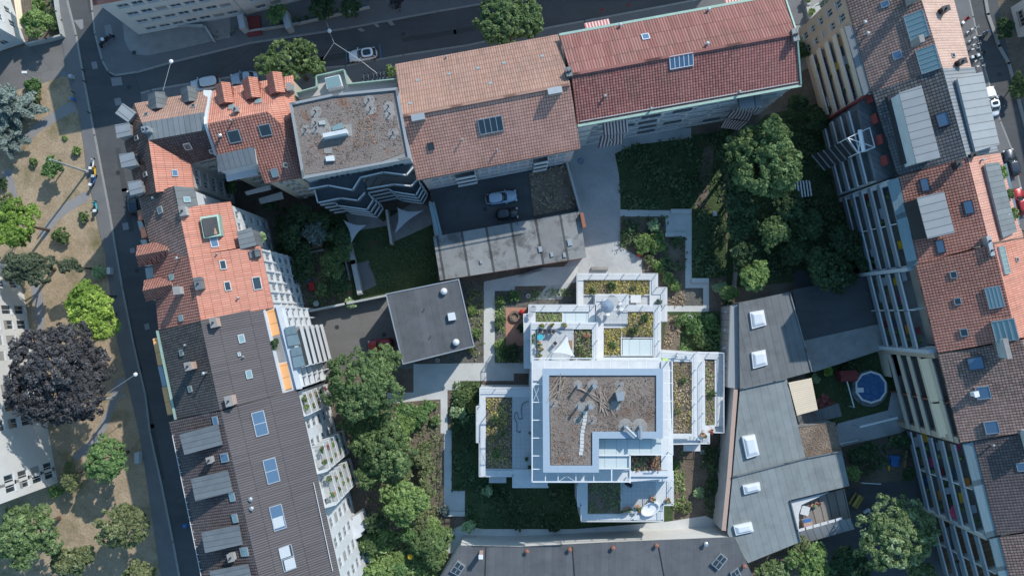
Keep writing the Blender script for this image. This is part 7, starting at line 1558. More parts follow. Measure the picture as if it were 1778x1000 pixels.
for i, (u, v, a_) in enumerate(BL):
    p = P(u, v, .5); lab = ordn[i] + ' bicycle from the left in the rack above the flat brown roof'
    if i == 0: bk.location = (p.x, p.y, PV); bk.rotation_euler = (0, 0, R(a_)); bk['label'] = lab; bk['group'] = 'bicycles in street racks'
    else: dup(bk, (p.x, p.y, PV), R(a_), lab, 'bicycles in street racks')
for i, (u, v, a_) in enumerate(((1684, 55, 25), (1692, 50, 20), (1696, 65, 18), (1687, 70, 30), (1695, 78, 15), (1693, 86, 12), (1698, 105, 25), (1702, 116, 8))):
    p = P(u, v, .5); dup(bk, (p.x, p.y, PV), R(a_), ordn[i] + ' bicycle from the top in the dark row beside the right hand street', 'bicycles in street racks')
# street lamps: pole, arm, head
def lamp(ub, vb, h, uh, vh, label, pole=.09, arm=None):
    base = P(ub, vb, 0); head = P(uh, vh, h); t = thing('street_lamp', label, 'street lamp', base, group='street lamps'); b = MB()
    top = Vector((base.x, base.y, h)); b.tube(base, top, pole * 1.2, pole * .8, 10); b.build('pole', M['metal'], t)
    if (head - top).length > .5: b = MB(); b.tube(top, head, .05, n=8); b.build('arm', M['metal'], t)
    d_ = (head - top); d_.z = 0; a_ = math.atan2(d_.y, d_.x) if d_.length > .1 else 0
    b = MB(); b.box((head.x, head.y, h - .02), (.75, .34, .16), a_); b.build('lamp_head', M['metal_white'], t, bevel=.04); return t
def column(ub, vb, h, label, r_=.32, mat='metal'):
    base = P(ub, vb, 0); t = thing('advertising_column', label, 'column', base); b = MB(); b.tube(base, base + Vector((0, 0, h)), r_ * .5, r_ * .36, 14); b.build('shaft', M['pole_grey'], t); b = MB(); b.tube(base, base + Vector((0, 0, .5)), r_ * .8, n=14); b.build('footing', M['concrete'], t); return t
M['pole_grey'] = plain('pole_grey', (.42, .44, .45), .6, .2)
column(152, 299, 9.8, 'tall grey mast beside the scooters with a long shadow across the park'); column(216, 686, 8.6, 'tall grey mast in front of the purple beech')
lamp(66, 140, 4.0, 42, 126, 'street lamp with a white head over the side street by the blue spruce')
for (u0, v0, u1, v1, lab) in ((283, 158, 297, 107, 'lamp on a long arm over the north street left of the silver van'), (222, 661, 235, 650, 'round lamp on a short arm over the west street beside the purple beech')):
    a_, c_ = (P(163, 697, 8.55) if u0 == 222 else P(u0, v0, 8)), P(u1, v1, 8); t = thing('street_lamp', lab, 'street lamp', (a_.x, a_.y, 0), group='street lamps'); b = MB(); b.tube(a_, c_, .04, n=6); b.build('arm', M['metal'], t)
    b = MB(); b.lathe([(.12, .14), (.28, .05), (.3, -.1), (.05, -.2)], c_, 12); b.build('lamp_head', M['metal_white'], t)
# overhead cable with a hanging lamp across the north street
t = thing('hanging_street_lamp', 'white street lamp hanging from cables above the north street', 'hanging lamp', P(580, 76, 7)); b = MB(); zc = 7.0
for p, q in (((567, 40), (572, 53)), ((572, 55), (580, 75)), ((580, 75), (561, 104)), ((580, 75), (628, 107)), ((628, 107), (655, 128))): a_, c_ = P(*p, zc), P(*q, zc); b.tube(a_, c_, .03, n=5)
b.build('cable', M['metal'], t); p = P(572, 54, zc); b = MB(); b.lathe([(.1, .15), (.28, .05), (.3, -.12), (.05, -.2)], p, 12); b.build('lamp_head', M['metal_white'], t)
for (u, v) in ((1151, 28), (1160, 0)): pass
# shade sails
def sail(pts, label, mat, posts=True, sag=.28, n=12):
    W = PL(pts); c = sum(W, Vector()) / 3; t = thing('shade_sail', label, 'shade sail', (c.x, c.y, 0)); b = MB()
    edge = []
    for i in range(3):
        a_, q = W[i], W[(i + 1) % 3]
        for k in range(n):
            s = k / n; p = a_.lerp(q, s); edge.append(p + (c - p) * (sag * 4 * s * (1 - s)))
    ring = [[c + (p - c) * f for p in edge] for f in (1, .75, .5, .25, .05)]
    for r_ in ring:
        for i, p in enumerate(r_): p.z -= 0
    off = Vector((0, 0, .03))
    for ra, rb in zip(ring[:-1], ring[1:]):
        for i in range(len(edge)):
            j = (i + 1) % len(edge); b.face([ra[i], ra[j], rb[j], rb[i]]); b.face([rb[i] - off, rb[j] - off, ra[j] - off, ra[i] - off])
    b.face(ring[-1]); b.build('cloth', M[mat], t, smooth=False)
    for i, p in enumerate(W):
        if posts is True or (isinstance(posts, (list, tuple)) and posts[i]):
            q = MB(); zb_ = posts[i] if isinstance(posts, (list, tuple)) else 0; q.tube((p.x, p.y, zb_ if zb_ > 1.5 else 0), p, .05, n=8); q.build('post', M['metal'], t)
    return t
sail([(597, 383, 3.2), (636, 391, 2.6), (610, 422, 2.9)], 'pale grey shade sail left of the courtyard divider', 'fabric_grey', [1, 0, 1])
sail([(690, 361, 3.0), (734, 366, 3.4), (685, 406, 2.7)], 'pale grey shade sail right of the courtyard divider', 'fabric_grey', [1, 1, 0])
sail([(985, 583, 13.3), (959, 612, 12.9), (998, 619, 13.5)], 'white triangular shade sail on the upper terrace of the white building', 'fabric_white', [10.6, 10.6, 10.6], sag=.2)
# garden and terrace furniture
def make_table(label, r_=.6, mat='fabric_grey', group=None, rect=None, legs=True):
    t = thing('table', label, 'table', group=group); b = MB()
    if rect: b.box((0, 0, .73), (rect[0], rect[1], .05))
    else: b.lathe([(r_, .70), (r_, .75)], n=24)
    b.build('tabletop', M[mat], t)
    for sx, sy in ((-1, -1), (-1, 1), (1, -1), (1, 1)):
        hx, hy = (rect[0] / 2 - .08, rect[1] / 2 - .08) if rect else (r_ * .6, r_ * .6)
        q = MB(); q.tube((sx * hx, sy * hy, 0), (sx * hx, sy * hy, .7), .025, n=6); q.build('leg', M['metal_dark'], t)
    return t
def place(t, u, v, z, a_=0, zc=.7): p = P(u, v, z + zc); t.location = (p.x, p.y, z); t.rotation_euler = (0, 0, R(a_)); return t
ch0 = thing('garden_chair', 'x', 'chair'); b = MB(); b.box((0, 0, .45), (.46, .46, .05)); b.build('seat', M['metal_white'], ch0); b = MB(); b.box((-.22, 0, .7), (.05, .46, .45)); b.build('backrest', M['metal_white'], ch0)
for sx in (-1, 1):
    for sy in (-1, 1): b = MB(); b.tube((sx * .2, sy * .2, 0), (sx * .2, sy * .2, .44), .02, n=6); b.build('leg', M['metal'], ch0)
chairs = []
def chair(u, v, z, a_, lab, grp='terrace chairs on the white building'):
    p = P(u, v, z + .6)
    if not chairs: ch0.location = (p.x, p.y, z); ch0.rotation_euler = (0, 0, R(a_)); ch0['label'] = lab; ch0['group'] = grp; chairs.append(ch0)
    else: chairs.append(dup(ch0, (p.x, p.y, z), R(a_), lab, grp))
Z2 = z2
place(make_table('round grey umbrella table on the tiled terrace of the white building', .78, 'concrete'), 1064, 523, Z2)
for u, v, a_, s_ in ((1047, 533, 20, 'left'), (1078, 527, 150, 'upper right'), (1080, 537, 140, 'lower right'), (1056, 545, 90, 'lower'), (1050, 521, -30, 'upper left')): chair(u, v, Z2, a_, 'white terrace chair at the %s side of the round grey table' % s_)
place(make_table('white rectangular table in the corner beside the northernmost planter', rect=(1.5, 1.1), mat='white'), 1104, 519, z1 - .3)
um = thing('parasol', 'folded looking blue grey parasol disc over the round terrace table', 'parasol', (0, 0, 0)); b = MB(); b.lathe([(.95, 2.0), (.5, 2.22), (.03, 2.4)], n=12); b.build('canopy', M['parasol_blue'] if 'parasol_blue' in M else plain('parasol_blue', (.20, .26, .33), .9), um); b = MB(); b.tube((0, 0, 0), (0, 0, 2.35), .03); b.build('pole', M['metal'], um); p = P(1055, 532, Z2 + 2.2); um.location = (p.x, p.y, Z2)
um['label'] = 'blue grey parasol over the seats at the round terrace table'
def box_thing(name, cat, label, u, v, z, size, mat, a_=0, bevel=.03):
    p = P(u, v, z + size[2]); b = MB(); b.box((p.x, p.y, z + size[2] / 2), size, R(a_)); return tag(b.build(name, M[mat], bevel=bevel), label, cat)
def pot(u, v, z, label, r_=.28, mk='green', mat='terracotta', grp='potted plants on the terraces', hr=6):
    p = P(u, v, z + .4); t = thing('potted_plant', label, 'potted plant', (p.x, p.y, z), group=grp); b = MB(); b.lathe([(r_ * .7, 0), (r_, .38), (r_ * .9, .4)], (p.x, p.y, z), 12); b.build('pot', M[mat], t)
    _ts[0] += 1; cen, nr, half, rr = crown_pts(_ts[0], r_ * 1.5, r_ * 1.5, r_ * 1.3, 160, .09, 4); o = bpy.data.objects.new('plant', leaf_mesh('plant', cen + np.array([0, 0, .4 + r_]), nr, half, rr, FO[mk])); col.objects.link(o); o.parent = t; return t
Z3 = z3
T_ = 'on the terrace under the white shade sail'
place(make_table('cyan round table on the sail terrace', .42, 'cyan'), 938, 585, Z3)
pl = [(941, 565), (957, 565), (981, 565), (936, 597), (939, 606), (926, 583), (925, 592), (936, 618)]
dsc = ['first potted plant along the north rail of the sail terrace', 'second potted plant along the north rail of the sail terrace', 'third potted plant along the north rail of the sail terrace', 'potted plant right below the cyan table', 'lower one of the two plants below the cyan table', 'upper small pot on the west ledge of the sail terrace', 'lower small pot on the west ledge of the sail terrace', 'single green plant at the south west of the sail terrace']
for (u, v), l_ in zip(pl, dsc): pot(u, v, Z3, l_, .25 if 'small' in l_ else .32, 'lime' if v < 570 else 'green')
for u, v, a_, l_ in ((938, 575, 80, 'leftmost dark chair below the north rail of the sail terrace'), (946, 575, 95, 'second dark chair from the left below the north rail of the sail terrace'), (954, 576, 85, 'third dark chair below the north rail of the sail terrace'), (961, 576, 60, 'rightmost dark chair in the row on the sail terrace'), (992, 623, 200, 'dark chair at the foot of the white sail'), (964, 596, 40, 'grey lounge chair in the middle of the sail terrace')): chair(u, v, Z3, a_, l_, 'terrace chairs on the white building')
for c_ in chairs[5:]:
    for k in c_.children:
        if k.name.split('.')[0] in ('seat', 'backrest'): k.data = k.data.copy(); k.data.materials[0] = M['metal_dark']
box_thing('wooden_chest', 'chest', 'small brown wooden chest beside the sail terrace planter', 991, 598, Z3, (.5, 1.1, .6), 'wood')
# bath tub on the south terrace
t = thing('bath_tub', 'white oval whirlpool tub on the south terrace', 'tub'); b = MB(); b.lathe([(.95, 0), (1.0, .5), (1.04, .6), (.92, .62), (.85, .5), (.8, .25), (.05, .2)], (0, 0, 0), 24, sx=1.35, sy=.85); o = b.build('shell', M['metal_white'], t); t.rotation_euler = (0, 0, R(25)); t.location = P(1128, 882, zs)
for (u, v, l_) in ((1133, 866, 'leafy pot above the white tub'), (1107, 880, 'pot of olive leaves left of the white tub'), (1091, 883, 'bright leafed pot at the left of the south terrace'), (1084, 886, 'dark plant in the lower left corner of the south terrace'), (1160, 868, 'dark potted shrub in the south east corner of the south wing')): pot(u, v, zs, l_, .36, 'olive' if 'olive' in l_ else 'green')
box_thing('orange_cushion', 'cushion', 'small orange cushion beside the white tub', 1112, 886, zs, (.45, .45, .2), 'orange')
place(make_table('white garden table on the lower south edge terrace', rect=(.9, .5), mat='white'), 1105, 898, zs, 20)
box_thing('storage_box', 'box', 'lime green box on the corner between north and east wings', 1155, 627, 10.2, (.75, .75, .6), 'lime')
box_thing('folded_lounger', 'lounger', 'folded dark lounger on the shaded part of the south terrace', 1092, 841, zs, (1.0, .5, .3), 'rubber', -30)
for (u, v, l_) in ((1173, 619, 'left blue grey seat on the north ledge of the east wing'), (1190, 621, 'right white seat on the north ledge of the east wing')): chair(u, v, z2, 200, l_)
pot(1221, 755, z2 - .05, 'potted shrub at the south corner of the east wing', .4, 'olive'); pot(1235, 749, z1, 'red flowering pot at the tip of the outer east planter', .35, 'red')
for u, v, l_ in ((922, 752, 'upper black pot on the shaded west terrace'), (915, 796, 'middle black pot on the shaded west terrace'), (920, 811, 'lower black pot on the shaded west terrace')): pot(u, v, z2, l_, .22, 'dark', 'rubber')
for (u, v, r_, z, l_) in ((926, 536, .42, z2 + .02, 'upper round grey disc table on the north west corner ledge'), (920, 546, .4, z2 + .02, 'lower round grey disc table on the north west corner ledge')): place(make_table(l_, r_, 'render_blue'), u, v, z, zc=.7)
h_ = MB(); pts = [(918, 696), (907, 701), (905, 712), (907, 727), (901, 727), (898, 716), (894, 716), (893, 725), (898, 735), (897, 748), (903, 751), (903, 747)]
for p, q in zip(pts[:-1], pts[1:]): h_.tube(P(*p, z2 + .04), P(*q, z2 + .04), .035, n=6)
tag(h_.build('garden_hose', M['metal_dark']), 'dark garden hose curling over the shaded west terrace', 'hose')
# courtyard play surface
t = thing('stone_basin', 'round dark stone basin on the terracotta play surface', 'basin', P(894, 549, 0)); b = MB(); b.lathe([(.8, 0), (.85, .45), (.5, .5), (.42, .25), (.05, .2)], P(894, 549, 0), 20); b.build('bowl', M['gravel_brown'], t)
b = MB(); p = P(906, 541, .2); b.lathe([(.28, .05), (.36, .35), (.3, .6), (.05, .7)], p, 14); tag(b.build('red_ball', M['red']), 'red ball shaped play seat on the terracotta surface', 'play seat')
for i, (u, v) in enumerate(((917, 514), (970, 512), (1197, 551), (760, 625))):
    b = MB(); b.lathe([(.32, 0), (.34, .5), (.26, .52), (.24, .1), (.02, .08)], P(u, v, 0), 16); tag(b.build('round_shaft', M['concrete_path']), ['left pale round shaft in the mulch bed by the play surface', 'right pale round shaft in the mulch bed near the north wing', 'pale round shaft in the green lawn east of the white building', 'pale blue round shaft below the pavilion roof'][i], 'shaft', 'round shafts in the courtyard')
b = MB(); p = P(1110, 442, .3); b.lathe([(.4, 0), (.35, .5), (.1, .8)], p, 10); tag(b.build('red_toy', M['red']), 'small red toy at the edge of the driveway by the hedge', 'toy')
b = MB(); wa, wb = PL([(1027, 466), (1056, 466)], .5); b.bar(wa - Vector((0, 0, .25)), wb - Vector((0, 0, .25)), .45, .5); tag(b.build('concrete_bench', M['concrete_dirty']), 'short bench on the sunlit driveway above the north wing', 'bench', 'concrete benches along the garden paths')
b = MB(); p = P(1029, 280, 0)
q = MB(); c0 = P(1008, 280, .03); 
for i in range(24):
    t0, t1 = 2 * math.pi * i / 24, 2 * math.pi * (i + 1) / 24
    q.face([c0 + Vector((math.cos(t0) * .45, math.sin(t0) * .45, 0)), c0 + Vector((math.cos(t1) * .45, math.sin(t1) * .45, 0)), c0 + Vector((math.cos(t1) * .33, math.sin(t1) * .33, 0)), c0 + Vector((math.cos(t0) * .33, math.sin(t0) * .33, 0))])
q.bar(c0 + Vector((-.3, .28, .0)), c0 + Vector((.3, -.28, 0)), .1, .002); struct('road_marking', q, M['marking_blue'] if 'marking_blue' in M else plain('marking_blue', (.10, .10, .30), .8))
# pool garden in the east
t = thing('garden_pool', 'ten sided above ground pool with blue water and a white rim', 'pool', P(1512, 672, 0)); cp = P(1512, 672, 1.0); rr = 27 * (H - 1) / F
rg_ = lambda r_, z, n=10: [Vector((cp.x + r_ * math.cos(2 * math.pi * (i + .5) / n), cp.y + r_ * math.sin(2 * math.pi * (i + .5) / n), z)) for i in range(n)]
b = MB(); b.loft([rg_(rr, 0), rg_(rr, 1.05)], cap=False); b.loft([rg_(rr - .1, 1.05), rg_(rr - .1, 0)], cap=False); b.build('pool_wall', M['fabric_grey'], t)
b = MB(); o1, i1 = rg_(rr + .1, 1.1), rg_(rr - .18, 1.1); o2 = [p - Vector((0, 0, .1)) for p in o1]; i2 = [p - Vector((0, 0, .1)) for p in i1]
for i in range(10): j = (i + 1) % 10; b.face([o1[i], o1[j], i1[j], i1[i]]); b.face([o2[i], o2[j], o1[j], o1[i]]); b.face([i1[i], i1[j], i2[j], i2[i]])
b.build('rim', M['metal_white'], t)
wm = NB('pool_water'); v_ = wm.coord('World'); n_ = wm.noise(v_, 2.2, 4, .7); wm.col(wm.ramp(n_, [(.35, (.035, .10, .24)), (.7, (.08, .20, .38))])); wm.bump(wm.noise(v_, 5, 3), .15, .05); M['water'] = wm.fin(.05, 0, .6)
b = MB(); b.face(rg_(rr - .12, .9)); b.build('water_surface', M['water'], t)
p = P(1494, 677, 1.2); b = MB(); b.box((p.x, p.y, 1.12), (1.0, .7, .08)); b.box((p.x - .4, p.y, .6), (.1, .6, 1.2)); b.build('ladder', M['metal_white'], t)
b = MB(); c0 = P(1510, 674, .02); b.face([Vector((c0.x + 2.75 * math.cos(i / 32 * 2 * math.pi), c0.y + 2.75 * math.sin(i / 32 * 2 * math.pi), .025)) for i in range(32)]); struct('pool_surround', b, M['path_grey'])
t = thing('playhouse', 'dark red playhouse with a pitched roof beside the pool', 'playhouse', P(1475, 652, 0)); W = PL([(1458, 645, 2.0), (1486, 643, 2.0), (1488, 660, 2.0), (1461, 662, 2.0)]); b = MB(); b.prism(W, 0); b.build('wall', M['redpaint'], t)
b = MB(); W = PL([(1457, 644, 2.0), (1487, 642, 2.0), (1489, 661, 2.0), (1460, 663, 2.0)]); r0, r1__ = (W[0] + W[3]) / 2 + Vector((0, 0, .7)), (W[1] + W[2]) / 2 + Vector((0, 0, .7)); b.face([W[0], W[1], r1__, r0]); b.face([r0, r1__, W[2], W[3]]); b.face([W[0], r0, W[3]]); b.face([W[1], W[2], r1__]); b.build('roof', M['redpaint'], t)
b = MB(); wa, wb = P(1470, 660, 1.9), P(1483, 707, 1.9); b.bar(wa, wb, .14, .14); b.bar(wb, Vector((wb.x, wb.y, 0)), .12, .12); b.bar(wa, Vector((wa.x, wa.y, 0)), .12, .12); tag(b.build('swing_beam', M['metal_white']), 'pale wooden swing beam between the playhouse and the lawn', 'swing')
b = MB(); a_ = awning('c', [(1369, 664, 5.6), (1409, 656, 5.6), (1420, 711, 5.2), (1384, 721, 5.2)], '', ''); t = thing('terrace_awning', 'beige terrace awning attached to the workshop', 'awning', P(1395, 690, 0)); a_.build('cloth', M['awning_beige'], t)
for q in ((1407, 658), (1418, 710), (1386, 719)): b = MB(); p = P(*q, 5.1); b.tube((p.x, p.y, 0), p, .05); b.build('post', M['metal'], t)
sh = House('small_shed', 'low red walled shed with a grey roof behind the red maple', [(1383, 722, 2.8), (1456, 700, 2.8), (1462, 722, 2.8), (1386, 742, 2.8)], [([(1383, 722, 2.8), (1456, 700, 2.8), (1462, 722, 2.8), (1386, 742, 2.8)], 'felt')], wall='brick', over=0.0, cat='shed')
b = MB(); wa, wb = P(1493, 741, 2.6), P(1558, 725, 2.6); b.tube(wa, wb, .16, n=10); b.build; t = thing('roller_awning', 'rolled up white awning on a beam above the pale garden terrace', 'awning', P(1525, 733, 0)); b.build('roller', M['metal_white'], t)
for w_ in (wa, wb): b = MB(); b.tube((w_.x, w_.y, 0), w_, .05); b.build('post', M['metal'], t)
ex = House('garden_annex', 'small dark roofed annex between the pool and the beige balconies', [(1541, 614, 3), (1559, 609, 3), (1568, 650, 3), (1550, 655, 3)], [([(1541, 614, 3), (1559, 609, 3), (1568, 650, 3), (1550, 655, 3)], 'metal_dark')], wall='cream', over=0, cat='annex')
# yard things on the south east side
t = thing('pallet_table', 'yellow picnic table standing askew in the dark yard', 'picnic table', P(1487, 869, 0)); a0 = R(55)
for k in (-1, 0, 1): b = MB(); b.box((k * .62, 0, .72 if k == 0 else .45), (.5 if k == 0 else .3, 2.0, .06), M=Matrix.Translation(P(1487, 869, .6)) @ Matrix.Translation((0, 0, -.6)) @ Matrix.Rotation(R(-32), 4, 'Z')); b.build('tabletop' if k == 0 else 'bench_board', M['wood_yellow'] if 'wood_yellow' in M else plain('wood_yellow', (.42, .30, .08), .8, var=.3, scale=5), t)
for k in (-1, 1): b = MB(); b.box((0, k * .7, .35), (1.5, .08, .7), M=Matrix.Translation(P(1487, 869, .6)) @ Matrix.Translation((0, 0, -.6)) @ Matrix.Rotation(R(-32), 4, 'Z')); b.build('leg_frame', M['wood_grey'], t)
box_thing('white_crate', 'crate', 'small white crate beside the yard tree', 1506, 887, 0, (1.0, .4, .4), 'white', 30)
p_ = [(1400, 886, 'white square table on the brown roof terrace')]
place(make_table(p_[0][2], rect=(1.2, 1.3), mat='white'), 1398, 886, 3.0, -15)
box_thing('blue_topped_box', 'box', 'beige storage box with a blue lid on the brown roof terrace', 1403, 908, 3.0, (1.3, 1.0, .9), 'chimney_brick', 12); box_thing('box_lid', 'lid', 'blue lid of the storage box on the brown roof terrace', 1402, 903, 3.9, (1.2, .5, .06), 'blue', 12)
pot(1411, 878, 3.0, 'white flowers in a pot beside the white square table', .3, 'pale'); pot(1418, 874, 3.0, 'pink flowers in a pot beside the white square table', .26, 'red')
for i, (u, v, w_, d_, mt, lab) in enumerate(((1553, 800, 2.6, 1.6, 'blue', 'blue trampoline mat frame in the shaded yard'), (1573, 797, .6, 2.6, 'wood', 'orange brown wooden board in the shaded yard'), (1545, 806, .4, 1.8, 'yellow', 'narrow yellow plank in the shaded yard'))): box_thing('garden_board', 'board', lab, u, v, 0, (w_ * .6, d_, .3), mt, -8)
for q, mt, lab in ((((1496, 838), (1530, 840)), 'metal_white', 'low white and black barrier in the shaded yard'), (((1450, 772), (1490, 764)), 'metal_white', 'white rail at the edge of the garden terrace')): wa, wb = PL(q, .6); b = MB(); b.bar(wa, wb, .12, .12); b.tube(wa - Vector((0, 0, .6)), wa, .04); b.tube(wb - Vector((0, 0, .6)), wb, .04); tag(b.build('barrier', M[mt]), lab, 'barrier')
um2 = thing('parasol', 'pink red parasol on a balcony at the lower right', 'parasol'); b = MB(); b.lathe([(1.15, 2.0), (.6, 2.2), (.03, 2.42)], n=8); b.build('canopy', plain('parasol_pink', (.45, .06, .10), .9), um2); b = MB(); b.tube((0, 0, 0), (0, 0, 2.4), .03); b.build('pole', M['metal'], um2); p = P(1662, 888, 9.7); um2.location = (p.x, p.y, 7.8)
# west gardens
um3 = thing('parasol', 'yellow round parasol in the lush garden at the bottom', 'parasol'); b = MB(); b.lathe([(.42, 2.0), (.3, 2.2), (.03, 2.3)], n=12); b.build('canopy', M['yellow'], um3); b = MB(); b.tube((0, 0, 0), (0, 0, 2.3), .03); b.build('pole', M['metal'], um3); p = P(712, 967, 2.2); um3.location = (p.x, p.y, 0)
place(make_table('pale blue round table in the west garden', .45, 'glass_teal'), 549, 527, 0); place(make_table('red rectangular table in the west garden', rect=(.75, 1.35), mat='red'), 541, 497, 0, 10)
box_thing('garden_crate', 'crate', 'pale blue crate next to the red garden table', 534, 488, 0, (.8, .6, .4), 'glass_blue', 20); box_thing('garden_bench', 'bench', 'wide wooden bench platform in the dark west garden', 551, 426, 0, (1.7, .9, .4), 'wood', 12)
place(make_table('brown wooden table in the dark west garden', rect=(1.4, 1.0), mat='wood_grey'), 534, 365, 0, 10); box_thing('garden_bench', 'bench', 'narrow bench below the brown wooden table', 536, 374, 0, (1.3, .4, .4), 'wood_grey', 10)
box_thing('paddling_tub', 'tub', 'blue tub among the plants at the bottom garden', 637, 967, 0, (.9, 1.4, .5), 'blue', -15); box_thing('blue_cart', 'cart', 'small blue cart right of the blue tub', 668, 984, 0, (.5, 1.1, .5), 'blue', 5)
# awning poles and walls of the gardens
def wall_thing(name, pts, h, wd, mat, label, cat='wall'):
    b = MB(); W = PL(pts, h); z = Vector((0, 0, h / 2))
    for a_, c_ in zip(W[:-1], W[1:]): d_ = (c_ - a_).normalized() * wd * .45; b.bar(a_ - z - d_, c_ - z + d_, wd, h)
    return tag(b.build(name, M[mat]), label, cat)
wall_thing('yard_wall', [(536, 540), (600, 527), (670, 513)], 2.0, .3, 'concrete', 'low pale wall between the west garden and the asphalt yard')
wall_thing('courtyard_wall', [(671, 366), (679, 422)], 2.2, .35, 'render_grey', 'pale dividing wall between the two shade sails')
wall_thing('garden_wall', [(606, 428), (613, 455), (624, 508)], 1.2, .7, 'concrete', 'broad pale garden wall running down from the left sail')
wall_thing('garden_wall', [(598, 445), (607, 485)], .8, .25, 'concrete_dirty', 'thin garden wall left of the broad pale wall')
wall_thing('garden_wall', [(500, 446), (530, 440), (560, 434)], .9, .3, 'concrete_dirty', 'curved low wall crossing the west garden')
wall_thing('hedge_wall', [(92, -20), (97, 20), (106, 61), (80, 68), (45, 76)], 1.1, .25, 'concrete', 'low pale wall around the garden of the white corner house')
wall_thing('garden_wall', [(1284, 398), (1280, 470), (1276, 505)], 1.6, .25, 'concrete_dirty', 'garden boundary wall between the lawn and the dark trees')
wall_thing('garden_wall', [(905, 480), (942, 470)], .9, .2, 'concrete', 'short wall beside the path north of the mulch bed')
wall_thing('front_wall', [(228, 42), (370, 62)][:1] + [(300, 88)][:0] + [(354, 44), (371, 71)], .9, .25, 'concrete', 'front garden wall of the grey street house')
wall_thing('front_wall', [(425, 55), (520, 40), (640, 12)], .8, .22, 'concrete', 'front garden wall of the beige street house')
for i, q in enumerate((((417, 30), (420, 45)), ((493, 22), (499, 44)))): wall_thing('entrance_canopy', q, 2.4, .9, 'fabric_grey', ['pale entrance canopy beside the drain pipe of the beige street house', 'pale entrance canopy right of the front garden shrub'][i], 'canopy')
box_thing('red_entrance', 'porch', 'dark red entrance porch of the beige street house', 440, 45, 0, (2.2, 3.0, .5), 'redpaint', 8)
# pergola slats in the dark east garden
t = thing('slatted_pergola', 'pergola of pale slats standing in the dark east garden', 'pergola', P(1394, 328, 0))
for k in range(6): b = MB(); wa, wb = P(1379 + k * 5.2, 313 + (k % 2), 2.2), P(1383 + k * 5.2, 344 - k * .7, 2.2); b.bar(wa, wb, .22, .06); b.build('slat', M['metal_white'], t)
for q in ((1380, 330), (1408, 325)): b = MB(); p = P(*q, 2.15); b.tube((p.x, p.y, 0), p, .05); b.build('post', M['metal_dark'], t)
# planters in the passage at the top
for i, (q, lab) in enumerate((([(1397, -6), (1405, -6), (1408, 8), (1400, 10)], 'long planter at the very top of the passage'), ([(1400, 12), (1412, 12), (1413, 31), (1404, 33)], 'middle planter with yellow green plants in the passage'), ([(1404, 36), (1412, 35), (1415, 51), (1407, 54)], 'lower planter in the passage'))):
    t = thing('street_planter', lab, 'planter', P(*q[0], 0), group='planters in the passage'); b = MB(); b.prism(PL(q, .7), 0); b.build('trough', M['concrete'], t); cen, nr, half, r_ = crown_pts(900 + i, .6, .8, .5, 350, .12, 6); c_ = sum(PL(q, 1.0), Vector()) / 4 - t.location; o = bpy.data.objects.new('plants', leaf_mesh('plants', cen + np.array(c_), nr, half, r_, FO['lime'])); col.objects.link(o); o.parent = t
t = thing('round_planter', 'large round planter in the passage beside the beige wall', 'planter', P(1422, 22, 0)); b = MB(); b.lathe([(1.25, 0), (1.3, .6), (1.05, .62), (1.0, .45), (.02, .45)], P(1422, 22, 0), 24); b.build('rim', M['concrete'], t)
# small box, meter and cabinets
for u, v, z, s_, mt, lab in ((1257, 536, 0, (.5, .8, .6), 'white', 'small white cabinet beside the workshop wall'), (1242, 371, 0, (.6, .7, .8), 'white', 'small white cabinet in the dark lawn'), (1220, 785, 0, (.7, .7, .3), 'concrete', 'small pale bowl below the east wing'), (237, 795, PV, (.7, 1.6, 1.1), 'fabric_grey', 'grey street cabinet beside the west pavement'), (188, 470, PV, (.5, 1.0, 1.1), 'white', 'white street cabinet on the west pavement'), (121, 132, PV, (.5, .5, 1.0), 'fabric_grey', 'grey litter bin at the park corner'), (124, 171, PV, (.4, .4, .9), 'blue', 'small blue litter bin beside the park'), (320, 913, PV, (.5, .5, 1.0), 'blue', 'blue litter bin in the shaded west street')): box_thing('street_cabinet' if 'cabinet' in lab else 'litter_bin' if 'bin' in lab else 'stone_bowl', 'cabinet' if 'cabinet' in lab else 'bin' if 'bin' in lab else 'bowl', lab, u, v, z, s_, mt)
for i, (u, v) in enumerate(((147, 124), (149, 143), (157, 197), (130, 162), (192, 130))): b = MB(); b.tube(P(u, v, 0), P(u, v, 0) + Vector((0, 0, 1.0)), .08, n=8); tag(b.build('bollard', M['metal_dark']), ['bollard on the kerb opposite the north pavement corner', 'bollard below the first one on the west kerb', 'lowest bollard on the west kerb', 'bollard at the park side of the west pavement', 'bollard at the tip of the north pavement'][i], 'bollard', 'bollards along the west street')
for i, (u, v) in enumerate(((1046, 18), (1091, 10))): b = MB(); b.lathe([(.2, 0), (.2, .05), (.13, .06), (.03, .6)], P(u, v, 0), 10); tag(b.build('traffic_cone', M['red']), ['left red cone on the dark north street', 'right red cone on the dark north street'][i], 'cone', 'cones on the north street')
for q in ([(601, 84), (602, 108)], [(659, 78), (662, 102)], [(371, 140), (409, 133)], [(140, 118), (108, 128)]): strip('road_marking', q, .12, .008, .018, plain('marking_blue2', (.06, .22, .42), .8) if 'marking_blue2' in MC or True else None)
for i, (u, v) in enumerate(((233, 92), (224, 152), (205, 300), (238, 470), (255, 800), (700, 60), (900, 14), (1735, 130), (585, 568), (667, 581), (842, 364))):
    z_ = DZ if i == 10 else (PV if i == 0 else .0); m = MB(); m.lathe([(.34, .022), (.34, .03), (.05, .031)], P(u, v, z_), 16); struct('manhole_cover', m, M['metal_dark'])
bn = ['first', 'second', 'third']; fn_ = ['ground', 'first', 'second', 'third', 'fourth']; rnd = random.Random(9)
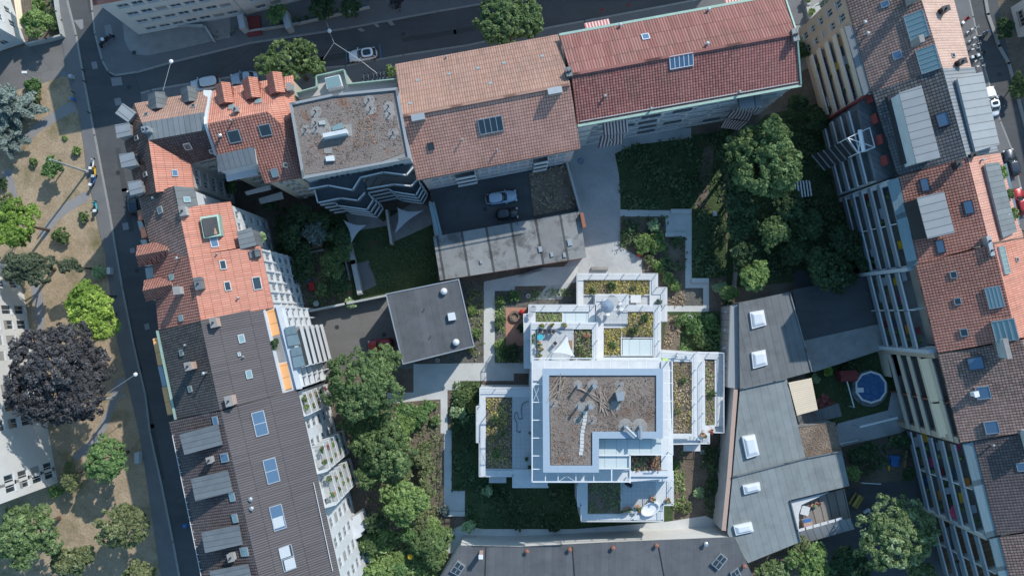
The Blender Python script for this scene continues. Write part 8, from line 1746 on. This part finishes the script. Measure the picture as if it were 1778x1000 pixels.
for bi, (u0, v0, u1, v1) in enumerate(((529, 680, 541, 718), (560, 770, 572, 815), (574, 824, 588, 872))):
    A, B = P(u0, v0, 15.0), P(u1, v1, 15.0)
    for fi, z in enumerate([2.2, 5.05, 7.9, 10.75, 13.6]):
        for ki in (0, 1):
            p = A + (B - A) * (.25 + .5 * ki + rnd.uniform(-.08, .08)); t = thing('flower_pot', '%s pot, %s floor, %s rail balcony of the long brown house' % (['upper', 'lower'][ki], fn_[fi], bn[bi]), 'potted plant', (p.x - .5, p.y, z), 0, 'pots on the rail balconies')
            b = MB(); b.lathe([(.2, 0), (.27, .4), (.22, .42)], (p.x - .5, p.y, z), 10); b.build('pot', M['terracotta'], t); _ts[0] += 1
            cen, nr, half, rr = crown_pts(_ts[0], .5, .5, .45, 200, .1, 4); o = bpy.data.objects.new('plant', leaf_mesh('plant', cen + np.array([0, 0, .75]), nr, half, rr, FO[rnd.choice(['green', 'lime', 'red', 'fresh'])])); col.objects.link(o); o.parent = t
# things standing on the shaded east balconies
rnd = random.Random(44)
cols_ = ['orange', 'fabric_grey', 'redpaint', 'white', 'wood', 'glass_blue', 'yellow', 'pink']
names_ = ['orange', 'grey', 'dark red', 'white', 'brown', 'pale blue', 'yellow', 'pink']
k = 0
for (p0, p1, fl, hh, wh) in (((1541, 316, 16.0), (1577, 463, 16.0), RF, r3, 'glass roofed orange house'), ((1574, 472, 16.0), (1608, 608, 16.0), RF, r4, 'plain orange house'), ((1671, 775, 16.4), (1708, 930, 16.4), [2.0, 4.9, 7.8, 10.7, 13.6], r6, 'plum roofed house'), ((1465, 47, 15.2), (1498, 167, 15.2), FL, r1, 'beige house')):
    A, B = P(*p0), P(*p1); n = perp(A, B); fls = ['lowest', 'second', 'third', 'fourth', 'top']
    for f_i, z in enumerate(fl[:5]):
        for s_, sn_ in ((.08, 'north'), (.38, 'middle'), (.70, 'south')):
            if rnd.random() < .2: continue
            s = s_ + rnd.uniform(-.06, .08); ci = k % 8; p = A + (B - A) * s + n * rnd.uniform(.5, 1.0); k += 1; a_ = math.atan2((B - A).y, (B - A).x)
            t = thing('balcony_table', '%s table, %s end, %s balcony floor of the %s' % (names_[ci], sn_, fls[f_i], wh), 'table', (p.x, p.y, z), a_, 'tables on the east balconies')
            q = MB(); L_ = rnd.uniform(.9, 1.5); q.box((0, 0, .73), (L_, .65, .05)); 
            t.rotation_euler = (0, 0, 0); t.location = (0, 0, 0); q.build('tabletop', M[cols_[ci]], t); q = MB(); q.tube((0, 0, 0), (0, 0, .7), .05); q.build('leg', M['metal_dark'], t); t.location = (p.x, p.y, z); t.rotation_euler = (0, 0, a_)
            if rnd.random() < .8: o_ = A + (B - A) * (s + .12) + n * .5; tt = P(889, 548, 0); 
            else: continue
            pp = thing('balcony_plant', 'potted plant by %s table, %s floor, %s end, %s' % (names_[ci], fls[f_i], sn_, wh), 'potted plant', (o_.x, o_.y, z), 0, 'plants on the east balconies')
            _ts[0] += 1; cen, nr, half, r_ = crown_pts(_ts[0], .45, .45, .5, 160, .11, 4); o = bpy.data.objects.new('plant', leaf_mesh('plant', cen + np.array([0, 0, .8]), nr, half, r_, FO['green'])); col.objects.link(o); o.parent = pp
            q = MB(); q.lathe([(.18, 0), (.25, .4), (.2, .42)], (o_.x, o_.y, z), 10); q.build('pot', M['terracotta'], pp)
